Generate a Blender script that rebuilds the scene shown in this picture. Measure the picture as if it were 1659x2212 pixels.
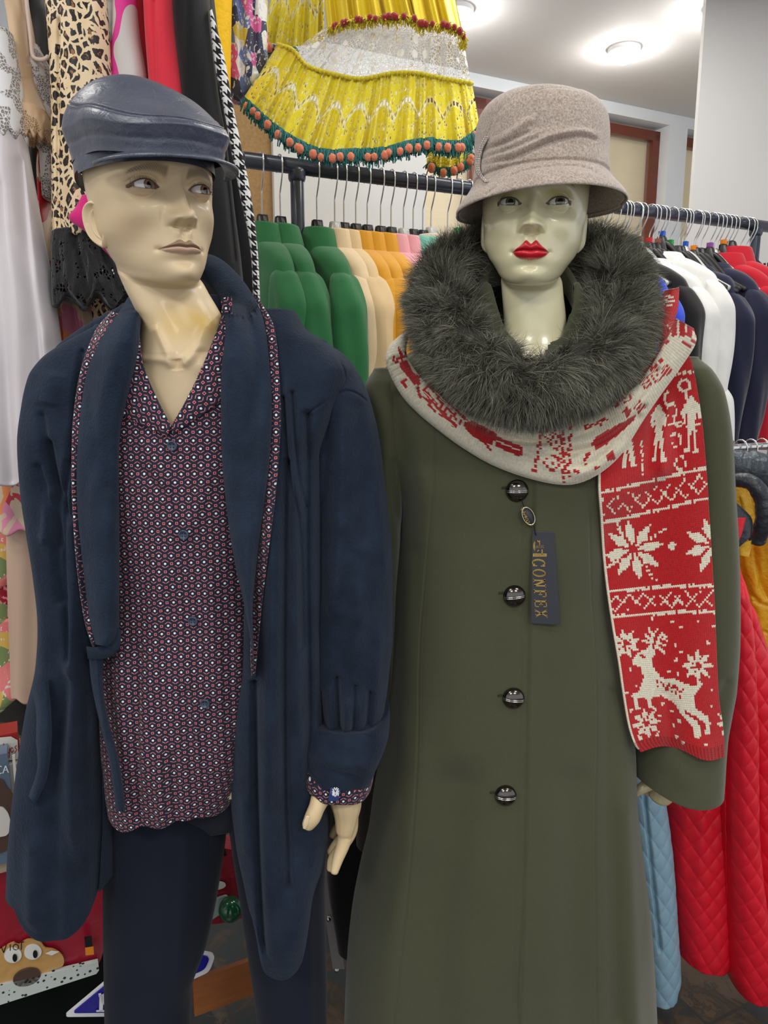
import bpy, bmesh, math, random
import numpy as np
from mathutils import Vector, Matrix
for _o in list(bpy.data.objects): bpy.data.objects.remove(_o)
SC = bpy.context.scene; COL = SC.collection
# ---------------------------------------------------------------- camera
F = 1597.0; CX = 829.5; CY = 1106.0; CAMH = 1.48; PITCH = math.radians(10.5)
SP, CP = math.sin(PITCH), math.cos(PITCH)
cam = bpy.data.cameras.new('camera'); camo = bpy.data.objects.new('camera', cam); COL.objects.link(camo)
camo.location = (0, 0, CAMH); camo.rotation_euler = (math.pi/2-PITCH, 0, 0)
cam.sensor_fit = 'VERTICAL'; cam.sensor_height = 24; cam.sensor_width = 18; cam.lens = F/2212*24
cam.clip_start = .02; cam.clip_end = 60
SC.camera = camo
# ---------------------------------------------------------------- colour management, world
SC.view_settings.view_transform = 'Standard'; SC.view_settings.look = 'None'
SC.view_settings.gamma = 1; SC.view_settings.use_curve_mapping = False
SC.view_settings.exposure = 0.0
W = bpy.data.worlds.new('world'); SC.world = W; W.use_nodes = True
W.node_tree.nodes['Background'].inputs[0].default_value = (.93, .96, 1, 1)
W.node_tree.nodes['Background'].inputs[1].default_value = 1.05
SC.cycles.max_bounces = 8; SC.cycles.transparent_max_bounces = 16; SC.cycles.use_denoising = True
# unseen area lights under the ceiling, several added to brighten faces and walls (x, y, size, watts)
for i, (x, y, s, w) in enumerate([(-.9, -1.5, .6, 26), (.9, -1.5, .6, 26), (-1.0, .1, .6, 9), (1.0, .1, .6, 9), (-1.4, 1.3, .5, 8), (.3, 1.75, .4, 6), (1.5, 1.6, .5, 12), (0.9, 2.6, .5, 9), (0.4, 3.4, .4, 6)]):
    l = bpy.data.lights.new('ceiling_fill', 'AREA'); l.shape = 'SQUARE'; l.size = s; l.energy = w*1.25; l.color = (1, .975, .93)
    o = bpy.data.objects.new('ceiling_fill', l); COL.objects.link(o); o.location = (x, y, 2.97)
# ---------------------------------------------------------------- helpers
def P(px, py, Y):
    u = (np.asarray(px, float)-CX)/F; v = (CY-np.asarray(py, float))/F
    s = Y/(CP+v*SP)
    return np.stack(np.broadcast_arrays(u*s, Y+0*s, CAMH+(-SP+v*CP)*s), -1)
def proj(V):
    x, y, z = V[..., 0], V[..., 1], V[..., 2]-CAMH
    zd = y*CP-z*SP
    return CX+F*x/zd, CY-F*(y*SP+z*CP)/zd
def PP(px, py, Y0, k=.487):      # pixel onto the vertical plane Y = Y0 + k X (everything in the shop runs that way)
    u = (np.asarray(px, float)-CX)/F; v = (CY-np.asarray(py, float))/F
    s = Y0/((CP+v*SP)-k*u)
    return np.stack(np.broadcast_arrays(u*s, (CP+v*SP)*s, CAMH+(-SP+v*CP)*s), -1)
def srgb(c):
    if isinstance(c, str):
        c = tuple(int(c[i:i+2], 16) for i in (0, 2, 4))
    return tuple(((x/255)/12.92 if x/255 <= .04045 else ((x/255+.055)/1.055)**2.4) for x in c)
def pch(xs, ys, x):
    xs = np.asarray(xs, float); ys = np.asarray(ys, float); x = np.clip(np.asarray(x, float), xs[0], xs[-1])
    if len(xs) < 3: return np.interp(x, xs, ys)
    h = np.diff(xs); d = np.diff(ys)/h
    m = np.zeros(len(xs)); m[0] = d[0]; m[-1] = d[-1]
    for i in range(1, len(xs)-1):
        if d[i-1]*d[i] > 0:
            w1 = 2*h[i]+h[i-1]; w2 = h[i]+2*h[i-1]; m[i] = (w1+w2)/(w1/d[i-1]+w2/d[i])
    i = np.clip(np.searchsorted(xs, x)-1, 0, len(h)-1)
    t = (x-xs[i])/h[i]
    return (2*t**3-3*t**2+1)*ys[i]+(t**3-2*t**2+t)*h[i]*m[i]+(-2*t**3+3*t**2)*ys[i+1]+(t**3-t**2)*h[i]*m[i+1]
def smooth(a, b, x):
    t = np.clip((x-a)/(b-a), 0, 1); return t*t*(3-2*t)
def crom(pts, n):            # catmull-rom resample by arc length
    pts = np.asarray(pts, float)
    if len(pts) == 2:
        t = np.linspace(0, 1, n)[:, None]; return pts[0]*(1-t)+pts[1]*t
    p = np.vstack([2*pts[0]-pts[1], pts, 2*pts[-1]-pts[-2]]); out = []
    for i in range(1, len(p)-2):
        t = np.linspace(0, 1, 24, endpoint=False)[:, None]
        a, b, c, d = p[i-1], p[i], p[i+1], p[i+2]
        out.append(.5*(2*b+(c-a)*t+(2*a-5*b+4*c-d)*t*t+(3*b-a-3*c+d)*t**3))
    out = np.vstack(out+[pts[-1:]])
    s = np.r_[0, np.cumsum(np.linalg.norm(np.diff(out[:, :min(3, out.shape[1])], axis=0), axis=1))]
    q = np.linspace(0, s[-1], n)
    return np.stack([np.interp(q, s, out[:, k]) for k in range(out.shape[1])], 1)
def pdist(px, py, poly):     # unsigned distance, signed distance and parameter to a polyline
    poly = np.asarray(poly, float); best = np.full(px.shape, 1e9); sg = np.zeros(px.shape); tt = np.zeros(px.shape)
    L = np.r_[0, np.cumsum(np.linalg.norm(np.diff(poly, axis=0), axis=1))]
    for i in range(len(poly)-1):
        a, b = poly[i], poly[i+1]; d = b-a; l2 = (d**2).sum()+1e-9
        t = np.clip(((px-a[0])*d[0]+(py-a[1])*d[1])/l2, 0, 1)
        ex = px-a[0]-t*d[0]; ey = py-a[1]-t*d[1]; r = np.hypot(ex, ey)
        m = r < best
        best = np.where(m, r, best); sg = np.where(m, np.sign(d[0]*ey-d[1]*ex), sg); tt = np.where(m, (L[i]+t*math.sqrt(l2))/L[-1], tt)
    return best, best*sg, tt
def inpoly(px, py, poly):
    poly = np.asarray(poly, float); c = np.zeros(px.shape, bool); n = len(poly)
    for i in range(n):
        x1, y1 = poly[i]; x2, y2 = poly[(i+1) % n]
        if y1 == y2: continue
        m = ((y1 > py) != (y2 > py)) & (px < (x2-x1)*(py-y1)/(y2-y1)+x1)
        c ^= m
    return c
_rng = np.random.RandomState(3)
def vnoise(x, y, seed=0):    # smooth value noise
    r = np.random.RandomState(seed).rand(256); xi = np.floor(x).astype(int); yi = np.floor(y).astype(int)
    fx = x-xi; fy = y-yi; fx = fx*fx*(3-2*fx); fy = fy*fy*(3-2*fy)
    h = lambda a, b: r[(a*73+b*151+(a*b) % 7*31) % 256]
    return (h(xi, yi)*(1-fx)+h(xi+1, yi)*fx)*(1-fy)+(h(xi, yi+1)*(1-fx)+h(xi+1, yi+1)*fx)*fy*1.0-.5
# ---------------------------------------------------------------- objects
def tag(o, label=None, cat=None, group=None, kind=None):
    if label: o['label'] = label
    if cat: o['category'] = cat
    if group: o['group'] = group
    if kind: o['kind'] = kind
    return o
def thing(name, label, cat, loc=(0, 0, 0), rotz=0, group=None):
    o = bpy.data.objects.new(name, None); COL.objects.link(o); o.location = loc; o.rotation_euler = (0, 0, rotz)
    o.empty_display_size = .05
    return tag(o, label, cat, group)
def link(name, me, m, parent=None):
    o = bpy.data.objects.new(name, me); COL.objects.link(o)
    if m is not None and not len(me.materials):
        for q in (m if isinstance(m, (list, tuple)) else [m]): me.materials.append(q)
    if parent is not None: o.parent = parent
    return o
def wloc(p):                 # where a thing's origin is, to write world-space meshes into its space
    q = np.zeros(3)
    while p is not None:
        q += np.array(p.location); p = p.parent
    return q
def mesh_np(name, V, Q, m, parent=None, uv=None, col=None, ccol=None, mi=None, local=False, smooth_=True):
    V = np.asarray(V, np.float64).reshape(-1, 3)
    if not local and parent is not None: V = V-wloc(parent)
    Q = np.asarray(Q, np.int32); k = Q.shape[1]
    me = bpy.data.meshes.new(name); me.vertices.add(len(V)); me.vertices.foreach_set('co', V.astype(np.float32).ravel())
    me.loops.add(Q.size); me.loops.foreach_set('vertex_index', Q.ravel())
    me.polygons.add(len(Q)); me.polygons.foreach_set('loop_start', np.arange(0, Q.size, k, dtype=np.int32))
    try: me.polygons.foreach_set('loop_total', np.full(len(Q), k, dtype=np.int32))
    except Exception: pass
    me.polygons.foreach_set('use_smooth', np.full(len(Q), bool(smooth_)))
    if mi is not None: me.polygons.foreach_set('material_index', np.asarray(mi, np.int32))
    me.update(calc_edges=True)
    if uv is not None:
        l = me.uv_layers.new(name='UVMap'); l.data.foreach_set('uv', np.asarray(uv, np.float32).reshape(-1, 2)[Q.ravel()].ravel())
    if col is not None:
        a = me.color_attributes.new('Col', 'FLOAT_COLOR', 'POINT')
        c = np.ones((len(V), 4), np.float32); c[:, :3] = np.asarray(col).reshape(-1, 3); a.data.foreach_set('color', c.ravel())
    if ccol is not None:
        a = me.color_attributes.new('Col', 'FLOAT_COLOR', 'CORNER')
        c = np.ones((len(Q), k, 4), np.float32); c[:, :, :3] = np.asarray(ccol).reshape(-1, 1, 3); a.data.foreach_set('color', c.ravel())
    return link(name, me, m, parent)
def gridq(nr, nc, off=0):
    i = np.arange(nr*nc).reshape(nr, nc)+off
    return np.stack([i[:-1, :-1], i[1:, :-1], i[1:, 1:], i[:-1, 1:]], -1).reshape(-1, 4)
def grid(name, V, m, parent=None, uv=None, keep=None, **kw):
    nr, nc = V.shape[:2]; Q = gridq(nr, nc)
    if keep is not None:
        k = keep.reshape(-1); Q = Q[k[Q].all(1)]
    return mesh_np(name, V, Q, m, parent, uv=uv, **kw)
class Acc:                   # collects pieces that make one mesh
    def __init__(s): s.V = []; s.Q = []; s.n = 0; s.mi = []
    def add(s, V, Q, mi=0):
        V = np.asarray(V, float).reshape(-1, 3); Q = np.asarray(Q)
        if Q.shape[1] == 3: Q = np.c_[Q, Q[:, 2]]
        s.V.append(V); s.Q.append(Q+s.n); s.n += len(V); s.mi += [mi]*len(Q)
    def grid(s, V, mi=0): s.add(V, gridq(*V.shape[:2]), mi)
    def box(s, c, d, R=None, mi=0, bev=0.0):
        c = np.asarray(c, float); d = np.asarray(d, float)/2
        k = np.array([[x, y, z] for x in (-1, 1) for y in (-1, 1) for z in (-1, 1)], float)*d
        if R is not None: k = k@np.asarray(R, float).T
        s.add(k+c, [[0, 1, 3, 2], [4, 6, 7, 5], [0, 4, 5, 1], [2, 3, 7, 6], [0, 2, 6, 4], [1, 5, 7, 3]], mi)
    def tube(s, pts, r, n=12, res=None, mi=0, caps=True):
        pts = np.asarray(pts, float)
        if np.ndim(r): pts = np.c_[pts, r]
        if res: pts = crom(pts, res)
        if pts.shape[1] == 4: rr = pts[:, 3]; pts = pts[:, :3]
        else: rr = np.full(len(pts), r)
        s.grid(tube_grid(pts, rr, n, caps), mi)
    def obj(s, name, m, parent=None, **kw):
        return mesh_np(name, np.vstack(s.V), np.vstack(s.Q), m, parent, mi=s.mi, **kw)
def frames(pts, up=None):
    T = np.gradient(pts, axis=0); T /= np.linalg.norm(T, axis=1)[:, None]+1e-12
    a = np.array(up if up is not None else ([0, 1, 0] if abs(T[0][1]) < .8 else [1, 0, 0]), float)
    U = np.zeros_like(T); u = a
    for i in range(len(T)):
        u = u-T[i]*(u@T[i]); u /= np.linalg.norm(u)+1e-12; U[i] = u
    return T, U, np.cross(T, U)
def tube_grid(pts, rr, n=12, caps=True, ry=None, up=None):
    T, U, B = frames(pts, up); th = np.linspace(0, 2*math.pi, n+1)
    ry = rr if ry is None else ry
    V = pts[:, None]+U[:, None]*(np.cos(th)[None, :, None]*np.asarray(ry)[:, None, None])+B[:, None]*(np.sin(th)[None, :, None]*np.asarray(rr)[:, None, None])
    if caps:
        def cap(p, t, r0, ring, s):
            out = []
            for a in (30, 55, 75, 90):
                a = math.radians(a); out.append(p+s*t*r0*math.sin(a)*.6+(ring-p)*math.cos(a))
            return out
        A = cap(pts[0], T[0], rr[0], V[0], -1)[::-1]; Z = cap(pts[-1], T[-1], rr[-1], V[-1], 1)
        V = np.concatenate([np.array(A), V, np.array(Z)])
    return V
# ---------------------------------------------------------------- fold field, in photograph pixels -> metres towards the viewer
def fold_field(px, py, folds):
    d = np.zeros(px.shape)
    for f in folds:
        kind, pts, w, a = f[0], f[1], f[2], f[3]
        pts = crom(pts, 16) if len(pts) > 2 else np.asarray(pts, float)
        m = (px > pts[:, 0].min()-w*6) & (px < pts[:, 0].max()+w*6) & (py > pts[:, 1].min()-w*4) & (py < pts[:, 1].max()+w*4)
        if not m.any(): continue
        r, s, t = pdist(px[m], py[m], pts)
        end = np.clip(np.minimum(t, 1-t)*6+(.15 if len(f) < 5 else f[4]), 0, 1)
        if kind == 'r': v = a*np.exp(-(r/w)**2)*end
        elif kind == 'g': v = -a*np.exp(-(r/w)**2)
        elif kind == 's':     # overlap edge: raised on the right of the walk direction, fading out
            v = a*smooth(-1.5, 1.5, s)*np.exp(-np.clip(s, 0, None)/w)*end
        d[m] += v
    return d
def slab(rows, nr=200, nc=160, e=2.3, folds=(), drape=None, seed=0, cap=True, warp=None, back=1.0, puff=None, front=.85):
    rows = np.asarray(rows, float); py = np.linspace(rows[0, 0], rows[-1, 0], nr)
    xl, xr, Yc, T = [pch(rows[:, 0], rows[:, k], py) for k in (1, 2, 3, 4)]
    zz_ = P(CX, py, Yc-T*front)[:, 2]; zd_ = Yc*CP-(zz_-CAMH)*SP
    A = np.stack([(xl-CX)/F*zd_, Yc, zz_], 1); B = np.stack([(xr-CX)/F*zd_, Yc, zz_], 1); c = (A+B)/2; a = (B[:, 0]-A[:, 0])/2
    if cap:
        sc = np.array([0, .5, .8, .93, .985]); n = len(sc)
        rep = lambda q, f: np.concatenate([np.repeat(q[:1], n, 0)*(sc[:, None] if q.ndim > 1 and f else sc if f else 1), q, np.repeat(q[-1:], n, 0)*(sc[::-1] if f else 1)])
        c = np.concatenate([np.repeat(c[:1], n, 0), c, np.repeat(c[-1:], n, 0)]); a = rep(a, True); T = rep(T, True)
        dz = np.array([0, 0, .0005, .001, .003]); c[:n, 2] += .004-dz; c[-n:, 2] -= (.004-dz)[::-1]
    asp = np.clip(np.mean(T)/np.mean(a), .15, 4)
    th = np.linspace(-math.pi/2, 1.5*math.pi, 4001)
    ux = np.sign(np.cos(th))*np.abs(np.cos(th))**(2/e); uy = np.sign(np.sin(th))*np.abs(np.sin(th))**(2/e)
    w = np.where(np.sin(th) > -.05, 1.0, .35)[1:]
    s = np.r_[0, np.cumsum(np.hypot(np.diff(ux), np.diff(uy)*asp)*w)]
    q = np.linspace(0, s[-1], nc); ux = np.interp(q, s, ux); uy = np.interp(q, s, uy)
    V = np.zeros((len(c), nc, 3)); V[..., 0] = c[:, None, 0]+a[:, None]*ux
    V[..., 1] = c[:, None, 1]-T[:, None]*np.where(uy > 0, uy, uy*back); V[..., 2] = c[:, None, 2]
    X, Y = proj(V); fw = np.clip(uy*2.2, 0, 1)[None, :]
    fw = fw*np.clip(np.minimum(1, T/(T.max()*.3+1e-9)), 0, 1)[:, None]
    d = np.zeros(X.shape)
    if drape is not None:
        A_, k, vs = drape; r = np.random.RandomState(seed)
        for j in range(4):
            d += A_*(.7**j)*np.sin(X*k*(1+.63*j)+r.rand()*6.3+1.3*np.sin(Y*vs*(1+.4*j)+r.rand()*6.3))*(.6+.4*np.sin(Y*vs*.7+r.rand()*6))
    if folds: d += fold_field(X, Y, folds)
    if puff is not None: d += puff(X, Y)
    V[..., 1] -= d*fw
    if warp is not None: V = warp(V, X, Y)
    uu = np.concatenate([[0], np.cumsum(np.linalg.norm(np.diff(V[len(V)//2], axis=0), axis=1))])
    uv = np.zeros(V.shape[:2]+(2,)); uv[..., 0] = V[..., 0]-0*uu; uv[..., 1] = V[..., 2]
    return V, uv, X, Y
def ribbon(L, R, Yl, Yr=None, nr=120, nc=40, thick=.012, bulge=.0, folds=(), e=2.6, surf=None, off=.004):
    """cloth band between two pixel curves; Yl/Yr distance along each edge (lists over the walk)"""
    L = crom(L, nr); R = crom(R, nr); t = np.linspace(0, 1, nr)
    Yl = np.interp(t, np.linspace(0, 1, len(np.atleast_1d(Yl))), np.atleast_1d(Yl))
    Yr = Yl if Yr is None else np.interp(t, np.linspace(0, 1, len(np.atleast_1d(Yr))), np.atleast_1d(Yr))
    s = np.linspace(0, 1, nc)
    X = L[:, None, 0]*(1-s)+R[:, None, 0]*s; Y = L[:, None, 1]*(1-s)+R[:, None, 1]*s
    D = Yl[:, None]*(1-s)+Yr[:, None]*s
    if surf is not None:
        G_ = snap_to(P(X, Y, .9), surf, off)[..., 1]; D = np.where(G_ < 3, np.minimum(D, G_), D); Yc_ = D.copy()
        for _ in range(10):
            Pd = np.pad(D, 2, mode='edge'); Dm = (Pd[:-4, 2:-2]+Pd[4:, 2:-2]+Pd[2:-2, :-4]+Pd[2:-2, 4:]+D)/5; D = np.minimum(Dm, Yc_+.004)
    prof = (1-np.abs(2*s-1)**e)**(1/e)
    D = D-(thick*prof)[None]-bulge*(np.sin(math.pi*s))[None]
    if folds: D = D-fold_field(X, Y, folds)*np.clip(prof*1.5, 0, 1)[None]
    Fp = P(X, Y, D)
    Dk = (D if surf is not None else Yl[:, None]*(1-s)+Yr[:, None]*s)
    Bk = P(X[:, ::-1], Y[:, ::-1], Dk[:, ::-1]+(.002 if surf is not None else 0)+thick*.5*prof[None])
    V = np.concatenate([Fp, Bk, Fp[:, :1]], 1)
    end0 = np.repeat(V[:1].mean(1, keepdims=True), V.shape[1], 1); end1 = np.repeat(V[-1:].mean(1, keepdims=True), V.shape[1], 1)
    V = np.concatenate([end0, V[:1]*.4+end0*.6, V, V[-1:]*.4+end1*.6, end1], 0)
    V = V.copy()
    return V
def snap_fast(V, gV, off):
    """distance of a surface sampled at pixels (nearest front-most), smoothed by a coarse raster"""
    gx, gy = proj(gV); gy_ = gV[..., 1]; st = 4
    W_, H_ = 1659//st+2, 2300//st+2; Z = np.full((H_, W_), 9.0); a = np.clip((gx/st).astype(int), 0, W_-1).ravel(); b = np.clip((gy/st).astype(int), 0, H_-1).ravel()
    np.minimum.at(Z, (b, a), gy_.ravel())
    for _ in range(3):
        Zp = np.pad(Z, 1, mode='edge'); nb = np.min([Zp[:-2, 1:-1], Zp[2:, 1:-1], Zp[1:-1, :-2], Zp[1:-1, 2:]], 0); Z = np.where(Z > 8, nb, Z)
    vx, vy = proj(V); fx = np.clip(vx/st-.5, 0, W_-2); fy = np.clip(vy/st-.5, 0, H_-2); ix = fx.astype(int); iy = fy.astype(int); tx = fx-ix; ty = fy-iy
    z = Z[iy, ix]*(1-tx)*(1-ty)+Z[iy, ix+1]*tx*(1-ty)+Z[iy+1, ix]*(1-tx)*ty+Z[iy+1, ix+1]*tx*ty
    return P(vx, vy, z-off)
snap_to = lambda V, g, off=.0015: snap_fast(V, g, off)
# ---------------------------------------------------------------- node DSL
class E:
    nt = None
    def __init__(s, k): s.k = k
    def _m(op, *a, clamp=False):
        n = E.nt.nodes.new('ShaderNodeMath'); n.operation = op; n.use_clamp = clamp
        for i, q in enumerate(a):
            q = q.k if isinstance(q, E) else q
            if isinstance(q, (int, float)): n.inputs[i].default_value = q
            else: E.nt.links.new(q, n.inputs[i])
        return E(n.outputs[0])
    def __add__(s, o): return E._m('ADD', s, o)
    __radd__ = __add__
    def __sub__(s, o): return E._m('SUBTRACT', s, o)
    def __rsub__(s, o): return E._m('SUBTRACT', o, s)
    def __mul__(s, o): return E._m('MULTIPLY', s, o)
    __rmul__ = __mul__
    def __truediv__(s, o): return E._m('DIVIDE', s, o)
    def __lt__(s, o): return E._m('LESS_THAN', s, o)
    def __gt__(s, o): return E._m('GREATER_THAN', s, o)
    def __pow__(s, o): return E._m('POWER', s, o)
def eabs(a): return E._m('ABSOLUTE', a)
def efr(a): return E._m('FRACT', a)
def efl(a): return E._m('FLOOR', a)
def esin(a): return E._m('SINE', a)
def emax(a, b): return E._m('MAXIMUM', a, b)
def emin(a, b): return E._m('MINIMUM', a, b)
def esq(a): return E._m('SQRT', a)
def eround(a): return efl(a+.5)
def ecl(a): return E._m('ADD', a, 0.0, clamp=True)
class Mat:
    def __init__(s, name, col=(128, 128, 128), rough=.7, metal=0, sheen=0, spec=.4, coat=0, trans=0, alpha=None, sheen_tint=None):
        s.m = bpy.data.materials.new(name); s.m.use_nodes = True; s.nt = s.m.node_tree; E.nt = s.nt
        s.b = s.nt.nodes['Principled BSDF']; s.c = srgb(col)
        s.b.inputs['Base Color'].default_value = s.c+(1,); s.m.diffuse_color = s.c+(1,)
        s.b.inputs['Roughness'].default_value = rough; s.b.inputs['Metallic'].default_value = metal
        s.b.inputs['Specular IOR Level'].default_value = spec
        if sheen:
            s.b.inputs['Sheen Weight'].default_value = sheen; s.b.inputs['Sheen Roughness'].default_value = .45
            s.b.inputs['Sheen Tint'].default_value = (srgb(sheen_tint)+(1,)) if sheen_tint else (1, 1, 1, 1)
        if coat: s.b.inputs['Coat Weight'].default_value = coat; s.b.inputs['Coat Roughness'].default_value = .08
        if trans: s.b.inputs['Transmission Weight'].default_value = trans
        if alpha is not None: s.b.inputs['Alpha'].default_value = alpha
        s.tc = s.nt.nodes.new('ShaderNodeTexCoord')
        s.h = None; s.colsock = None
    def coord(s, kind='Object', scale=(1, 1, 1)):
        if scale == (1, 1, 1): return s.tc.outputs[kind]
        n = s.nt.nodes.new('ShaderNodeMapping'); n.inputs['Scale'].default_value = scale
        s.nt.links.new(s.tc.outputs[kind], n.inputs['Vector']); return n.outputs[0]
    def noise(s, scale, detail=3, rough=.6, kind='Object', sc=(1, 1, 1), dist=0):
        n = s.nt.nodes.new('ShaderNodeTexNoise'); n.inputs['Scale'].default_value = scale; n.inputs['Detail'].default_value = detail
        n.inputs['Roughness'].default_value = rough; n.inputs['Distortion'].default_value = dist
        s.nt.links.new(s.coord(kind, sc), n.inputs['Vector']); return E(n.outputs[0])
    def voro(s, scale, feature='F1', kind='Object', sc=(1, 1, 1), out=0, rnd=1, vec=None):
        n = s.nt.nodes.new('ShaderNodeTexVoronoi'); n.feature = feature; n.inputs['Scale'].default_value = scale; n.inputs['Randomness'].default_value = rnd
        s.nt.links.new(vec if vec is not None else s.coord(kind, sc), n.inputs['Vector']); return E(n.outputs[out])
    def sep(s, kind='UV'):
        n = s.nt.nodes.new('ShaderNodeSeparateXYZ'); s.nt.links.new(s.tc.outputs[kind], n.inputs[0]); return [E(q) for q in n.outputs]
    def ramp(s, f, stops, interp='LINEAR'):
        n = s.nt.nodes.new('ShaderNodeValToRGB'); n.color_ramp.interpolation = interp; e = n.color_ramp.elements
        while len(e) < len(stops): e.new(.5)
        for i, (p, c) in enumerate(stops): e[i].position = p; e[i].color = srgb(c)+(1,)
        s.nt.links.new(f.k, n.inputs[0]); return n.outputs[0]
    def mix(s, f, a, b):     # a, b: colour tuple or socket
        n = s.nt.nodes.new('ShaderNodeMix'); n.data_type = 'RGBA'
        (n.inputs[0].__setattr__('default_value', f) if isinstance(f, (int, float)) else s.nt.links.new(f.k, n.inputs[0]))
        for i, q in ((6, a), (7, b)):
            if isinstance(q, (tuple, str)): n.inputs[i].default_value = srgb(q)+(1,)
            else: s.nt.links.new(q, n.inputs[i])
        return n.outputs[2]
    def color(s, sock): s.nt.links.new(sock, s.b.inputs['Base Color']); s.colsock = sock; return s
    def attr(s, name='Col'):
        n = s.nt.nodes.new('ShaderNodeAttribute'); n.attribute_name = name; return n.outputs[0]
    def vary(s, scale, amt, sc=(1, 1, 1), base=None, detail=3):
        f = s.noise(scale, detail, sc=sc); n = s.nt.nodes.new('ShaderNodeMapRange'); s.nt.links.new(f.k, n.inputs[0])
        n.inputs[1].default_value = .3; n.inputs[2].default_value = .7; n.inputs[3].default_value = 1-amt; n.inputs[4].default_value = 1+amt
        v = s.nt.nodes.new('ShaderNodeVectorMath'); v.operation = 'SCALE'
        src = base if base is not None else s.colsock
        if src is None: v.inputs[0].default_value = s.c
        else: s.nt.links.new(src, v.inputs[0])
        s.nt.links.new(n.outputs[0], v.inputs['Scale']); s.color(v.outputs[0]); return s
    def bump(s, h, strength=.5, dist=.001):
        n = s.nt.nodes.new('ShaderNodeBump'); n.inputs['Strength'].default_value = strength; n.inputs['Distance'].default_value = dist
        s.nt.links.new(h.k, n.inputs['Height'])
        if s.h is not None: s.nt.links.new(s.h, n.inputs['Normal'])
        s.h = n.outputs[0]; s.nt.links.new(s.h, s.b.inputs['Normal']); return s
    def alpha(s, a): s.nt.links.new(a.k, s.b.inputs['Alpha']); return s
    def rough(s, a): s.nt.links.new(a.k, s.b.inputs['Roughness']); return s
    def emit(s, col, st):
        s.b.inputs['Emission Color'].default_value = srgb(col)+(1,); s.b.inputs['Emission Strength'].default_value = st; return s
def cloth(name, col, rough=.85, sheen=.3, scale=900, st=.35, dist=.0006, vary=.06, **k):
    m = Mat(name, col, rough, sheen=sheen, spec=.25, **k)
    if vary: m.vary(14, vary)
    m.bump(m.noise(scale, 2), st, dist); return m
# ================================================================ ROOM
DX, DY = .899, .438          # the direction every wall, rail and counter in the shop runs
RV = np.array([DX, DY, 0.]); NV = np.array([DY, -DX, 0.])      # NV: out of the wall, towards the viewer
M_wall = Mat('white_wall_paint', (226, 230, 234), .7).vary(2, .03).m
M_grey = Mat('grey_wall_paint', (204, 202, 200), .75).vary(1.5, .02).m
M_ceil = Mat('ceiling_paint', (214, 211, 209), .8).vary(1.2, .02).m
def wbox(acc, t0, t1, n0, n1, z0, z1, org=(0, 0, 0), mi=0):   # box in rail-aligned coordinates
    o = np.asarray(org, float); c = o+RV*(t0+t1)/2+NV*(n0+n1)/2+np.array([0, 0, (z0+z1)/2])
    acc.box(c, (abs(t1-t0), abs(n1-n0), abs(z1-z0)), R=np.stack([RV, NV, [0, 0, 1]], 1), mi=mi)
def struct(acc, name, m): return tag(acc.obj(name, m, smooth_=False), kind='structure')
m = Mat('slate_floor', (60, 52, 46), .32)
v = m.voro(2.6, out=1, kind='Object')
u = m.sep('Object'); a = (u[0]*.9+u[1]*.44); b = (u[1]*.9-u[0]*.44)
fx = efl(a/.33); fy = efl(b/.33); rnd = efr(esin(fx*12.9+fy*78.2)*43.7)
tile = m.ramp(rnd, [(0, (38, 41, 44)), (.35, (92, 76, 60)), (.6, (52, 56, 58)), (.85, (118, 98, 76))], 'CONSTANT')
n1 = m.noise(9, 6, .7, dist=1.2)
colr = m.mix(n1 > .52, tile, m.ramp(n1, [(.45, (30, 33, 35)), (.75, (110, 92, 72))]))
gx = emin(efr(a/.33), 1-efr(a/.33)); gy = emin(efr(b/.33), 1-efr(b/.33)); g = emin(gx, gy) < .012
m.color(m.mix(g, colr, (58, 55, 52))); m.bump(m.noise(14, 5), .3, .003)
A = Acc(); A.box((0, 1.5, -.05), (9, 11, .1)); struct(A, 'floor', m.m)
A = Acc(); A.box((0, 1.2, 3.05), (9, 11, .1)); struct(A, 'ceiling', M_ceil)
# back wall with deep window niches; its room-side face passes through (.4, 4.1)
WO = np.array([.4, 4.1, 0.])
A = Acc()
zt = 3.0; zw = 2.62; zs = .9
tw = lambda px, py, n=0.: float((PP(px, py, WO[1]-.487*WO[0])-WO)@RV)
WA0, WA1, WB0 = tw(905, 300), tw(1447, 270), tw(1486, 277)
ztop = float(PP(1447, 270, WO[1]-.487*WO[0])[2])
wbox(A, -4.5, WA0, 0, -.25, 0, zt, WO); wbox(A, WA1, WB0, 0, -.25, 0, zt, WO); wbox(A, WB0+2, 4, 0, -.25, 0, zt, WO)
wbox(A, WA0, WA1, 0, -.25, ztop, zt, WO); wbox(A, WB0, WB0+2, 0, -.25, ztop, zt, WO)
wbox(A, WA0, WA1, 0, -.25, 0, zs, WO); wbox(A, WB0, WB0+2, 0, -.25, 0, zs, WO)
struct(A, 'wall_back', M_wall)
mb = Mat('window_wood', (112, 56, 40), .4, coat=.2).vary(20, .12, sc=(1, 1, 8)).m
bl = Mat('window_blind', (205, 190, 155), .8)
bl.color(bl.mix(bl.noise(3, 2, sc=(1, 1, .5)), (176, 158, 124), (222, 208, 172))); bl.bump(esin(bl.sep('Object')[2]*180), .15, .002)
bl.emit((205, 190, 155), .22)
gl = Mat('window_glass', (235, 240, 240), .03, spec=.5, alpha=.07).m
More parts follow.
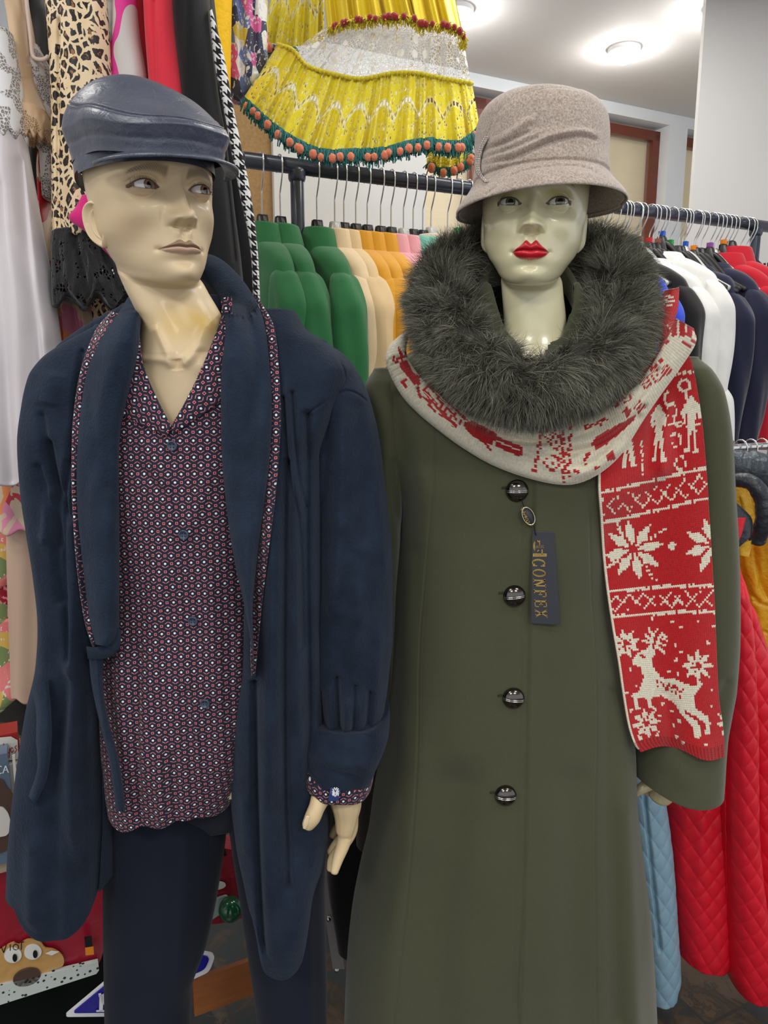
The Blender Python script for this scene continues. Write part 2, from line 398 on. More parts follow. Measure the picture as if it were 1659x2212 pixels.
for nme, t0, t1 in (('window_1', WA0, WA1), ('window_2', WB0, WB0+2)):
    fr = Acc(); w = .055
    t1_ = t1; t1 = t1+.08 if t0 == WA0 else t1
    z1 = ztop-.02; D = -.12
    wbox(fr, t0, t0+w, D, D+.05, zs, z1, WO); wbox(fr, t1-w-.08, t1-.08, D, D+.05, zs, z1, WO)
    wbox(fr, t0, t1-.08, D, D+.05, z1-w, z1, WO); wbox(fr, t0, t1-.08, D, D+.05, zs, zs+w, WO)
    tm = tw(1046, 490); tm = tm if t0 < tm < t1 else t0+.9
    wbox(fr, tm-.04, tm+.04, D, D+.05, zs, z1, WO)
    f = struct(fr, nme, mb)
    bb = Acc(); wbox(bb, t0+.02, t1-.1, D-.03, D-.035, zs, z1, WO); q = bb.obj('blind', bl.m, f, smooth_=False)
    gg = Acc(); wbox(gg, t0+.02, t1-.1, D+.02, D+.026, zs, z1, WO); q = gg.obj('window_pane', gl, f, smooth_=False)
# partition at the right, a plain grey wall nearer than the window wall
A = Acc(); PT = PP(1512, 350, 3.15-.487*1.2); n = NV
A.box((PT[0]+1.62, PT[1]+.12, 1.5), (3.2, .03, 3.0)); struct(A, 'wall_partition', M_grey)
A = Acc(); A.box((-2.3, 2.0, 1.5), (.1, 5, 3.0)); struct(A, 'wall_left', M_grey)
# panels behind the dresses
br = Mat('chipboard', (166, 132, 86), .85); br.color(br.mix(br.noise(120, 3), (140, 106, 66), (184, 150, 104))); br.vary(3, .08)
def panel(name, label, x0, x1, ytop, Y0, m, zb=0.02, slant=0):
    p0 = PP(x0, ytop+slant, Y0); p1 = PP(x1, ytop, Y0)
    V = []
    for off in (0, -.018):
        for p, z in ((p0, zb), (p1, zb), (p1, p1[2]), (p0, p0[2])): V.append(np.array([p[0], p[1], z])+NV*off)
    o = mesh_np(name, V, [[0, 1, 2, 3], [7, 6, 5, 4], [0, 4, 5, 1], [1, 5, 6, 2], [2, 6, 7, 3], [3, 7, 4, 0]], m, smooth_=False)
    return tag(o, label, 'panel')
panel('chipboard_panel', 'brown chipboard panel standing behind the green coats, slanted top edge', 470, 587, 90, 2.52, br.m, slant=110)
wp = Mat('white_laminate', (218, 218, 216), .4).vary(5, .03)
panel('white_panel', 'white board panel standing behind the hanger hooks beside the brown chipboard', 587, 921, 200, 2.5, wp.m)
# ---- ceiling lamps: small downlights, bulb hanging just below the ceiling
ml = Mat('lamp_glow', (255, 255, 255)).emit((255, 253, 248), 40).m; mr = Mat('lamp_ring', (235, 235, 235), .3).m
spots = [P(1348, 112, 1), P(985, 28, 1), P(1560, 22, 1)]
for i, s in enumerate(spots):
    d = s-np.array([0, 0, CAMH]); k = (2.985-CAMH)/d[2]; p = np.array([0, 0, CAMH])+d*k
    r = thing('ceiling_lamp', ['round downlight glowing in the ceiling above the taupe hat', 'round downlight glowing in the ceiling beside the yellow dress', 'round downlight in the ceiling at the edge of the grey partition'][i], 'ceiling lamp', p, 0, 'downlights in the ceiling')
    A = Acc(); th = np.linspace(0, 2*math.pi, 33)
    A.grid(np.array([[p+np.array([math.cos(t)*q, math.sin(t)*q, z]) for t in th] for q, z in ((.075, .014), (.075, -.004), (.055, -.008), (.05, .01))])); A.obj('lamp_ring', mr, r)
    A = Acc(); A.grid(np.array([[p+np.array([math.cos(t)*math.sin(f)*.042, math.sin(t)*math.sin(f)*.042, -.025+.03*math.cos(f)]) for t in th] for f in np.linspace(0.01, 3.13, 14)])); A.obj('bulb', ml, r)
    l = bpy.data.lights.new('downlight', 'POINT'); l.energy = 4; l.shadow_soft_size = .05; l.color = (1, .98, .95)
    o = bpy.data.objects.new('downlight', l); COL.objects.link(o); o.location = tuple(p-np.array([0, 0, .09]))
# ================================================================ UPPER RAIL, HANGERS, JACKETS
R0 = np.array([-.356, 2.0, 2.015])
def rail_t(px, org=R0, y=None):
    lo, hi = -1.0, 4.0
    for _ in range(50):
        mid = (lo+hi)/2; q = org+RV*mid
        if proj(q)[0] < px: lo = mid
        else: hi = mid
    return lo
M_rail = Mat('dark_blue_rail', (44, 50, 66), .35, coat=.3).vary(30, .15).m
M_chrome = Mat('chrome', (205, 205, 205), .22, metal=1).m
M_blackpl = Mat('black_plastic', (34, 33, 34), .35).m
rk = thing('clothes_rack', 'dark blue pipe clothes rack with upright posts behind the mannequins', 'clothes rack', tuple(R0*[1, 1, 0]))
A = Acc(); t1 = 2.25
q = [R0, R0+RV*t1]
th = np.linspace(0, 2*math.pi, 33)
rr = .0195
ring = lambda c, r: np.array([c+r*(math.cos(t)*NV+math.sin(t)*np.array([0, 0, 1])) for t in th])
A.grid(np.array([ring(R0+RV*.03, .013), ring(R0, .0145), ring(R0, rr), ring(R0+RV*t1, rr), ring(R0+RV*t1, .001)])); A.obj('rail', M_rail, rk)
for px in (641, 1634):
    tt = rail_t(px); A = Acc(); c = R0+RV*tt
    A.tube([c*[1, 1, 0]+np.array([0, 0, .01]), c-np.array([0, 0, .01])], .018, 24, 8)
    A.tube([c-np.array([0, 0, .03]), c-np.array([0, 0, .012])], .023, 24, 4); A.obj('post', M_rail, rk)
hook_names = 0
def hook_pts(r=.024, drop=.125):
    a = [(-r*math.cos(math.radians(x)), 0, r*math.sin(math.radians(x))-.001) for x in range(-35, 190, 15)]
    a += [(r*.93, 0, -.022), (r*.55, 0, -.045), (.002, 0, -.068), (0, 0, -.085), (0, 0, -drop)]
    return a
def make_hanger(label, mat, group, clip=None, w=.2, r=.024, drop=.125):
    t = thing('clothes_hanger', label, 'hanger', group=group)
    A = Acc(); A.tube([(x, y, z) for x, y, z in hook_pts(r, drop)], .0021, 8, 46); A.obj('hook', M_chrome, t)
    A = Acc(); A.tube([(-w*.8, 0, -drop-.13), (-w*.5, 0, -drop-.09), (-.035, 0, -drop-.018), (0, 0, -drop+.0), (.035, 0, -drop-.018), (w*.5, 0, -drop-.09), (w*.8, 0, -drop-.13)], .010, 10, 30)
    A.tube(np.array([(0, 0, -drop-.035, .026), (0, 0, -drop-.01, .019), (0, 0, -drop+.016, .011), (0, 0, -drop+.022, .009)]), 0, 4 if mat is M_blackpl else 12, 8) if 0 else A.grid(np.array([[(a*w_, b*.012, z) for a, b in ((-1, -1), (1, -1), (1, 1), (-1, 1), (-1, -1))] for z, w_ in ((-drop-.04, .03), (-drop-.012, .021), (-drop+.016, .012), (-drop+.022, .008), (-drop+.022, .001))]))
    A.obj('shoulder_bar', mat, t)
    if clip is not None:
        A = Acc(); A.box((0, 0, -drop+.03), (.018, .016, .016)); A.box((0, 0, -drop+.03), (.011, .02, .011)); A.obj('size_marker', clip, t, smooth_=False)
    return t
def dup(root, loc, rotz, label, group=None):
    r = root.copy(); COL.objects.link(r); r.location = loc; r.rotation_euler = (0, 0, rotz); r['label'] = label
    if group: r['group'] = group
    for ch in list(root.children):
        c = ch.copy(); COL.objects.link(c); c.parent = r
        for g in list(ch.children):
            d = g.copy(); COL.objects.link(d); d.parent = c
    return r
def se_ring(a, b, e, n, ph=0):
    th = np.linspace(0, 2*math.pi, n)+math.pi/2
    return np.sign(np.cos(th))*np.abs(np.cos(th))**(2/e)*a, np.sign(np.sin(th))*np.abs(np.sin(th))**(2/e)*b
def jacket(name, label, cat, mat, L=.72, hw=.2, th=.045, collar='stand', seed=0, group=None, slen=.58, sr=.055, quilt=0, drop=0.115, flare=1.15, cmat=None, mid=None):
    """garment on a hanger; local x along the shoulders (+x nears the viewer), y the thickness, z down from the rail"""
    t = thing(name, label, cat, group=group); r = np.random.RandomState(seed)
    z0 = -drop
    K = np.array([(0, .066, .040), (.010, .094, .046), (.032, .136, .050), (.072, hw*.92, th), (.115, hw*1.0, th*1.05), (.18, hw*.98, th*1.1), (.34, hw*.9, th*1.05), (L*.7, hw*flare*.93, th*1.15), (L, hw*flare, th*1.2)])
    n = 110; s = np.linspace(0, 1, n)**1.2*L; V = np.zeros((n+3, 97, 3))
    for i in range(n):
        a = pch(K[:, 0], K[:, 1], s[i]); b = pch(K[:, 0], K[:, 2], s[i]); x, y = se_ring(a, b, 2.5, 97)
        d = 1+.10*np.sin(x*60+seed+np.sin(s[i]*4+seed)*1.2)*smooth(.1, .5, s[i])
        V[i, :, 0] = x; V[i, :, 1] = y*d+.006*math.sin(s[i]*9+seed)*smooth(.1, .4, s[i]); V[i, :, 2] = z0-s[i]-.0*x
    for j, f in enumerate((.96, .5, 0)): V[n+j] = V[n-1]*[f, f, 1]+[0, 0, .002*j]
    if quilt:
        u = V[..., 0]+.3*np.sign(V[..., 1])*0; w = V[..., 2]
        q = np.abs(np.sin((u+w*.9)*math.pi/.062))*np.abs(np.sin((u-w*.9)*math.pi/.062)); V[..., 1] += np.sign(V[..., 1])*quilt*np.sqrt(q)
    uv = np.stack([V[..., 0], V[..., 2]], -1)
    grid('body', V, mat, t, uv, local=True)
    for sg in (1, -1):
        n2 = 80; s2 = np.linspace(0, 1, n2); zz = np.interp(s2, [0, 1], [z0-.064, z0-.064-slen])
        cx = pch([0, .07, .2, .6, 1], [hw*.74, hw*.90, hw*1.0, hw*1.0, hw*.93], s2)*sg
        ra = pch([0, .07, .22, .5, 1], [.004, sr*.55, sr*.95, sr*.92, sr*.66], s2); rb = pch([0, .07, .22, .5, 1], [.004, th*.85, th*1.12, th*1.2, th*1.0], s2)
        V2 = np.zeros((n2+2, 49, 3))
        for i in range(n2):
            a = np.linspace(0, 2*math.pi, 49); w = 1+.06*np.sin(a*3+s2[i]*7+seed)+.05*np.sin(a*5-s2[i]*11+seed)
            V2[i, :, 0] = cx[i]+ra[i]*np.cos(a)*w; V2[i, :, 1] = rb[i]*np.sin(a)*w+.012*s2[i]*math.sin(seed*1.7); V2[i, :, 2] = zz[i]+(.03*np.cos(a)*0)
        V2[n2] = (V2[n2-1]-[cx[-1], 0, 0])*[.85, .85, 1]+[cx[-1], 0, .001]; V2[n2+1] = [cx[-1], 0, zz[-1]+.02]
        if quilt:
            a = np.linspace(0, 2*math.pi, 49)[None, :]*sr; w = V2[..., 2]
            q = np.sqrt(np.abs(np.sin((a+w)*math.pi/.058))*np.abs(np.sin((a-w)*math.pi/.058)))*quilt
            dx = V2[..., 0]-np.r_[cx, cx[-1], cx[-1]][:, None]; rr_ = np.hypot(dx, V2[..., 1])+1e-6
            V2[..., 0] += dx/rr_*q; V2[..., 1] += V2[..., 1]/rr_*q
        a = np.linspace(0, 2*math.pi, 49)
        uv2 = np.stack([np.broadcast_to(a*sr, V2.shape[:2]), V2[..., 2]], -1)
        grid('sleeve', V2, mat, t, uv2, local=True)
    if collar:
        h = {'stand': .045, 'shawl': .035, 'none': .012, 'hood': .06}[collar]
        n3 = 41; a = np.linspace(0, 2*math.pi, n3); V3 = []
        prof = [(.96, -.012), (.98, .012), (.98, h*.9), (1.03, h), (1.14, h*.75), (1.32, h*.1), (1.50, -.036), (1.52, -.044), (1.3, -.034)]
        for f, dz in prof:
            V3.append(np.stack([f*.068*np.cos(a), f*.042*np.sin(a), z0+dz-.004*np.sin(a)-.016*np.abs(np.cos(a))*max(0, f-1)*3], 1))
        grid('collar', crv(np.array(V3)), cmat or mat, t, local=True)
    return t
def crv(V, n=24):            # smooth a coarse ring stack along its rows
    out = np.zeros((n, V.shape[1], 3)); L = np.linspace(0, 1, len(V)); q = np.linspace(0, 1, n)
    for j in range(V.shape[1]):
        for k in range(3): out[:, j, k] = pch(L, V[:, j, k], q)
    return out
ROT = math.atan2(NV[1], NV[0])
hang_hr = Mat('clear_plastic', (190, 190, 188), .2, spec=.6).m
clipm = {c: Mat(c+'_marker', v, .4).m for c, v in dict(green=(40, 150, 60), orange=(236, 140, 30), blue=(40, 90, 190), yellow=(225, 205, 40), red=(205, 40, 50), brown=(150, 95, 80), purple=(150, 80, 160)).items()}
cw = lambda n, c, **k: cloth(n, c, **k).m
C_green = cw('green_wool', (46, 112, 66)); C_beige = cw('beige_wool', (222, 192, 146)); C_must = cw('mustard_wool', (214, 152, 40)); C_pink = cw('pink_wool', (224, 156, 162))
C_pale = cw('pale_beige_wool', (230, 204, 166)); C_teal = cw('teal_wool', (112, 178, 162)); C_cream = cw('cream_wool', (234, 222, 204)); C_lil = cw('lilac_cloth', (196, 186, 204)); C_navy = cw('navy_cloth', (26, 28, 52)); C_blk = cw('black_cloth', (24, 23, 24))
C_white = cw('white_cloth', (218, 218, 214)); C_red = cw('red_cloth', (176, 20, 38)); C_blue = cw('royal_blue_cloth', (36, 70, 200)); C_wine = cw('wine_cloth', (112, 52, 66))
PAL = {}
def put(px, name, label, mat, drop=.15, z=0, yaw=0, hang=None, clip=None, hlabel=None, **k):
    p = R0+RV*rail_t(px)
    if name:
        j = jacket(name, label, 'coat' if 'coat' in name else 'jacket', mat, drop=drop+.050, **k)
        j.location = tuple(p+np.array([0, 0, z])); j.rotation_euler = (0, 0, ROT+yaw)
    if hlabel:
        key = (hang, clip, drop); g = 'hangers on the upper rail'
        if key not in PAL:
            PAL[key] = make_hanger(hlabel, M_blackpl if hang != 'clear' else hang_hr, g, clipm.get(clip), drop=drop); PAL[key].location = tuple(p); PAL[key].rotation_euler = (0, 0, ROT+yaw)
        else: dup(PAL[key], tuple(p), ROT+yaw, hlabel, g)
GL = 'coats hanging on the upper rail'
put(563, 'wool_coat', 'dark green coat at the left end of the rail, beside the houndstooth edge', C_green, seed=1, group=GL, hlabel='black hanger with wire hook, first from the open rail end', hang='b')
put(603, 'wool_coat', 'dark green coat, the narrow middle one of the three green coats', C_green, seed=2, group=GL, hlabel='black hanger with wire hook, second from the open rail end', hang='b', yaw=.03)
put(683, 'wool_coat', 'dark green coat with wide sleeve, nearest the beige coats', C_green, seed=3, group=GL, sr=.066, hlabel='black hanger with wire hook just right of the rail post', hang='b')
put(722, 'wool_coat', 'pale beige coat mostly hidden between green and camel coats', C_pale, seed=4, group=GL, hlabel='clear hanger with wire hook holding the pale beige coat', hang='clear', sr=.045)
put(742, 'wool_coat', 'camel beige coat beside the dark green coats', C_beige, seed=5, group=GL, hlabel='black hanger with wire hook holding the camel beige coat', hang='b')
put(768, 'wool_coat', 'mustard yellow coat whose collar touches the camel coat', C_must, seed=6, group=GL, hlabel='black hanger with wire hook on the first mustard coat', hang='b', sr=.045)
put(793, 'wool_coat', 'mustard yellow coat, the foremost of the mustard coats', C_must, seed=7, group=GL, hlabel='black hanger with wire hook on the middle mustard coat', hang='b')
put(822, 'wool_coat', 'mustard yellow coat tucked beside the pink coats', C_must, seed=8, group=GL, hlabel='black hanger with wire hook on the last mustard coat', hang='b', sr=.045)
put(845, 'wool_coat', 'dusty pink coat with folded collar beside the mustard coats', C_pink, seed=9, group=GL, hlabel='black hanger with wire hook on the nearer pink coat', hang='b')
put(872, 'wool_coat', 'dusty pink coat behind the first pink one, near the fur collar', C_pink, seed=10, group=GL, hlabel='clear hanger with wire hook on the farther pink coat', hang='clear')
put(893, 'wool_coat', 'mint teal coat, the lower-collared of the two', C_teal, seed=11, group=GL, hlabel='black hanger with wire hook on the lower mint coat', hang='b', sr=.045)
put(914, 'wool_coat', 'mint teal coat with raised collar behind the fur', C_teal, seed=12, group=GL, hlabel='black hanger with wire hook on the raised mint coat', hang='b')
put(932, 'wool_coat', 'off white coat between the mint and lilac garments', C_cream, seed=13, group=GL, hlabel='clear hanger with wire hook on the off white coat', hang='clear', sr=.045, drop=.14)
put(968, 'wool_coat', 'pale lilac garment whose shoulder shows left of the fur', C_lil, seed=14, group=GL, hlabel='large black hanger with wire hook on the lilac garment', hang='b', drop=.16)
put(990, 'jacket', 'navy jacket hanging left of the woman mannequin hat brim', C_navy, seed=15, group=GL, hlabel='black hanger with green size marker left of the hat brim', hang='b', clip='green', drop=.15)
GR = 'blazers on the upper rail'
for px, c, l in ((1012, 'orange', 'black hanger with orange size marker under the hat brim'), (1030, 'blue', 'black hanger with blue size marker under the hat brim'), (1052, 'yellow', 'black hanger with yellow size marker beside the mannequin cheek')):
    put(px, None, None, None, hlabel=l, hang='b', clip=c, drop=.15)
put(1328, 'blazer', 'royal blue blazer whose shoulder shows right of the fur collar', C_blue, seed=20, group=GR, hlabel='black hanger carrying the royal blue blazer beside the fur collar', hang='b', L=.66, collar='shawl', drop=.13, yaw=0.34)
put(1374, 'blazer', 'black blazer hanging between the blue and white blazers', C_blk, seed=21, group=GR, hlabel='black hanger with green size marker on the black blazer', hang='b', clip='green', L=.66, collar='none', drop=.12, yaw=0.34)
put(1406, 'blazer', 'white blazer with rolled collar, next to the black blazer', C_white, seed=22, group=GR, hlabel='black hanger with red size marker on the white blazer', hang='b', clip='red', L=.68, collar='none', drop=.12, flare=1.2, yaw=0.34)
put(1433, 'blazer', 'cream white blazer with square shoulder, hung higher', C_white, seed=23, group=GR, hlabel='black hanger with blue size marker on the cream blazer', hang='b', clip='blue', L=.68, collar='none', drop=.095, hw=.205, flare=1.45, yaw=0.34)
put(1504, 'blazer', 'navy blazer hanging just right of the white blazers', C_navy, seed=24, group=GR, hlabel='black hanger with orange size marker on the navy blazer', hang='b', clip='orange', L=.68, collar='none', drop=.13, hw=.17, sr=.06, yaw=0.26)
put(1538, 'blazer', 'navy blazer with higher shoulder below the red jackets', C_navy, seed=25, group=GR, hlabel='black hanger with purple size marker on the higher navy blazer', hang='b', clip='purple', L=.68, collar='none', drop=.115, hw=.19, sr=.06, yaw=0.26)
put(1567, 'blazer', 'bright red jacket with its shoulder lower than its neighbour', C_red, seed=26, group=GR, hlabel='black hanger with orange marker on the bright red jacket', hang='b', clip='orange', L=.6, collar='shawl', drop=.10, hw=.19, yaw=0.26)
put(1584, 'blazer', 'deep red jacket with standing collar near the rail post', C_red, seed=27, group=GR, hlabel='black hanger with wire hook on the deep red jacket', hang='b', L=.6, collar='stand', drop=.085, hw=.2, yaw=0.26)
ORD = 'third fourth fifth sixth seventh eighth ninth tenth eleventh twelfth thirteenth fourteenth fifteenth sixteenth seventeenth eighteenth nineteenth twentieth twenty-first twenty-second twenty-third twenty-fourth twenty-fifth twenty-sixth twenty-seventh twenty-eighth twenty-ninth thirtieth'.split()
_allpx = sorted([1328, 1374, 1406, 1433, 1504, 1538, 1567, 1584, 1303, 1312, 1342, 1350, 1356, 1376, 1386, 1414, 1426, 1452, 1470, 1478, 1484, 1508, 1520, 1548, 1556, 1576, 1604, 1616, 1622])
for i, (px, c) in enumerate([(1303, None), (1312, None), (1342, None), (1350, None), (1356, None), (1376, None), (1386, 'brown'), (1414, None), (1426, 'brown'), (1452, 'green'), (1470, None), (1478, None), (1484, 'blue'), (1508, None), (1520, None), (1548, None), (1556, None), (1576, None), (1604, None), (1616, None), (1622, None)]):
    k_ = _allpx.index(px); l = 'wire-hook hanger, '+('first' if k_ == 0 else 'second' if k_ == 1 else ORD[k_-2])+' hook to the right of the taupe hat brim'
    put(px, None, None, None, hlabel=l+(', %s marker' % c if c else ''), hang='b' if i % 3 else 'clear', clip=c, drop=.12, yaw=.3)
# little black plastic basket at the far right of the rail
A = Acc(); p = R0+RV*rail_t(1652)+NV*.03-np.array([0, 0, .13])
for i in range(7):
    wbox(A, i*.026, i*.026+.008, .0, .006, -.09, 0, p); wbox(A, 0, .17, 0, .006, -.09+i*.0145, -.083+i*.0145, p)
    wbox(A, i*.026, i*.026+.008, -.1, -.094, -.09, 0, p)
    wbox(A, -.0, .006, -i*.016, -i*.016-.006, -.09, 0, p)
wbox(A, 0, .17, -.1, 0.006, -.094, -.09, p)
tag(A.obj('plastic_basket', M_blackpl, smooth_=False), 'black perforated plastic basket beside the rail post at the right', 'basket')
# ================================================================ LOWER CHROME RAIL with padded coats
q = P(1600, 966, 1.66); L0 = np.array(q)-RV*1.1
rk2 = thing('garment_rail', 'thin chrome garment rail low on the right holding padded coats', 'clothes rack', (L0[0], L0[1], 0))
A = Acc(); A.tube([L0, L0+RV*2.4], .0085, 16, 6); A.obj('rail', M_chrome, rk2)
for tt in (.02, 2.38):
    A = Acc(); c = L0+RV*tt; A.tube([c*[1, 1, 0], c], .012, 16, 6); A.obj('post', M_chrome, rk2)
def lrail(px): return L0+RV*rail_t(px, L0)
def puffer(name, col, rough=.42, seams=None, sheen=0):
    m = Mat(name, col, rough, sheen=sheen, spec=.45); m.vary(6, .08)
    u = m.sep('UV'); a = (u[0]+u[1]*.8)/.052; b = (u[0]-u[1]*.8)/.052
    ea = eabs(efr(a)-.5)*2.0; eb = eabs(efr(b)-.5)*2.0
    h = 1-emax(ea, eb)**6.0
    m.bump(h, 1.0, .0045); m.bump(m.noise(38, 3, .6, sc=(1, 1, 1)), .45, .004)
    return m.m
M_qred = puffer('red_quilted_nylon', (206, 26, 44)); M_qblue = puffer('pale_blue_quilted_nylon', (124, 158, 176), .55)
def plain_puff(name, col, rough=.4):
    m = Mat(name, col, rough, spec=.45); m.bump(m.noise(16, 4, .6), .9, .012); m.bump(m.noise(60, 3), .4, .003); return m.m
M_pblack = plain_puff('charcoal_nylon', (44, 48, 56)); M_pyel = plain_puff('yellow_nylon', (214, 162, 30)); M_pslate = plain_puff('slate_nylon', (52, 62, 72))
def lower(px, name, label, mat, zb, hw=.2, th=.07, seed=0, ztop=None, **k):
    p = lrail(px); L = p[2]-.1-zb
    j = jacket(name, label, 'coat', mat, L=L, hw=hw, th=th, drop=.1, seed=seed, collar=k.pop('collar', 'stand'), slen=.62, sr=.055, quilt=.005, group='padded coats on the chrome rail', **k)
    j.location = tuple(p); j.rotation_euler = (0, 0, ROT); return j
def hangq(name, label, rows, m, sx=.0185, sz=.0265, amp=.0040, seed=0, folds=(), hem=None, group='padded coats on the chrome rail'):
    V, uv, X, Y = slab(rows, 420, 260, 2.3, folds, drape=(.004, .03, .006), seed=seed)
    a_ = V[..., 0]/sx; b_ = V[..., 2]/sz; q = np.abs(np.sin((a_+b_)*math.pi/2))*np.abs(np.sin((a_-b_)*math.pi/2)); q = np.clip(q, 0, 1)**.38
    V = V.copy(); V[..., 1] -= np.where(V[..., 1] < rows[0][3], 1, -1)*amp*q
    if hem: V[..., 2] -= smooth(rows[-1][0]-80, rows[-1][0], Y)*hem(X)
    c = V.mean((0, 1)); t = thing(name, label, 'coat', (c[0], c[1], float(V[..., 2].max())), 0, group)
    grid('shell', V, m, t, np.stack([V[..., 0], V[..., 2]], -1)); return t
M_qred = Mat('red_quilted_nylon', (214, 24, 44), .42, spec=.4).vary(8, .06); M_qred.bump(M_qred.noise(60, 3, .6), .35, .003); M_qred = M_qred.m
M_qblue = Mat('pale_blue_quilted_nylon', (132, 164, 182), .6, spec=.3).vary(8, .05); M_qblue.bump(M_qblue.noise(60, 3, .6), .35, .003); M_qblue = M_qblue.m
hangq('quilted_coat', 'pale blue quilted coat hanging right behind the olive coat', [(1150, 1280, 1370, 1.50, .03), (1240, 1270, 1400, 1.50, .07), (1500, 1300, 1415, 1.50, .075), (1720, 1330, 1427, 1.50, .08), (1880, 1345, 1445, 1.50, .08), (2040, 1365, 1456, 1.50, .08), (2130, 1372, 1461, 1.50, .08), (2168, 1378, 1452, 1.50, .078)], M_qblue, seed=3, folds=[('g', [(1390, 1700), (1410, 1900), (1425, 2050)], 4, .010)])
hangq('quilted_coat', 'red quilted coat with the shorter hem, beside the pale blue coat', [(1150, 1400, 1480, 1.56, .03), (1250, 1390, 1540, 1.56, .08), (1500, 1400, 1566, 1.56, .085), (1720, 1420, 1572, 1.56, .085), (1900, 1436, 1575, 1.56, .085), (2060, 1450, 1576, 1.56, .085), (2086, 1454, 1573, 1.56, .08)], M_qred, seed=4, hem=lambda X: .012*smooth(1450, 1560, X), folds=[('g', [(1500, 1700), (1490, 1900)], 16, .006)])
hangq('quilted_coat', 'red quilted coat with the longest hem, in the middle of the reds', [(1215, 1560, 1590, 1.50, .02), (1300, 1552, 1604, 1.50, .06), (1500, 1550, 1616, 1.50, .07), (1630, 1548, 1622, 1.50, .07), (1766, 1548, 1622, 1.50, .075), (1932, 1556, 1634, 1.50, .078), (2043, 1562, 1650, 1.50, .08), (2126, 1566, 1659, 1.50, .08), (2166, 1578, 1655, 1.50, .075)], M_qred, seed=5, sx=.0175, folds=[('g', [(1572, 1500), (1574, 1800), (1572, 2100)], 4, .01)])
# ================================================================ MANNEQUIN HEADS (local: x viewer's right, f forward, z up from the chin)
def G(x, z, cx, cz, sx, sz): return np.exp(-((x-cx)/sx)**2-((z-cz)/sz)**2)
def head_grid(p, nc=420, nr=520):
    K = np.array(p['rows'])       # s, zf, zb, w, f, b
    sN = np.linspace(0, 1, nr)
    # more rows where the face is
    dens = 1+1.6*np.exp(-((sN-.42)/.22)**2); q = np.cumsum(dens); q = (q-q[0])/(q[-1]-q[0]); s = np.interp(np.linspace(0, 1, nr), q, sN)
    zf, zb, w, f, b = [pch(K[:, 0], K[:, k], s) for k in range(1, 6)]
    ph = np.linspace(-math.pi, math.pi, nc); ph = ph-.62*np.sin(ph)*np.abs(np.sin(ph))**0.0*1.0   # denser at the front
    ph = np.sign(ph)*np.abs(ph)
    c = np.cos(ph); sn = np.sin(ph)
    e = pch(K[:, 0], K[:, 6], s)[:, None]
    x = w[:, None]*np.sign(sn)*np.abs(sn)**(2/e)
    y = np.where(c > 0, f[:, None]*np.abs(c)**(2/e), -b[:, None]*np.abs(c)**(2/2.1))
    mixf = (1+c)/2; mixf = mixf**1.0
    z = zf[:, None]*mixf+zb[:, None]*(1-mixf)
    return s, ph, x, y, z, c
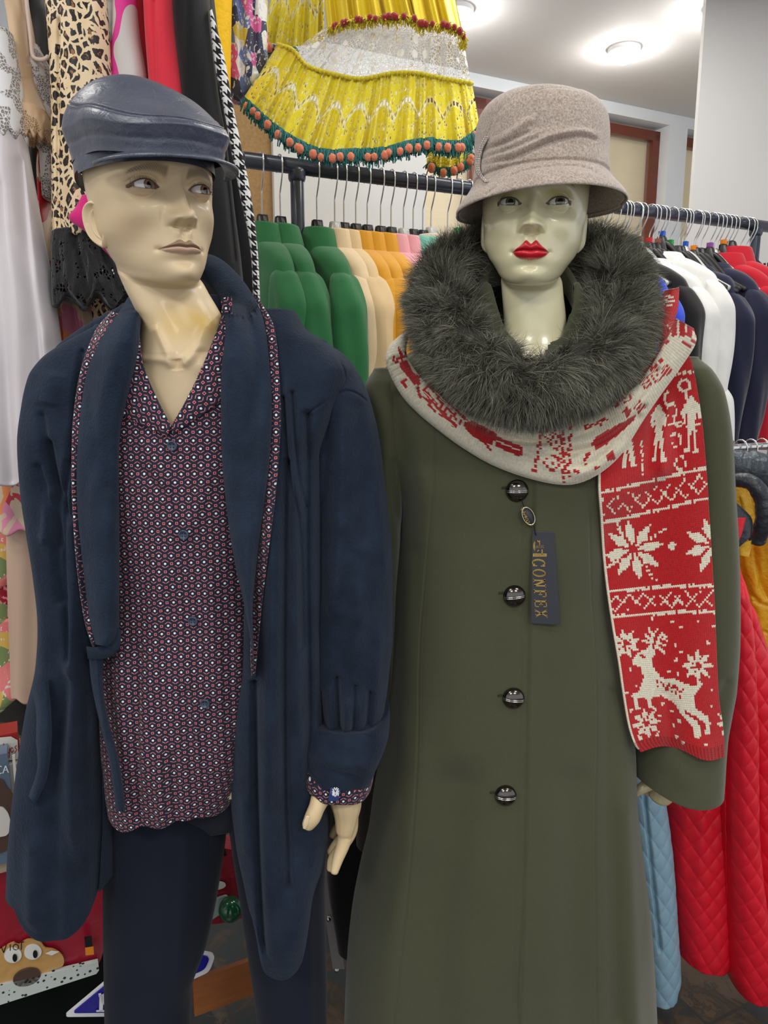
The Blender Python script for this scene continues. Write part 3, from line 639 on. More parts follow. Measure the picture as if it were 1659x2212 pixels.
def make_head(p):
    s, ph, x, y, z, c = head_grid(p); x0, z0 = x.copy(), z.copy()
    fr = smooth(.02, .35, c)[None, :]*smooth(p['sneck']+.03, p['sneck']-.02, s)[:, None]
    d = np.zeros(x.shape); ax = np.abs(x)
    ez, ex = p['eye_z'], p['eye_x']
    def g(a, cx, cz, sx, sz): 
        nonlocal d; d += a*(G(x, z, cx, cz, sx, sz)+(G(x, z, -cx, cz, sx, sz) if cx else 0))
    # brow, sockets, cheeks
    g(.0045*p['brow'], .027, ez+.020, .020, .008); g(.003*p['brow'], 0, ez+.022, .018, .012)
    g(-.0115, ex*.93, ez+.001, .0175, .0125); g(-.006, .0125, ez+.001, .008, .013)
    g(-.004, ex*1.25, ez-.006, .018, .010)
    g(.0055*p['cheek'], .046, ez-.030, .018, .015); g(-.005*p['hollow'], .046, ez-.064, .017, .020); g(-.002, .030, ez-.052, .010, .014)
    # nose: ridge, tip, wings
    nt = p['nose_z']; L = ez+.012-nt
    t = np.clip((ez+.012-z)/L, 0, 1.0)
    amp = (.004+.0165*t**1.1)*p['nose']; wid = .0066+.0045*t**2; under = smooth(nt-.0085, nt-.0015, z)
    d += amp*np.exp(-(ax/wid)**2.4)*smooth(ez+.022, ez-.004, z)*under
    d += .0062*p['nose']*np.exp(-(ax/.0085)**2)*np.exp(-((z-nt-.004)/.0075)**2)*smooth(nt-.009, nt-.003, z)
    wx = p['wing']; wing = np.exp(-((ax-wx)/.0056)**2-((z-nt-.0015)/.0068)**2); d += .0105*wing*smooth(nt-.0095, nt-.004, z)
    d += -.0058*np.exp(-((ax-wx*.58)/.0036)**2-((z-(nt-.0050))/.0030)**2)*1.6                   # nostrils
    d += -.0028*np.exp(-((ax-(wx+.0075))/.0030)**2-((z-nt-.002)/.0075)**2)
    d += -.0016*np.exp(-(ax/.0030)**2)*smooth(nt-.008, nt-.011, z)*smooth(p['lip_z']+.010, p['lip_z']+.0155, z)   # philtrum
    d += .0030*G(ax, z, .007, (nt+p['lip_z'])/2, .004, .006)
    # mouth mound and lips
    lz, lw, th1, th2 = p['lip_z'], p['lip_w'], p['lip_up'], p['lip_lo']
    g(.0050, 0, lz, .026, .019)
    u = np.clip(ax/lw, 0, 1); bow = lz+(p['bow']*(1-np.exp(-(ax/.006)**2))-0)*(u < 1)
    zc = lz+.0012*np.exp(-(ax/.006)**2)*-1+p.get('curve', 0)*u**2          # line between the lips
    top = zc+th1*((1-u**1.7)*.78+.30*np.exp(-((ax-.0065)/.0048)**2)-.10*np.exp(-(ax/.003)**2))*(u < 1)
    bot = zc-th2*(1-u**2.6)**.8*(u < 1)
    inu = (u < 1) & (z <= top) & (z > zc); inl = (u < 1) & (z <= zc) & (z > bot)
    tu = np.clip((z-zc)/(top-zc+1e-5), 0, 1); tl = np.clip((zc-z)/(zc-bot+1e-5), 0, 1); fade = (1-u**4)
    d += np.where(inu, p['lipa']*.0052*np.sin(math.pi*np.clip(tu*.80+.16, 0, 1))**.8*fade, 0)
    d += np.where(inl, p['lipa']*.0066*np.sin(math.pi*np.clip(tl*.82+.14, 0, 1))**.7*fade, 0)
    d += -.0034*np.exp(-((z-zc)/.0011)**2)*smooth(1.12, .85, ax/lw)
    d += -.0030*np.exp(-((ax-lw*1.04)/.0035)**2-((z-zc)/.0035)**2)
    g(-.0042, 0, lz-th2-.0075, .016, .0055)
    g(p['chin']*.0062, 0, lz-.0335, .0145, .0115)
    g(.002, .012, lz-.036, .012, .012)
    y = y+d*fr
    # lids: a ball bulges the skin, the almond between the lids drops behind the eyeball
    R = .0135; eyd = p['eye_d']; holes = np.zeros(x.shape, bool); lidrim = np.zeros(x.shape)
    for sg in (-1, 1):
        cx = ex*sg; rx = x-cx; rz = z-ez; rr = rx**2+rz**2
        ball = eyd+np.sqrt(np.clip(R**2-rr, 0, None)); m = (rr < R**2) & (c[None, :] > 0)
        ks = .0028; h_ = np.clip(.5+.5*(ball-y)/ks, 0, 1); y = np.where(m, y*(1-h_)+ball*h_+ks*h_*(1-h_), y)
        up = p['lid_up']; lo = p['lid_lo']; hw = p['lid_w']; q = np.clip(rx*sg/hw, -1, 1)      # -1 inner, +1 outer corner
        tilt = p['tilt']*q
        zt = tilt+up*(1-np.abs(q+.12*(1-q*q))**2.3); zl = tilt-lo*(1-np.abs(q-.15*(1-q*q))**2.2)
        ins = (np.abs(rx) < hw) & (rz < zt) & (rz > zl) & (c[None, :] > .2)
        y = np.where(ins, eyd+.004, y); holes |= ins
        e1 = np.abs(rz-zt); lidrim = np.maximum(lidrim, np.where((np.abs(rx) < hw*1.03) & (~ins) & (rz > 0-.001) & (rz < zt+p.get('lnr', .0016)), 1.0, 0))
        if p.get('lnr'): lidrim = np.maximum(lidrim, np.where((np.abs(rx) < hw*1.03) & (~ins) & (rz <= zl) & (rz > zl-.0009) & (q > -.6), .7, 0))
        # crease above the lid
        y = y-np.where((np.abs(rx) < hw*1.25), .0020*np.exp(-((rz-(zt+.0048+.001*(1-q*q)))/.0011)**2)*(1-np.clip(np.abs(rx)/(hw*1.25), 0, 1)**3), 0)*fr
        y = y-np.where((np.abs(rx) < hw*1.1), .0007*np.exp(-((rz-(zl-.0042))/.0016)**2)*(1-np.clip(np.abs(rx)/(hw*1.1), 0, 1)**3), 0)*fr
    V = np.stack([x, -y, np.where(z0 < ez-.004, ez-.004+(z-ez+.004)*p.get('zs', 1), z)], -1)
    # paint
    col = np.empty(V.shape); col[:] = srgb(p['skin'])
    def paint(mask, cc):
        nonlocal col; mm = np.clip(mask, 0, 1)[..., None]*(c > -.2)[None, :, None]; col = col*(1-mm)+np.array(srgb(cc))*mm
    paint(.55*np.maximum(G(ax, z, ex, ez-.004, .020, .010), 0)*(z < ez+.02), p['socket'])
    if p.get('blush'): paint(.55*G(ax, z, .052, ez-.045, .016, .022), p['blush'])
    if p.get('shadow'): 
        for sg in (-1, 1):
            q = (x*sg-ex)/p['lid_w']; paint(.65*np.exp(-((z-ez-.0105-.002*(1-q*q))/.0035)**2)*smooth(1.5, .6, np.abs(q)), p['shadow'])
    for sg in (-1, 1):                         # painted eyebrow strokes
        bx = (x*sg-p['brow_in'])/(p['brow_out']-p['brow_in']); bz = p['brow_z']+p['brow_h']*np.sin(np.clip(bx, 0, 1)*2.3)-p['brow_t']*np.clip(bx, 0, 1)**2
        st = .5+.5*np.sin((x*sg*1.0-(z-bz)*.9)*2600+np.sin(z*4000))
        mm = np.exp(-((z-bz)/(p['brow_w']*(1.1-.75*np.clip(bx, 0, 1))))**4)*smooth(-.06, .05, bx)*smooth(1.06, .9, bx)*(.45+.5*st)
        paint(mm*p['brow_a'], p['brow_c'])
    paint(np.where(inu | inl, 1.0, 0)*fr, p['lip_c'])
    if p.get('lip_c2'): paint(np.where(inu, 1.0, 0)*fr, p['lip_c2'])
    paint(.8*np.exp(-((z-zc)/.0009)**2)*smooth(1.05, .95, ax/lw), p['lip_line'])
    paint(lidrim*.9, p['liner'])
    paint(holes*1.0, (120, 95, 85))
    if p.get('necktint'):
        for (cx_, cz_, sx_, sz_, a_) in p['necktint'][1]: paint(a_*G(x, z, cx_, cz_, sx_, sz_)*(c[None, :] > 0), p['necktint'][0])
    return dict(V=V, col=col, s=s, ph=ph, holes=holes)
def eye_mesh(name, center, R, gaze, iris, m, parent, Rmat, ir=.0062, pr=.0028, iris2=None):
    n = 72; a = np.linspace(0, math.pi, n); b = np.linspace(0, 2*math.pi, n)
    gz = np.array(gaze, float); gz /= np.linalg.norm(gz)
    u = np.cross(gz, [0, 0, 1]); u /= np.linalg.norm(u); w = np.cross(u, gz)
    D = np.cos(a)[:, None, None]*gz+np.sin(a)[:, None, None]*(np.cos(b)[None, :, None]*u+np.sin(b)[None, :, None]*w)
    rad = R*(1+.035*np.exp(-(a/.5)**4))[:, None, None]
    V = D*rad; dist = (a*R)[:, None]+0*b[None, :]
    rad_n = .5+.5*np.sin(b*23)[None, :]*np.sin(b*7+1)[None, :]
    col = np.empty(V.shape); col[:] = srgb((216, 214, 212))
    ii = np.array(srgb(iris)); i2 = np.array(srgb(iris2 or iris))
    irc = ii*(1-rad_n[..., None]*.5)+i2*rad_n[..., None]*.5; edge = smooth(ir*.8, ir, dist)[..., None]
    irc = irc*(1-edge*.55)
    col = np.where((dist < ir)[..., None], irc, col); col = np.where((dist < pr)[..., None], np.array(srgb((14, 12, 12))), col)
    V = V+center
    V = V@Rmat[0].T*Rmat[1]+Rmat[2]
    return grid(name, V, m, parent, col=col)
M_skinm = Mat('male_mannequin_paint', (205, 185, 150), .42, spec=.35, coat=.08); M_skinm.color(M_skinm.attr()); M_skinm.vary(9, .025)
M_skinw = Mat('female_mannequin_paint', (205, 202, 165), .26, spec=.5, coat=.35); M_skinw.color(M_skinw.attr())
M_eye = Mat('glass_eye', (240, 240, 240), .06, spec=.6, coat=1); M_eye.color(M_eye.attr())
M_lash = Mat('lash_hair', (52, 36, 26), .6).m
def rotm(yaw, pitch, roll):
    return np.array(Matrix.Rotation(yaw, 3, 'Z') @ Matrix.Rotation(pitch, 3, 'X') @ Matrix.Rotation(roll, 3, 'Y'))
def lashes(p, R, parent, n=34, ln=.0085, low=True, m=None, wd=.00022):
    A = Acc(); rs = np.random.RandomState(5)
    for sg in (-1, 1):
        for upper in ((True, False) if low else (True,)):
            for i in range(n):
                q = -0.75+1.7*i/(n-1); q = min(q, .97); hw = p['lid_w']; rx = sg*q*hw
                zt = p['tilt']*q+(p['lid_up']*(1-abs(q+.12*(1-q*q))**2.3) if upper else -p['lid_lo']*(1-abs(q-.15*(1-q*q))**2.2))
                x = p['eye_x']*sg+rx; z = p['eye_z']+zt; y = p['eye_d']+math.sqrt(max(.0135**2-rx*rx-zt*zt, 0))
                l = ln*(.55+.6*max(q, 0))*(1 if upper else .38)*(.85+.3*rs.rand()); s2 = 1 if upper else -1
                dx = sg*(.30*q+.1*rs.randn()*.5); a = np.array([x, -y, z]); b = a+np.array([dx*l*.6, -l*.62, s2*l*.12]); c = b+np.array([dx*l*.8, -l*.20, s2*l*.55])
                A.add(np.array([a-[wd, 0, 0], a+[wd, 0, 0], b+[wd*.7, 0, 0], b-[wd*.7, 0, 0], c+[wd*.2, 0, 0], c-[wd*.2, 0, 0]]), [[0, 1, 2, 3], [3, 2, 4, 5]])
    V = np.vstack(A.V)@R[0].T*R[1]+R[2]
    return mesh_np('eyelashes', V, np.vstack(A.Q), m or M_lash, parent)
def ear_verts(sg, size, at, out=.55):
    """outer ear as a dished oval with a rolled rim; local frame of the head"""
    nu, nv = 26, 72; b = np.linspace(0, 2*math.pi, nv); r = np.linspace(0, 1, nu)
    V = np.zeros((nu, nv, 3))
    prof = np.array([(0, .004), (.3, .001), (.5, .004), (.62, .0075), (.74, .0055), (.88, .0125), (1.0, .008), (1.02, .002), (.9, -.003)])
    t = np.linspace(0, 1, len(prof)); rr = pch(t, prof[:, 0], r); hh = pch(t, prof[:, 1], r)
    el = size*(1.0-.0*np.cos(b)); wx = size*.56*(1+.22*np.sin(b))
    fy = -np.cos(b)[None, :]*wx*rr[:, None]; fz = np.sin(b)[None, :]*el*rr[:, None]
    V[..., 1] = -fy*1.0; V[..., 2] = fz-fy*.25
    V[..., 0] = sg*(hh[:, None]*(1-.5*np.exp(-((b-math.pi*1.5)/.6)**2))[None, :]+(-fy+.012)*out)
    return V+np.array(at)
# ================================================================ MAN MANNEQUIN
# s, zf, zb, w, f, b, exponent
MROWS = [(0, 0.236, 0.236, 0.0004775, 0.0005, 0.0004, 2.1), (0.03, 0.233, 0.233, 0.02865, 0.034, 0.032, 2.1), (0.1, 0.217, 0.219, 0.0573, 0.066, 0.0624, 2.1), (0.18, 0.19, 0.196, 0.07115, 0.086, 0.0784, 2.1),
 (0.27, 0.158, 0.168, 0.07401, 0.0925, 0.0832, 2.15), (0.35, 0.133, 0.148, 0.07258, 0.0945, 0.0824, 2.2), (0.42, 0.11, 0.128, 0.07115, 0.0905, 0.0784, 2.25), (0.5, 0.084, 0.108, 0.06828, 0.0905, 0.0704, 2.2),
 (0.58, 0.058, 0.09, 0.0665, 0.09, 0.0684, 2.15), (0.65, 0.034, 0.074, 0.06, 0.0875, 0.0612, 2.1), (0.7, 0.016, 0.062, 0.053, 0.084, 0.0576, 2.05), (0.735, 0.004, 0.054, 0.048, 0.077, 0.0558, 2),
 (0.755, -0.001, 0.049, 0.0465, 0.066, 0.061, 2), (0.775, -0.0005, 0.044, 0.048, 0.048, 0.061, 2), (0.8, -0.004, 0.036, 0.051, 0.036, 0.061, 2), (0.84, -0.022, 0.014, 0.053, 0.035, 0.062, 2), (0.92, -0.055, -0.03, 0.056, 0.037, 0.064, 2), (1, -0.085, -0.075, 0.064, 0.044, 0.068, 2)]
PM = dict(rows=MROWS, zs=.93, sneck=.77, eye_z=.1135, eye_x=.0342, eye_d=.0715, brow=1.1, cheek=1.1, hollow=1.2, nose=1.12, nose_z=.0730, wing=.0135, lip_z=.0425, lip_w=.0265, lip_up=.0078, lip_lo=.0088, bow=.0, lipa=.75, chin=1.25, curve=-.0028,
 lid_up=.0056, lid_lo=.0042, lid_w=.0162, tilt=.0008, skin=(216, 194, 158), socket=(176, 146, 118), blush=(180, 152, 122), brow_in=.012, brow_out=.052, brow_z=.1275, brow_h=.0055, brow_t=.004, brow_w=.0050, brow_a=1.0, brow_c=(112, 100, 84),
 lip_c=(196, 164, 142), lip_c2=(150, 124, 100), lip_line=(110, 84, 66), liner=(104, 72, 52), necktint=((206, 170, 70), [(.012, -.044, .030, .020, .75), (-.028, -.05, .018, .022, .45)]))
def place_head(p, yaw, pitch, roll, scale, epx, epy, Y):
    """head transform so that the point between the eyes sits at a photograph pixel at distance Y"""
    Rm = rotm(yaw, pitch, roll); target = P(epx, epy, Y); loc = target-scale*(Rm@np.array([0, -.0925, p['eye_z']]))
    return Rm, scale, loc
def torso_rings(last, rings, ph, nr, yaw=0.0):
    """continue a neck ring down to the torso: rings = (z, cx, cy, w, f, b)"""
    ph = ph+yaw; c, sn = np.cos(ph), np.sin(ph); pts = []
    for z, cx, cy, w, f, b in rings:
        pts.append(np.stack([cx+w*np.sign(sn)*np.abs(sn)**.9, cy-np.where(c > 0, f*np.abs(c)**.9, -b*np.abs(c)**.9), np.full(len(ph), z)], 1))
    st = np.array([last]+pts); n = nr; L = np.linspace(0, 1, len(st)); q = np.linspace(0, 1, n+1)[1:]
    res = np.zeros((n, len(ph), 3))
    for k in range(3):
        i = np.clip(np.searchsorted(L, q)-1, 0, len(L)-2); t = (q-L[i])/(L[i+1]-L[i])
        a = st[np.clip(i-1, 0, None)][..., k]; b_ = st[i][..., k]; c_ = st[i+1][..., k]; d_ = st[np.clip(i+2, None, len(st)-1)][..., k]; t = t[:, None]
        res[..., k] = .5*(2*b_+(c_-a)*t+(2*a-5*b_+4*c_-d_)*t*t+(3*b_-a-3*c_+d_)*t**3)
    return res
def fuse(parts, voxel, it=6, dec=None):
    """voxel-fuse overlapping pieces into one skin; returns verts, faces"""
    A = Acc()
    for V in parts: A.grid(V)
    me = bpy.data.meshes.new('t'); Q = np.vstack(A.Q); V = np.vstack(A.V)
    me.from_pydata(V.tolist(), [], Q.tolist()); me.validate(); bm = bmesh.new(); bm.from_mesh(me); bmesh.ops.remove_doubles(bm, verts=bm.verts, dist=1e-6)
    bmesh.ops.holes_fill(bm, edges=bm.edges, sides=0); bmesh.ops.recalc_face_normals(bm, faces=bm.faces); bm.to_mesh(me); bm.free()
    o = bpy.data.objects.new('t', me); COL.objects.link(o)
    r = o.modifiers.new('r', 'REMESH'); r.mode = 'VOXEL'; r.voxel_size = voxel
    s_ = o.modifiers.new('s', 'SMOOTH'); s_.iterations = it; s_.factor = .5
    dg = bpy.context.evaluated_depsgraph_get(); dg.update(); ev = o.evaluated_get(dg); m2 = ev.to_mesh()
    n = len(m2.vertices); v = np.zeros(n*3, np.float32); m2.vertices.foreach_get('co', v); v = v.reshape(-1, 3).astype(float)
    q = [tuple(p_.vertices) for p_ in m2.polygons]; q = np.array([(a+(a[-1],)) if len(a) == 3 else a for a in q if len(a) in (3, 4)])
    ev.to_mesh_clear(); bpy.data.objects.remove(o); bpy.data.meshes.remove(me)
    return v, q
def finger(pts, n=14):       # pts: (px, py, Y, radius px) -> tube grid in the world
    q = np.array([list(P(a, b, Y))+[r*Y/(CP+(CY-b)/F*SP)/F] for a, b, Y, r in pts])
    q = crom(q, 26); return tube_grid(q[:, :3], q[:, 3], n, True)
def body_object(name, grids, blobs, m, parent, default):
    """one mesh: painted grid (head + torso) plus fused limbs"""
    A = Acc(); cols = []
    for V, c in grids: A.grid(V); cols.append(c.reshape(-1, 3))
    for v, q in blobs: A.add(v, q); cols.append(np.tile(srgb(default), (len(v), 1)))
    return mesh_np(name, np.vstack(A.V), np.vstack(A.Q), m, parent, col=np.vstack(cols))
man = thing('male_mannequin', 'pale male mannequin in navy robe and leather flat cap, looking off to the side', 'mannequin', tuple(P(440, 1600, 1.05)*[1, 1, 0]))
HM = place_head(PM, .66, -.03, -.05, 1.0, 386, 401, .905)
hd = make_head(PM)
Vw = hd['V']@HM[0].T*HM[1]+HM[2]
_k = smooth(.77, .97, hd['s'])[:, None]; _c = Vw.mean(1)
Vw[..., 0] = _c[:, None, 0]+(Vw[..., 0]-_c[:, None, 0])*(1-.04*_k)+.030*smooth(.74, .95, hd['s'])[:, None]
nz = Vw[-1][:, 2].mean(); nc_ = Vw[-1].mean(0)
cx_ = (Vw[-1][:, 0].min()+Vw[-1][:, 0].max())/2; yf_ = Vw[-1][:, 1].min()
rg = [(nz-dz, cx_+dx, yf_+f+df, w, f, b) for dz, dx, df, w, f, b in ((.018, 0, .001, .066, .047, .066), (.036, -.003, .002, .078, .052, .070), (.056, -.008, .001, .105, .060, .078), (.080, -.014, -.001, .135, .068, .085), (.12, -.020, -.003, .142, .072, .09), (.17, -.022, -.004, .145, .074, .09), (.3, -.02, .0, .14, .07, .09), (.5, -.02, .01, .12, .07, .08), (.62, -.02, .02, .12, .06, .08))]
TR = torso_rings(Vw[-1], rg, hd['ph'], 150, .66)
# collar bones and the hollow between the neck tendons
FN = ([('r', [(300, 775), (350, 778), (378, 792)], 9, .004), ('r', [(440, 742), (412, 775), (392, 792)], 9, .004), ('r', [(335, 700), (358, 750), (372, 785)], 10, .004), ('r', [(455, 690), (425, 750), (395, 785)], 12, .004), ('r', [(382, 775), (384, 800)], 10, -.005)])
Vall = np.concatenate([Vw, TR]); X_, Y_ = proj(Vall); dd = fold_field(X_, Y_, FN); dd[:340] = 0
Vall[..., 1] -= dd*smooth(0, .5, np.cos(hd['ph']+.66)); call = np.concatenate([hd['col'], np.tile(srgb(PM['skin']), TR.shape[:2]+(1,))])
ears = []
for sg in (-1, 1):
    e = ear_verts(sg, .027, (sg*.0530, .002, .084)); ears.append((e@HM[0].T*HM[1]+HM[2]))
# right-hand side hand: thumb, palm edge, fingers pointing down
Yh = .950
palm = finger([(742, 1690, Yh, 40), (748, 1735, Yh, 34), (748, 1765, Yh, 26), (745, 1795, Yh, 20)])
arm = finger([(745, 1640, Yh+.03, 26), (745, 1670, Yh+.02, 28), (744, 1700, Yh+.005, 32)])
fing = [finger([(715, 1690, Yh-.01, 28), (694, 1722, Yh-.025, 22), (684, 1745, Yh-.034, 18), (675, 1766, Yh-.037, 18), (665, 1783, Yh-.037, 14)]),
        finger([(748, 1760, Yh, 21), (746, 1800, Yh, 17), (741, 1825, Yh-.004, 15), (730, 1855, Yh-.012, 12.5), (722, 1884, Yh-.02, 9)]),
        finger([(755, 1755, Yh+.018, 20), (757, 1795, Yh+.022, 15), (738, 1830, Yh+.012, 13), (720, 1855, Yh+.006, 12), (714, 1878, Yh, 9)]),
        finger([(757, 1760, Yh+.035, 18), (756, 1795, Yh+.04, 14), (732, 1820, Yh+.03, 13), (715, 1842, Yh+.024, 11)]),
        finger([(755, 1755, Yh+.05, 16), (748, 1785, Yh+.055, 12), (728, 1790, Yh+.05, 11), (718, 1806, Yh+.045, 9)])]
hv, hq = fuse([palm, arm]+fing, .0014, 5)
# finger creases
hx, hy = proj(hv); 
cr = fold_field(hx, hy, [('g', [(662, 1744), (668, 1748), (674, 1747)], 1.4, .0012), ('g', [(660, 1737), (668, 1740), (676, 1737)], 1.4, .0009), ('g', [(748, 1812), (755, 1815), (760, 1810)], 1.5, .001)]); hv[:, 1] -= cr
armL = finger([(160, 880, 1.06, 36), (160, 1100, 1.08, 32), (165, 1300, 1.05, 28), (165, 1440, 1.02, 24)]); armR = finger([(740, 880, 1.04, 46), (765, 1100, 1.05, 42), (760, 1350, 1.0, 34), (748, 1600, 1.0, 28)])
legL = finger([(350, 1640, 1.08, 60), (340, 1900, 1.08, 60), (330, 2200, 1.07, 45), (330, 2500, 1.04, 38)]); legR = finger([(625, 1640, 1.08, 34), (615, 1900, 1.08, 50), (625, 2200, 1.07, 42), (635, 2500, 1.04, 36)])
body_object('body', [(Vall, call)]+[(e, np.tile(srgb(PM['skin']), e.shape[:2]+(1,))) for e in ears]+[(a, np.tile(srgb((218, 196, 158)), a.shape[:2]+(1,))) for a in (armL, armR, legL, legR)], [(hv, hq)], M_skinm.m, man, (218, 194, 152))
gz = (.28, -1, .02)
for sg in (-1, 1):
    eye_mesh('eye', np.array([PM['eye_x']*sg, -PM['eye_d'], PM['eye_z']]), .0123, gz, (120, 88, 72), M_eye.m, man, HM, ir=.0067, pr=.0034, iris2=(160, 126, 104))
lashes(PM, HM, man)
nv = finger([(665, 1765, Yh-.0475, 5), (661, 1778, Yh-.0475, 6), (658, 1788, Yh-.046, 4)]);
A = Acc(); A.grid((nv-nv.mean((0, 1)))*[1, .35, 1]+nv.mean((0, 1))); A.obj('thumbnail', Mat('nail_paint', (226, 206, 168), .3).m, man)
# mannequin stand
mst = Mat('steel_base', (150, 150, 150), .3, metal=1).m
def stand(parent, x, y):
    A = Acc(); t = np.linspace(0, 2*math.pi, 49)
    A.grid(np.array([[(x+math.cos(a)*r, y+math.sin(a)*r, z) for a in t] for r, z in ((.001, .014), (.16, .013), (.165, .009), (.165, .001), (.001, .001))])); A.tube([(x, y, .01), (x, y, .9)], .011, 12, 4)
    A.obj('stand', mst, parent)
stand(man, float(P(335, 2100, 1.1)[0]), 1.11)
# ---------------------------------------------------------------- flat cap (head-local, then placed with the head)
M_leather = Mat('navy_leather', (74, 79, 95), .36, spec=.5, coat=.1); M_leather.vary(18, .14); M_leather.bump(M_leather.noise(45, 4, .6, dist=.6), .6, .004); M_leather.bump(M_leather.voro(700), .25, .0004)
cap = thing('flat_cap', 'dark navy leather flat cap on the male mannequin head', 'cap', tuple(P(330, 300, .95)))
def cap_grids():
    nr, nc = 170, 300; ph = np.linspace(-math.pi, math.pi, nc); t = np.linspace(0, 1, nr)
    c, s = np.cos(ph)[None], np.sin(ph)[None]; r = np.sin(np.clip(t*1.0, 0, 1)*math.pi*.5)[:, None]; h = np.cos(t*math.pi*.5)[:, None]
    rim = 1+.035*smooth(.55, .85, t)[:, None]-.10*smooth(.88, 1.0, t)[:, None]
    W_ = .083; Fd = .136; Bk = .088
    x = W_*s*r*rim*(1+.05*c); y = np.where(c > 0, Fd*c, Bk*c)*r*rim+.004
    top = .076-.030*smooth(.0, .13, y)+.010*smooth(0, -.06, y)-.016*smooth(-.07, -.12, y)
    base = .156-.016*smooth(.02, .13, y)-.010*smooth(.0, -.11, y)
    z = base+top*h**.72-.012*smooth(.9, 1.0, t)[:, None]*1.0
    z = z+.0
    V = np.stack([x, -y, z], -1)
    # seams: top panel outline and side seam
    g = np.zeros(x.shape)
    for tt in (.70,):
        dseam = np.abs(t[:, None]-(tt+.10*np.cos(ph)[None]+0*x)); g += -.0016*np.exp(-(dseam/.008)**2)+.0011*np.exp(-((dseam-.02)/.012)**2)
    g += -.0014*np.exp(-(np.abs(t-.95)/.008)**2)[:, None]
    rs = np.random.RandomState(8)
    for k in range(9):
        a = rs.rand()*6.28; g += .0016*np.sin(V[..., 0]*rs.uniform(20, 70)+V[..., 1]*rs.uniform(20, 70)+a)*(.4+.6*h)
    n = V-np.array([0, 0, .12]); n /= np.linalg.norm(n, axis=-1, keepdims=True)+1e-9
    V = V+n*g[..., None]
    # peak
    u = np.linspace(-1, 1, 90)[None, :]; q = np.linspace(0, 1, 24)[:, None]; A_ = 1.18
    a = u*A_
    inner = np.stack([.082*np.sin(a)+0*q, -(.105*np.cos(a)+.012)+0*q, .1385+0*a+0*q-.010*np.abs(u)**2], -1)
    reach = .034*(np.clip(1-np.abs(u)**2.6, 0, 1))**.7
    outer = np.stack([(.082+reach*.55)*np.sin(a)*1.01+0*q, -((.105+reach*1.0)*np.cos(a)+.012)+0*q, .1385-.015*(1-u**2)-.010*np.abs(u)**2+0*q], -1)
    Pk = inner*(1-q[..., None])+outer*q[..., None]
    Pk2 = Pk.copy(); Pk2[..., 2] -= .0038; Pkk = np.concatenate([Pk, Pk2[::-1]], 0)
    Pkk = np.concatenate([Pkk, Pkk[:1]], 0)
    # inner band hugging the head
    t2 = np.linspace(0, 1, 10)[:, None]
    B = np.stack([.0765*s*(1+.0*t2), -(np.where(c > 0, .098*c, .088*c)+.0)+0*t2, .150-.018*t2-.010*smooth(0, -.1, np.where(c > 0, .1*c, .1*c))-.004*(c > 0)+0*s], -1)
    return V, Pkk, B
cv, cpk, cb = cap_grids(); HC = (HM[0]@np.array(Matrix.Rotation(.03, 3, 'X')), 1.05, HM[2]+np.array([-.004, 0, .004]))
tf = lambda V, H=HC: V@H[0].T*H[1]+H[2]
grid('crown', tf(cv), M_leather.m, cap); grid('peak', tf(cpk), M_leather.m, cap); grid('headband', tf(cb), M_leather.m, cap)
# ================================================================ WOMAN MANNEQUIN
WROWS = [(0, .226, .226, .0005, .0005, .0005, 2.1), (.03, .224, .224, .028, .032, .036, 2.1), (.10, .209, .211, .056, .062, .074, 2.1), (.18, .184, .190, .0700, .082, .092, 2.1),
 (.27, .152, .162, .0735, .0885, .098, 2.15), (.35, .128, .142, .0725, .0905, .097, 2.2), (.42, .106, .122, .0715, .0875, .092, 2.2), (.50, .080, .103, .0690, .0870, .082, 2.15),
 (.58, .055, .086, .0675, .0865, .070, 2.1), (.65, .032, .070, .0600, .0835, .062, 2.05), (.70, .015, .058, .0500, .0790, .056, 2.0), (.735, .003, .050, .0435, .0700, .053, 2.0),
 (.755, -.001, .045, .0400, .0590, .052, 2.0), (.775, -.0005, .040, .0410, .0420, .051, 2.0), (.80, -.005, .032, .0425, .0300, .050, 2.0), (.84, -.025, .010, .0430, .0280, .050, 2.0), (.92, -.062, -.035, .0445, .0300, .052, 2.0), (1.0, -.100, -.085, .056, .038, .058, 2.0)]
PW = dict(rows=WROWS, zs=.94, sneck=.77, eye_z=.1075, eye_x=.0315, eye_d=.0700, brow=.45, cheek=1.2, hollow=.9, nose=1.05, nose_z=.0725, wing=.0118, lip_z=.0430, lip_w=.0235, lip_up=.0125, lip_lo=.0120, bow=.0, lipa=1.25, chin=1.0, curve=-.0012,
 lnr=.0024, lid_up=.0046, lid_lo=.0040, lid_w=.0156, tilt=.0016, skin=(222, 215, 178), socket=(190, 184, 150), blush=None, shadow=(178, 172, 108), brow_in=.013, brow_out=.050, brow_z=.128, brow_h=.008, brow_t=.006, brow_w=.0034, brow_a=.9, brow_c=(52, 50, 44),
 lip_c=(214, 34, 48), lip_c2=(196, 26, 42), lip_line=(120, 14, 26), liner=(44, 40, 42))
wom = thing('female_mannequin', 'pale glossy female mannequin with red lips in olive coat and felt hat', 'mannequin', tuple(P(1160, 1600, 1.12)*[1, 1, 0]))
HW = place_head(PW, -.2, -.02, .03, 1.0, 1153, 431, 1.0)
hw_ = make_head(PW)
Vw = hw_['V']@HW[0].T*HW[1]+HW[2]
Vw[..., 0] += .012*smooth(.74, .95, hw_['s'])[:, None]
nz = Vw[-1][:, 2].mean(); cx_ = (Vw[-1][:, 0].min()+Vw[-1][:, 0].max())/2; yf_ = Vw[-1][:, 1].min()
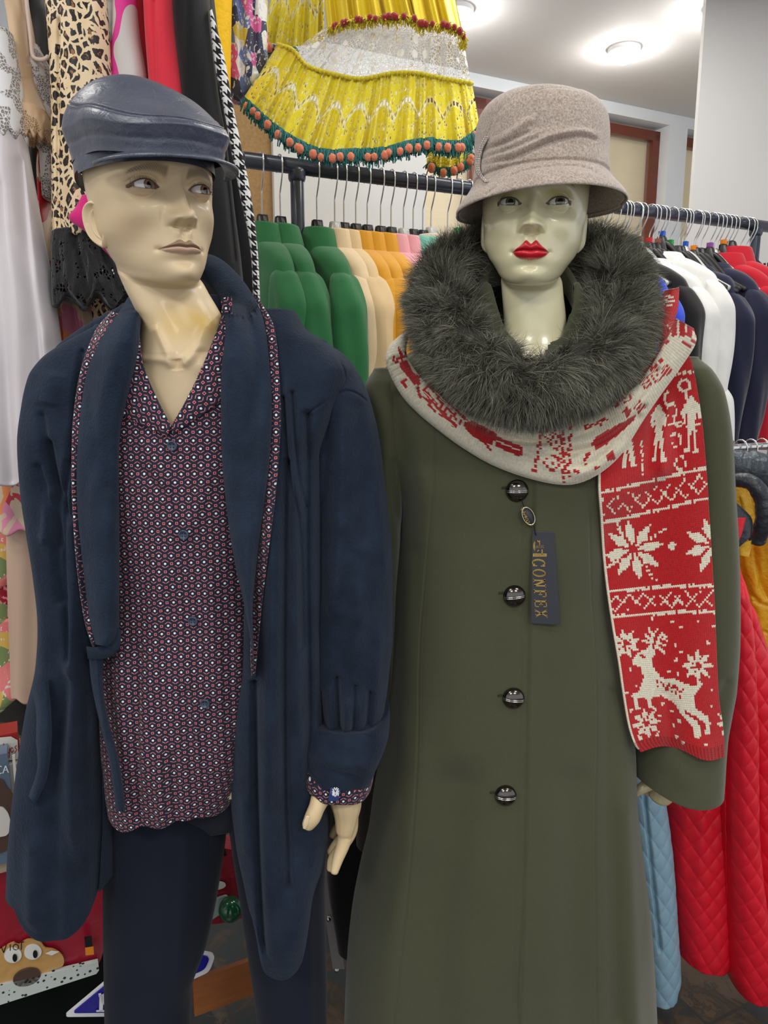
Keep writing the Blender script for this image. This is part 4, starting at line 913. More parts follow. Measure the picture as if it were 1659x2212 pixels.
rg = [(nz-dz, cx_+dx, yf_+f+df, w, f, b) for dz, dx, df, w, f, b in ((.02, 0, .001, .066, .040, .058), (.04, 0, .001, .095, .048, .064), (.07, 0, .0, .125, .056, .07), (.15, 0, .0, .135, .06, .07), (.3, 0, .02, .12, .06, .06), (.45, 0, .02, .11, .06, .06), (.6, 0, .02, .14, .06, .08))]
TR = torso_rings(Vw[-1], rg, hw_['ph'], 90, -.2)
Vall = np.concatenate([Vw, TR]); call = np.concatenate([hw_['col'], np.tile(srgb(PW['skin']), TR.shape[:2]+(1,))])
ears = [ear_verts(sg, .027, (sg*.0585, .006, .086), .12)@HW[0].T*HW[1]+HW[2] for sg in (-1, 1)]
Yw = 1.16
hand = [finger([(1450, 1640, Yw, 34), (1440, 1690, Yw, 32), (1425, 1720, Yw, 26)]), finger([(1425, 1680, Yw-.01, 16), (1390, 1700, Yw-.02, 13), (1364, 1718, Yw-.02, 8)]), finger([(1425, 1705, Yw, 13), (1422, 1728, Yw, 10)]), finger([(1405, 1700, Yw+.01, 12), (1395, 1712, Yw+.01, 9)]), finger([(1440, 1705, Yw, 12), (1432, 1722, Yw, 9)]), finger([(1450, 1700, Yw, 12), (1446, 1716, Yw, 9)])]
hv, hq = fuse(hand, .0018, 4)
armL = finger([(850, 880, 1.18, 42), (835, 1150, 1.2, 36), (840, 1450, 1.2, 28), (845, 1600, 1.18, 22)]); armR = finger([(1480, 860, 1.18, 42), (1505, 1150, 1.2, 36), (1500, 1400, 1.18, 30), (1450, 1650, Yw, 28)])
lgs = [finger([(x, 1640, 1.16, 80), (x, 1900, 1.16, 70), (x, 2200, 1.16, 50), (x, 2600, 1.14, 40)]) for x in (1060, 1190)]
body_object('body', [(Vall, call)]+[(e, np.tile(srgb(PW['skin']), e.shape[:2]+(1,))) for e in ears]+[(a, np.tile(srgb(PW['skin']), a.shape[:2]+(1,))) for a in [armL, armR]+lgs], [(hv, hq)], M_skinw.m, wom, (216, 200, 160))
for sg in (-1, 1):
    eye_mesh('eye', np.array([PW['eye_x']*sg, -PW['eye_d'], PW['eye_z']]), .0123, (.17, -1, .03), (70, 78, 44), M_eye.m, wom, HW, ir=.0066, pr=.0033, iris2=(116, 116, 66))
stand(wom, wom.location.x, 1.18)
# ---------------------------------------------------------------- felt cloche hat
M_felt = Mat('taupe_felt', (176, 160, 148), .95, sheen=.5, spec=.15); f1 = M_felt.noise(420, 3, .7)
M_felt.color(M_felt.ramp(f1, [(.3, (140, 126, 116)), (.5, (176, 161, 150)), (.72, (208, 195, 184))])); M_felt.vary(30, .08); M_felt.bump(M_felt.noise(600, 3), .5, .0012)
hat = thing('cloche_hat', 'taupe felt cloche hat with pleats and rhinestone strip on the female mannequin', 'hat', tuple(P(1170, 300, 1.05)))
def hat_shell():
    # profile: (z above the brim join, x radius, y radius)
    Pf = np.array([(-.030, .1165, .134), (-.0335, .1175, .135), (-.0315, .1190, .1365), (-.026, .1165, .134), (-.010, .1020, .119), (-.001, .0945, .1105), (.0015, .0915, .1075), (.005, .0940, .110), (.025, .0915, .1075), (.05, .0920, .107), (.072, .0895, .104), (.088, .0820, .095), (.098, .068, .080), (.103, .049, .058), (.106, .026, .031), (.107, .0004, .0004)])
    n = 300; L = np.r_[0, np.cumsum(np.linalg.norm(np.diff(Pf, axis=0), axis=1))]; q = np.linspace(0, L[-1], n)
    z, rx, ry = [pch(L, Pf[:, k], q) for k in range(3)]
    ph = np.linspace(-math.pi/2, 1.5*math.pi, 420)        # starts at the back
    th = ph; c, s = np.cos(th)[None], np.sin(th)[None]
    x = rx[:, None]*c; y = ry[:, None]*s
    k = smooth(-.04, .14, z)[:, None]
    zz = z[:, None]+.006*k*-c-.006*smooth(.02, -.03, z)[:, None]*np.abs(c)**2-.004*smooth(.02, -.03, z)[:, None]*(s < 0)
    V = np.stack([x+.004*k*c**2, -y, zz+0*c], -1)
    return V, s
hv_, hs = hat_shell()
HH = (rotm(-.02, .03, -.045), .965, P(1164, 428, 1.075)+np.array([0, 0, .023]))
Vh = hv_@HH[0].T*HH[1]+HH[2]
X_, Y_ = proj(Vh)
F_hat = [('g', [(1050, 420), (1120, 372), (1200, 358), (1260, 360), (1310, 384)], 3, .003), ('r', [(1120, 382), (1200, 369), (1260, 371)], 9, .0015),
 ('r', [(1036, 345), (1100, 332), (1180, 297), (1250, 285), (1300, 296)], 8, .0065, .1), ('g', [(1046, 356), (1110, 342), (1185, 308), (1250, 293), (1285, 300)], 4, .0042),
 ('r', [(1034, 318), (1080, 300), (1130, 268), (1160, 250)], 8, .0048, .1), ('g', [(1036, 328), (1085, 312), (1140, 285)], 4, .004),
 ('r', [(1036, 333), (1090, 318), (1150, 292), (1200, 275)], 6, .0035, .1), ('g', [(1042, 342), (1095, 326), (1160, 300)], 3.5, .0035),
 ('r', [(1032, 362), (1060, 356), (1100, 352)], 7, .003), ('g', [(1050, 300), (1075, 240), (1120, 205), (1190, 186), (1250, 190)], 4, .0022), ('s', [(1250, 192), (1190, 188), (1120, 207), (1075, 242), (1048, 300)], 30, .002)]
Vh[..., 1] -= fold_field(X_, Y_, F_hat)*np.clip(hs*2, 0, 1)
Vin = Vh[:150].copy(); cc = Vh[150].mean(0)
inner = (Vin-cc)*[.965, .965, 1]+cc+[0, 0, .0015]
allh = np.concatenate([inner[::-1][0:150], Vh], 0)
grid('felt_body', allh, M_felt.m, hat)
# strip with rhinestones at the left, from the brim to the pleats
pts = [(1050, 296), (1038, 322), (1032, 350), (1034, 372), (1050, 392)]
q = crom(pts, 40); A = Acc(); sx = np.linspace(-1, 1, 9)
Ya = 1.012
V = np.array([[P(a+5.5*u, b+.8*u, Ya-.004*(1-u*u)+.00035*(1050-a)-.0) for u in sx] for a, b in q]); 
V = snap_to(V, Vh, .003); Vb = V+np.array([0, .004, 0])
strip = grid('band_strip', np.concatenate([V, Vb[:, ::-1], V[:, :1]], 1), M_felt.m, hat)
mrh = Mat('rhinestone', (225, 220, 215), .12, metal=.7).m
A = Acc(); t8 = np.linspace(0, 2*math.pi, 9)
for i in range(22):
    a, b = crom(pts, 22)[i]
    for dx in (-2, 2.2):
        c = snap_to(P(a+dx, b, 1.0)[None], Vh, .0045)[0]; r = .0011
        A.grid(np.array([[c+np.array([math.cos(t)*r*math.cos(f), -r*.8*math.sin(f), math.sin(t)*r*math.cos(f)]) for t in t8] for f in (0, .6, 1.2, 1.57)]))
A.obj('rhinestones', mrh, hat)
# ================================================================ MAN'S CLOTHES
def pattern_mat(name):
    m = Mat(name, (34, 40, 56), .8, sheen=.15, spec=.2); u = m.sep('UV'); a, h = .0078, .0103
    px, pz = u[0]/a, u[1]/h
    i = eround(px); dx = px-i; zz = pz-i; dz = zz-eround(zz/2.0)*2.0
    s = eabs(dx)*.5+eabs(dz)
    chev = (eabs(s-.5) < .050)*(eabs(dx) > .05)
    q = 1-eabs(dz); mx = emax(eabs(dx)*a, q*h); sq = (mx < .0017)*(mx > .0008); core = mx < .0009
    dot = esq((dx*a)*(dx*a)+(dz*h)*(dz*h)) < .00145
    c = m.mix(chev, (34, 40, 56), (214, 128, 132)); c = m.mix(sq, c, (222, 122, 126)); c = m.mix(core, c, (66, 14, 26)); c = m.mix(dot, c, (238, 240, 242))
    m.color(c); m.bump(m.noise(1500, 2), .15, .0004); return m.m
M_shirt = pattern_mat('printed_cotton')
def fleece(name, col, sc=1.0):
    m = Mat(name, col, .95, sheen=.4, spec=.1, sheen_tint=(120, 128, 142)); m.vary(22, .22, detail=4)
    m.bump(m.noise(38*sc, 3, .55, sc=(1, 1, .6)), .35, .004); m.bump(m.noise(260*sc, 3, .6, sc=(1, 1, .8)), .8, .0022); m.bump(m.noise(900, 2), .7, .001); return m.m
M_robe = fleece('navy_fleece', (34, 43, 58)); M_robe2 = fleece('navy_fleece_collar', (38, 48, 64), 1.3)
M_trou = cloth('navy_jersey', (20, 26, 42), .85, .08, 1400, .3, .0005, vary=.05).m
M_btn = Mat('navy_button', (60, 72, 92), .35, spec=.5).m; M_dark = Mat('dark_thread', (16, 16, 20), .8).m
def button4(parent, px, py, Y, r, name='button', m=None, tilt=0):
    """four-hole shirt button"""
    A = Acc(); c = P(px, py, Y); t = np.linspace(0, 2*math.pi, 41)
    prof = [(.0, .0012), (.55, .0012), (.66, .0018), (.74, .0030), (.90, .0032), (1.0, .0018), (1.0, 0), (0, 0)]
    A.grid(np.array([[c+np.array([math.cos(a)*r*k, -h, math.sin(a)*r*k]) for a in t] for k, h in prof]))
    o = A.obj(name, m or M_btn, parent)
    B = Acc(); t = np.linspace(0, 2*math.pi, 11)
    for sx in (-1, 1):
        for sz in (-1, 1): B.grid(np.array([[c+np.array([sx*r*.26+math.cos(a)*r*k, -.0015, sz*r*.26+math.sin(a)*r*k]) for a in t] for k in (.001, .13)]))
    B.obj('thread_hole', M_dark, o)
# ---- pyjama shirt
shirt = thing('pajama_shirt', 'navy button-up pyjama shirt with small pink and white geometric print', 'shirt', tuple(P(400, 1700, 1.0)))
srows = [(690, 250, 540, 1.01, .090), (740, 215, 570, 1.01, .096), (800, 200, 590, 1.01, .100), (900, 205, 590, 1.01, .104), (1100, 215, 590, 1.01, .104), (1300, 218, 590, 1.01, .100), (1500, 222, 575, 1.0, .098), (1650, 230, 555, 1.0, .098), (1740, 240, 525, 1.0, .096), (1778, 246, 512, 1.0, .094)]
Fs = [('r', [(350, 1180), (335, 1400), (320, 1600), (345, 1790)], 24, .007), ('r', [(450, 1200), (470, 1450), (490, 1700)], 22, .006), ('r', [(270, 1300), (262, 1500), (275, 1760)], 14, .006), ('g', [(300, 1400), (296, 1600), (300, 1780)], 9, .005),
 ('g', [(400, 1500), (415, 1650), (425, 1780)], 14, .005), ('r', [(345, 1600), (350, 1700), (352, 1795)], 12, .006), ('g', [(372, 1640), (380, 1790)], 10, .005), ('g', [(300, 1010), (350, 1060)], 8, .003), ('r', [(520, 1350), (510, 1600)], 12, .005),
 ('s', [(362, 990), (368, 1050), (380, 1150), (398, 1340), (420, 1520), (430, 1600), (440, 1770)], 60, .0028, 1), ('g', [(358, 985), (364, 1050), (376, 1150), (394, 1340), (416, 1520), (436, 1770)], 2.2, .0014), ('r', [(455, 1000), (430, 1090), (400, 1160)], 16, .003), ('r', [(300, 940), (340, 1010), (372, 1060)], 14, .003)]
V, uv, X, Y = slab(srows, 560, 420, 2.4, Fs, drape=(.0016, .035, .004), seed=4)
def hemshirt(V, X, Y):
    k = smooth(1500, 1778, Y); dy = .004*np.sin(X*.045+.8)+.012*np.exp(-((X-350)/38)**2)+.024*smooth(320, 250, X)+.016*smooth(420, 500, X)-.014; V = V.copy(); V[..., 2] -= k*(dy+.002); return V
V = hemshirt(V, X, Y); X, Y = proj(V)
neck = [(258, 560), (300, 700), (307, 770), (318, 812), (341, 866), (369, 918), (392, 880), (420, 826), (452, 752), (476, 690), (482, 640), (520, 560)]
front = V[..., 1] < 1.01
keep = ~(inpoly(X, Y, neck) & front) & ~((Y < 760) & (~front))
uv = np.stack([V[..., 0], V[..., 2]], -1); uv[..., 0] -= .045*(V[..., 2]-1.4)*.35
grid('shirt_body', V, M_shirt, shirt, uv, keep=keep)
SHV = V
def flap(name, pts_outer, pts_inner, mat, parent, thick=.0022, off=.003, uvrot=0, folds=(), surf=None):
    """cloth flap between two pixel curves, lying just proud of a garment surface"""
    V = []; O = crom(pts_outer, 60); I = crom(pts_inner, 60); s = np.linspace(0, 1, 30)
    px = O[:, None, 0]*(1-s)+I[:, None, 0]*s; py = O[:, None, 1]*(1-s)+I[:, None, 1]*s
    W3 = snap_to(P(px, py, .9), surf, off) if surf is not None else None
    q_ = W3[..., 1]; q_ = np.where(q_ > 3, .955, q_); W3 = P(px, py, q_); W3[..., 1] -= .0022*np.sin(math.pi*s)[None]
    X, Y = proj(W3)
    Bk = W3[:, ::-1].copy(); Bk[..., 1] += thick; VV = np.concatenate([W3, Bk, W3[:, :1]], 1)
    c, sn = math.cos(uvrot), math.sin(uvrot); uv = np.stack([VV[..., 0]*c-VV[..., 2]*sn, VV[..., 0]*sn+VV[..., 2]*c], -1)
    return grid(name, VV, mat, parent, uv)
flap('lapel', [(298, 690), (305, 770), (317, 812), (341, 866), (369, 920)], [(252, 700), (258, 800), (262, 870), (268, 898), (362, 944)], M_shirt, shirt, surf=SHV, uvrot=.75, off=.0035)
flap('lapel', [(478, 645), (476, 700), (452, 756), (420, 830), (371, 921)], [(500, 640), (502, 720), (496, 800), (478, 862), (374, 938)], M_shirt, shirt, surf=SHV, uvrot=-.75, off=.0045)
for bx, by in ((372, 963), (397, 1155), (417, 1341), (443, 1519)):
    q = snap_to(P(bx, by, .9)[None], SHV, .002)[0]; button4(shirt, bx, by, q[1], .0064)
# ---- trousers
tro = thing('pajama_trousers', 'plain dark navy pyjama trousers under the printed shirt', 'trousers', tuple(P(440, 1900, 1.04)))
for nm, rows, fo in (('leg', [(1640, 232, 490, 1.05, .085), (1760, 230, 492, 1.05, .085), (1850, 229, 488, 1.05, .08), (2000, 229, 468, 1.05, .075), (2100, 230, 447, 1.05, .07), (2212, 232, 412, 1.05, .066), (2420, 235, 405, 1.03, .06)], [('r', [(400, 1760), (395, 2000), (385, 2300)], 16, .006), ('g', [(300, 1800), (290, 2300)], 30, .004)]),
                     ('leg', [(1640, 480, 712, 1.06, .085), (1850, 500, 706, 1.06, .08), (2000, 522, 702, 1.06, .075), (2100, 536, 704, 1.06, .07), (2212, 552, 706, 1.06, .066), (2420, 570, 705, 1.04, .06)], [('r', [(665, 1800), (672, 2300)], 10, .006)])):
    V, uv, X, Y = slab(rows, 160, 120, 2.2, fo, drape=(.002, .03, .006), seed=9); grid(nm, V, M_trou, tro, uv)
V, uv, X, Y = slab([(1560, 262, 560, 1.02, .08), (1650, 250, 600, 1.035, .085), (1740, 240, 640, 1.045, .085), (1800, 300, 560, 1.06, .06)], 60, 100, 2.2); grid('seat', V, M_trou, tro, uv)
# ---- bathrobe
robe = thing('bathrobe', 'navy fleece bathrobe with shawl collar and printed edging, worn open', 'bathrobe', tuple(P(440, 1700, 1.03)))
Lr = [(705, 215, 300, 1.03, .05), (740, 158, 300, 1.03, .075), (775, 116, 300, 1.03, .09), (815, 92, 300, 1.03, .10), (870, 84, 290, 1.03, .108), (960, 78, 285, 1.02, .114), (1060, 84, 280, 1.02, .114), (1150, 96, 275, 1.01, .112), (1250, 110, 268, 1.0, .108), (1350, 118, 262, 1.0, .104), (1450, 110, 262, 1.0, .100), (1560, 84, 264, 1.0, .10), (1700, 62, 264, 1.0, .10), (1850, 46, 252, 1.0, .10), (1960, 38, 250, 1.0, .095)]
Fl = [('g', [(100, 960), (120, 1080), (118, 1200), (128, 1300)], 10, .012), ('r', [(140, 930), (150, 1060), (165, 1250), (160, 1450)], 16, .009), ('g', [(150, 1000), (135, 1150), (138, 1300), (150, 1420)], 8, .010), ('r', [(110, 1050), (95, 1180)], 12, .008), ('g', [(88, 900), (105, 1010), (150, 1120)], 9, .008), ('g', [(80, 1010), (105, 1090), (125, 1180)], 8, .008),
 ('r', [(165, 1380), (170, 1550), (168, 1700), (175, 1850)], 24, .020), ('g', [(155, 1470), (120, 1650), (115, 1800), (110, 1960)], 20, .010), ('g', [(208, 1500), (208, 1650), (210, 1800), (196, 1960)], 9, .028), ('r', [(236, 1500), (232, 1750), (228, 1900)], 16, .010), ('r', [(72, 1780), (66, 1960)], 20, .010), ('g', [(192, 1400), (198, 1480)], 5, .010),
 ('g', [(176, 760), (160, 860), (155, 1000)], 6, .008), ('r', [(120, 800), (105, 880)], 25, .006)]
def hemL(V, X, Y):
    V = V.copy(); k = smooth(1700, 1960, Y); d = np.where(X < 200, .045*np.sqrt(np.clip(1-((X-115)/85)**2, 0, 1)), 0.0)*smooth(206, 186, X)
    V[..., 2] -= k*d; return V
V, uv, X, Y = slab(Lr, 620, 420, 2.5, Fl, drape=(.0022, .03, .004), seed=2, warp=hemL); grid('front_panel', V, M_robe, robe, uv); RL = V
Rr = [(672, 560, 640, 1.04, .05), (704, 550, 660, 1.04, .07), (745, 545, 716, 1.04, .085), (800, 545, 760, 1.04, .10), (900, 545, 730, 1.03, .108), (1000, 545, 700, 1.02, .11), (1200, 540, 700, 1.01, .11), (1350, 535, 700, 1.0, .106), (1460, 530, 702, 1.0, .104), (1560, 514, 704, 1.0, .104), (1650, 507, 706, 1.0, .096), (1750, 504, 712, 1.0, .086), (1850, 514, 712, 1.0, .092), (1950, 532, 700, 1.0, .10), (2030, 546, 682, 1.0, .098), (2062, 556, 674, 1.0, .095)]
Fr = [('r', [(588, 1000), (590, 1250), (586, 1500), (582, 1750), (588, 1950), (600, 2060)], 20, .020), ('g', [(618, 1000), (615, 1300), (614, 1550), (616, 1750), (624, 1900)], 8, .014), ('g', [(548, 1480), (552, 1700), (560, 1900), (566, 2030)], 8, .018), ('r', [(528, 1700), (532, 1850)], 12, .008),
 ('r', [(640, 1000), (640, 1300), (644, 1600)], 11, .008), ('g', [(662, 900), (660, 1200), (664, 1500), (668, 1700)], 10, .016), ('r', [(640, 1850), (640, 2040)], 26, .008), ('g', [(612, 860), (622, 1000), (645, 1130), (652, 1400)], 5, .010), ('g', [(630, 850), (640, 1000), (655, 1100)], 5, .008), ('r', [(615, 800), (625, 950), (640, 1100)], 6, .006), ('g', [(700, 720), (735, 780), (742, 835), (662, 895)], 2.5, .004)]
def hemR(V, X, Y):
    V = V.copy(); k = smooth(1830, 2062, Y); d = .030*np.sqrt(np.clip(1-((X-615)/58)**2, 0, 1))*(X > 556)-.04*smooth(570, 545, X)-.05*smooth(650, 690, X); V[..., 2] -= k*d; return V
V, uv, X, Y = slab(Rr, 620, 420, 2.5, Fr, drape=(.0018, .03, .004), seed=6, warp=hemR); grid('front_panel', V, M_robe, robe, uv); RR = V
V, uv, X, Y = slab([(640, 300, 500, 1.11, .04), (700, 190, 640, 1.12, .05), (760, 120, 730, 1.12, .05), (900, 95, 770, 1.12, .05), (1300, 120, 700, 1.13, .05), (1600, 130, 680, 1.14, .05), (1690, 130, 680, 1.14, .05)], 120, 80, 3); grid('back_panel', V, M_robe, robe, uv)
# right sleeve (bulges out and bunches above the cuff)
Sr = [(738, 655, 706, 1.06, .04), (765, 640, 744, 1.06, .06), (805, 640, 774, 1.06, .075), (860, 650, 797, 1.055, .084), (950, 660, 818, 1.05, .088), (1100, 664, 836, 1.04, .09), (1250, 668, 848, 1.03, .09), (1400, 672, 848, 1.015, .085), (1500, 676, 840, 1.005, .078), (1560, 684, 832, 1.0, .07), (1600, 690, 824, 1.0, .062)]
Fv = [('r', [(742, 850), (740, 1000), (730, 1200), (712, 1350)], 16, .010), ('g', [(700, 880), (706, 1000), (690, 1150), (684, 1300)], 12, .007), ('g', [(775, 880), (790, 1050), (780, 1250)], 16, .007), ('r', [(780, 1200), (775, 1400), (760, 1580)], 18, .009), ('r', [(708, 1480), (716, 1580)], 9, .009), ('g', [(728, 1470), (733, 1580)], 6, .012), ('r', [(748, 1500), (748, 1580)], 8, .007), ('g', [(768, 1480), (764, 1580)], 6, .010), ('g', [(800, 1500), (792, 1580)], 7, .010), ('r', [(822, 1350), (812, 1560)], 12, .008), ('g', [(690, 1500), (700, 1580)], 5, .009), ('r', [(820, 1000), (836, 1250)], 16, .005),
 ('g', [(664, 896), (700, 872), (742, 845), (770, 850), (792, 866)], 2.2, .005), ('r', [(740, 1120), (770, 1180), (800, 1190)], 14, .004), ('r', [(700, 1300), (760, 1330), (800, 1320)], 16, .004)]
V, uv, X, Y = slab(Sr, 420, 300, 2.2, Fv, drape=(.0018, .04, .006), seed=12); grid('sleeve', V, M_robe, robe, uv)
Cf = [(1572, 686, 832, 1.0, .066), (1580, 668, 840, 1.0, .084), (1605, 656, 842, 1.0, .092), (1640, 654, 840, .998, .095), (1665, 657, 828, .995, .092), (1685, 660, 816, .99, .086), (1700, 660, 810, .985, .080), (1706, 662, 806, .985, .074)]
def wc(V, X, Y): V = V.copy(); V[..., 2] += (-.010*(X-735)/80+.004*np.sin(X*.06))*smooth(1590, 1700, Y); return V
V, uv, X, Y = slab(Cf, 160, 300, 2.2, [('r', [(670, 1620), (740, 1650), (820, 1640)], 16, .005), ('g', [(700, 1660), (770, 1680), (812, 1668)], 8, .004), ('g', [(690, 1590), (760, 1586), (826, 1600)], 5, .003), ('r', [(760, 1600), (800, 1660)], 18, .004)], drape=(.0015, .05, .02), seed=5, warp=wc); cuff = grid('cuff', V, M_robe, robe, uv)
Ct = [(1696, 656, 808, .985, .074), (1706, 655, 808, .985, .081), (1724, 654, 806, .985, .081), (1731, 655, 804, .985, .079)]
def wc2(V, X, Y): V = V.copy(); V[..., 2] += -.0085*(X-735)/75+.0016*np.sin(X*.07); return V
V, uv, X, Y = slab(Ct, 40, 260, 2.2, warp=wc2); uv = np.stack([uv[..., 0]*1.0, uv[..., 1]], -1); ctr = grid('cuff_trim', V, M_shirt, robe, np.stack([V[..., 0], V[..., 2]], -1)); CT = V
# woven label on the cuff trim
q = snap_to(P(*np.meshgrid(np.linspace(712, 734, 8), np.linspace(1690, 1730, 10)), .9), CT, .0065); q = q.copy(); q[..., 0] += np.linspace(.003, -.002, 10)[:, None]
lb = grid('cuff_label', q, Mat('label_satin', (38, 58, 112), .45).m, robe)
A = Acc(); mwh = Mat('white_thread', (232, 234, 238), .6).m
def stroke(A, a, b, w, Y, off=0.0004):
    a = np.array(a, float); b = np.array(b, float); d = b-a; n = np.array([-d[1], d[0]])/np.hypot(*d)*w/2
    pts = [a+n, a-n, b-n, b+n]; A.add(np.array([P(p[0], p[1], Y-off) for p in pts]), [[0, 1, 2, 3]])
yl = float(q[:, :, 1].min())-.0004
for a, b in (((719, 1704), (724, 1716)), ((724, 1716), (731, 1703)), ((718, 1709), (724, 1721)), ((724, 1721), (732, 1708)), ((722, 1701), (725, 1707)), ((725, 1707), (728, 1701)), ((718, 1714), (720, 1719)), ((731, 1713), (730, 1719))): stroke(A, a, b, 2.4, yl)
A.obj('emblem', mwh, lb)
# shawl collar bands and printed trims
SURF = np.concatenate([a.reshape(-1, 3) for a in (RL, RR, SHV[~((inpoly(*proj(SHV), neck)) & (SHV[..., 1] < 1.01))].reshape(-1, 3))])[:, None]
def band(name, L, R, Yl, Yr, m, surf=None, off=.004, **k):
    V = ribbon(L, R, Yl, Yr, surf=SURF if surf is None else surf, off=off, **k); return grid(name, V, m, robe, np.stack([V[..., 0], V[..., 2]], -1)), V
nck = [1.10, 1.0, .93, .915, .905, .90, .895, .895, .895]
LL = [(325, 585), (285, 630), (258, 672), (225, 720), (188, 800), (172, 900), (165, 1000), (166, 1100), (178, 1220), (192, 1330), (206, 1392)]
LRi = [(345, 615), (312, 650), (304, 700), (298, 760), (280, 840), (262, 920), (257, 1000), (258, 1150), (258, 1280), (256, 1370), (236, 1398)]
band('collar', LL, LRi, [1.12, 1.09, 1.02, .975, .945, .925, .912, .905, .90, .895], [1.12, 1.06, .99, .95, .925, .912, .905, .90, .895, .895], M_robe2, nr=300, nc=90, thick=.022, bulge=.012, folds=[('g', [(270, 760), (240, 900), (236, 1050)], 16, .003), ('r', [(240, 780), (208, 900), (200, 1100)], 16, .004)])
TL = [(240, 672), (205, 716), (174, 800), (158, 900), (154, 1000), (156, 1100), (166, 1230), (182, 1340), (200, 1398)]
TL2 = [(256, 678), (226, 724), (192, 802), (176, 902), (169, 1000), (170, 1100), (182, 1222), (196, 1332), (208, 1396)]
band('collar_trim', TL, TL2, [1.03, .975, .945, .93, .92, .91, .905, .90], None, M_shirt, nr=200, nc=20, thick=.006)
RLf = [(400, 596), (440, 606), (470, 640), (484, 680), (486, 720), (478, 800), (477, 900), (480, 1000), (492, 1120), (508, 1220), (528, 1310), (544, 1400), (547, 1452)]
RRf = [(412, 548), (462, 552), (508, 586), (548, 640), (572, 700), (584, 800), (588, 900), (582, 1000), (570, 1100), (556, 1210), (546, 1310), (548, 1400), (549, 1453)]
band('collar', RLf, RRf, [1.13, 1.10, 1.05, 1.0, .95, .925, .91, .905, .90, .895, .893, .893], [1.13, 1.12, 1.08, 1.02, .97, .94, .925, .915, .905, .90, .895, .893], M_robe2, nr=320, nc=100, thick=.022, bulge=.012, folds=[('r', [(520, 700), (535, 850), (530, 1000)], 24, .003), ('g', [(500, 640), (500, 760)], 10, .003)])
TR1 = [(548, 636), (570, 690), (582, 780), (586, 880), (582, 980), (572, 1080), (557, 1200), (545, 1310), (541, 1400), (543, 1460)]
TR2 = [(562, 650), (592, 706), (602, 790), (607, 890), (603, 980), (594, 1080), (579, 1200), (566, 1310), (557, 1400), (551, 1462)]
band('collar_trim', TR1, TR2, [1.03, .975, .945, .93, .92, .91, .905, .90, .898], None, M_shirt, nr=220, nc=22, thick=.006)
# belt tied back: loop under the collar and a hanging end
B1 = [(190, 1398), (192, 1420), (198, 1480), (215, 1560), (235, 1640), (244, 1700), (250, 1752)]; B2 = [(222, 1398), (224, 1425), (222, 1480), (236, 1560), (256, 1640), (266, 1700), (270, 1754)]
band('belt', B1, B2, [.905, .90, .893, .89, .888, .885], None, M_robe2, nr=200, nc=50, thick=.010, bulge=.004, folds=[('r', [(205, 1400), (222, 1560), (255, 1740)], 5, .003)])
band('belt_loop', [(186, 1396), (206, 1398), (226, 1392), (240, 1378), (246, 1350)], [(190, 1424), (212, 1424), (240, 1418), (258, 1398), (262, 1362)], [.89, .888, .89], None, M_robe2, nr=80, nc=30, thick=.012)
# pocket on the left hip
band('pocket', [(70, 1490), (78, 1540), (78, 1600), (80, 1660), (62, 1720)], [(104, 1466), (110, 1530), (112, 1600), (102, 1680), (76, 1740)], [.965, .955, .955, .96], [.945, .93, .93, .95], M_robe2, nr=120, nc=40, thick=.016)
# hem stitching lines
# ================================================================ WOMAN'S COAT
M_coat = Mat('olive_wool', (75, 77, 58), .9, sheen=.25, spec=.15); M_coat.vary(5, .05); M_coat.vary(700, .08, detail=2); M_coat.bump(M_coat.noise(900, 3), .4, .0008)
M_coat.bump(M_coat.noise(90, 3), .15, .0015)
coat = thing('winter_coat', 'long olive green wool coat with dark fur collar and large domed buttons', 'coat', tuple(P(1130, 1700, 1.12)))
Cb = [(742, 930, 1380, 1.15, .045), (770, 868, 1440, 1.15, .07), (800, 825, 1490, 1.15, .09), (850, 800, 1525, 1.15, .108), (920, 800, 1540, 1.15, .118), (1000, 822, 1520, 1.145, .122), (1060, 850, 1440, 1.14, .124), (1130, 870, 1340, 1.135, .122), (1200, 866, 1318, 1.13, .118), (1300, 852, 1316, 1.13, .114), (1400, 846, 1326, 1.13, .118), (1500, 842, 1342, 1.13, .124), (1600, 836, 1356, 1.13, .130), (1700, 824, 1364, 1.13, .136), (1800, 808, 1366, 1.13, .142), (1900, 796, 1375, 1.13, .148), (2000, 776, 1386, 1.13, .154), (2100, 760, 1396, 1.13, .16), (2212, 750, 1403, 1.13, .165), (2420, 742, 1412, 1.13, .17)]
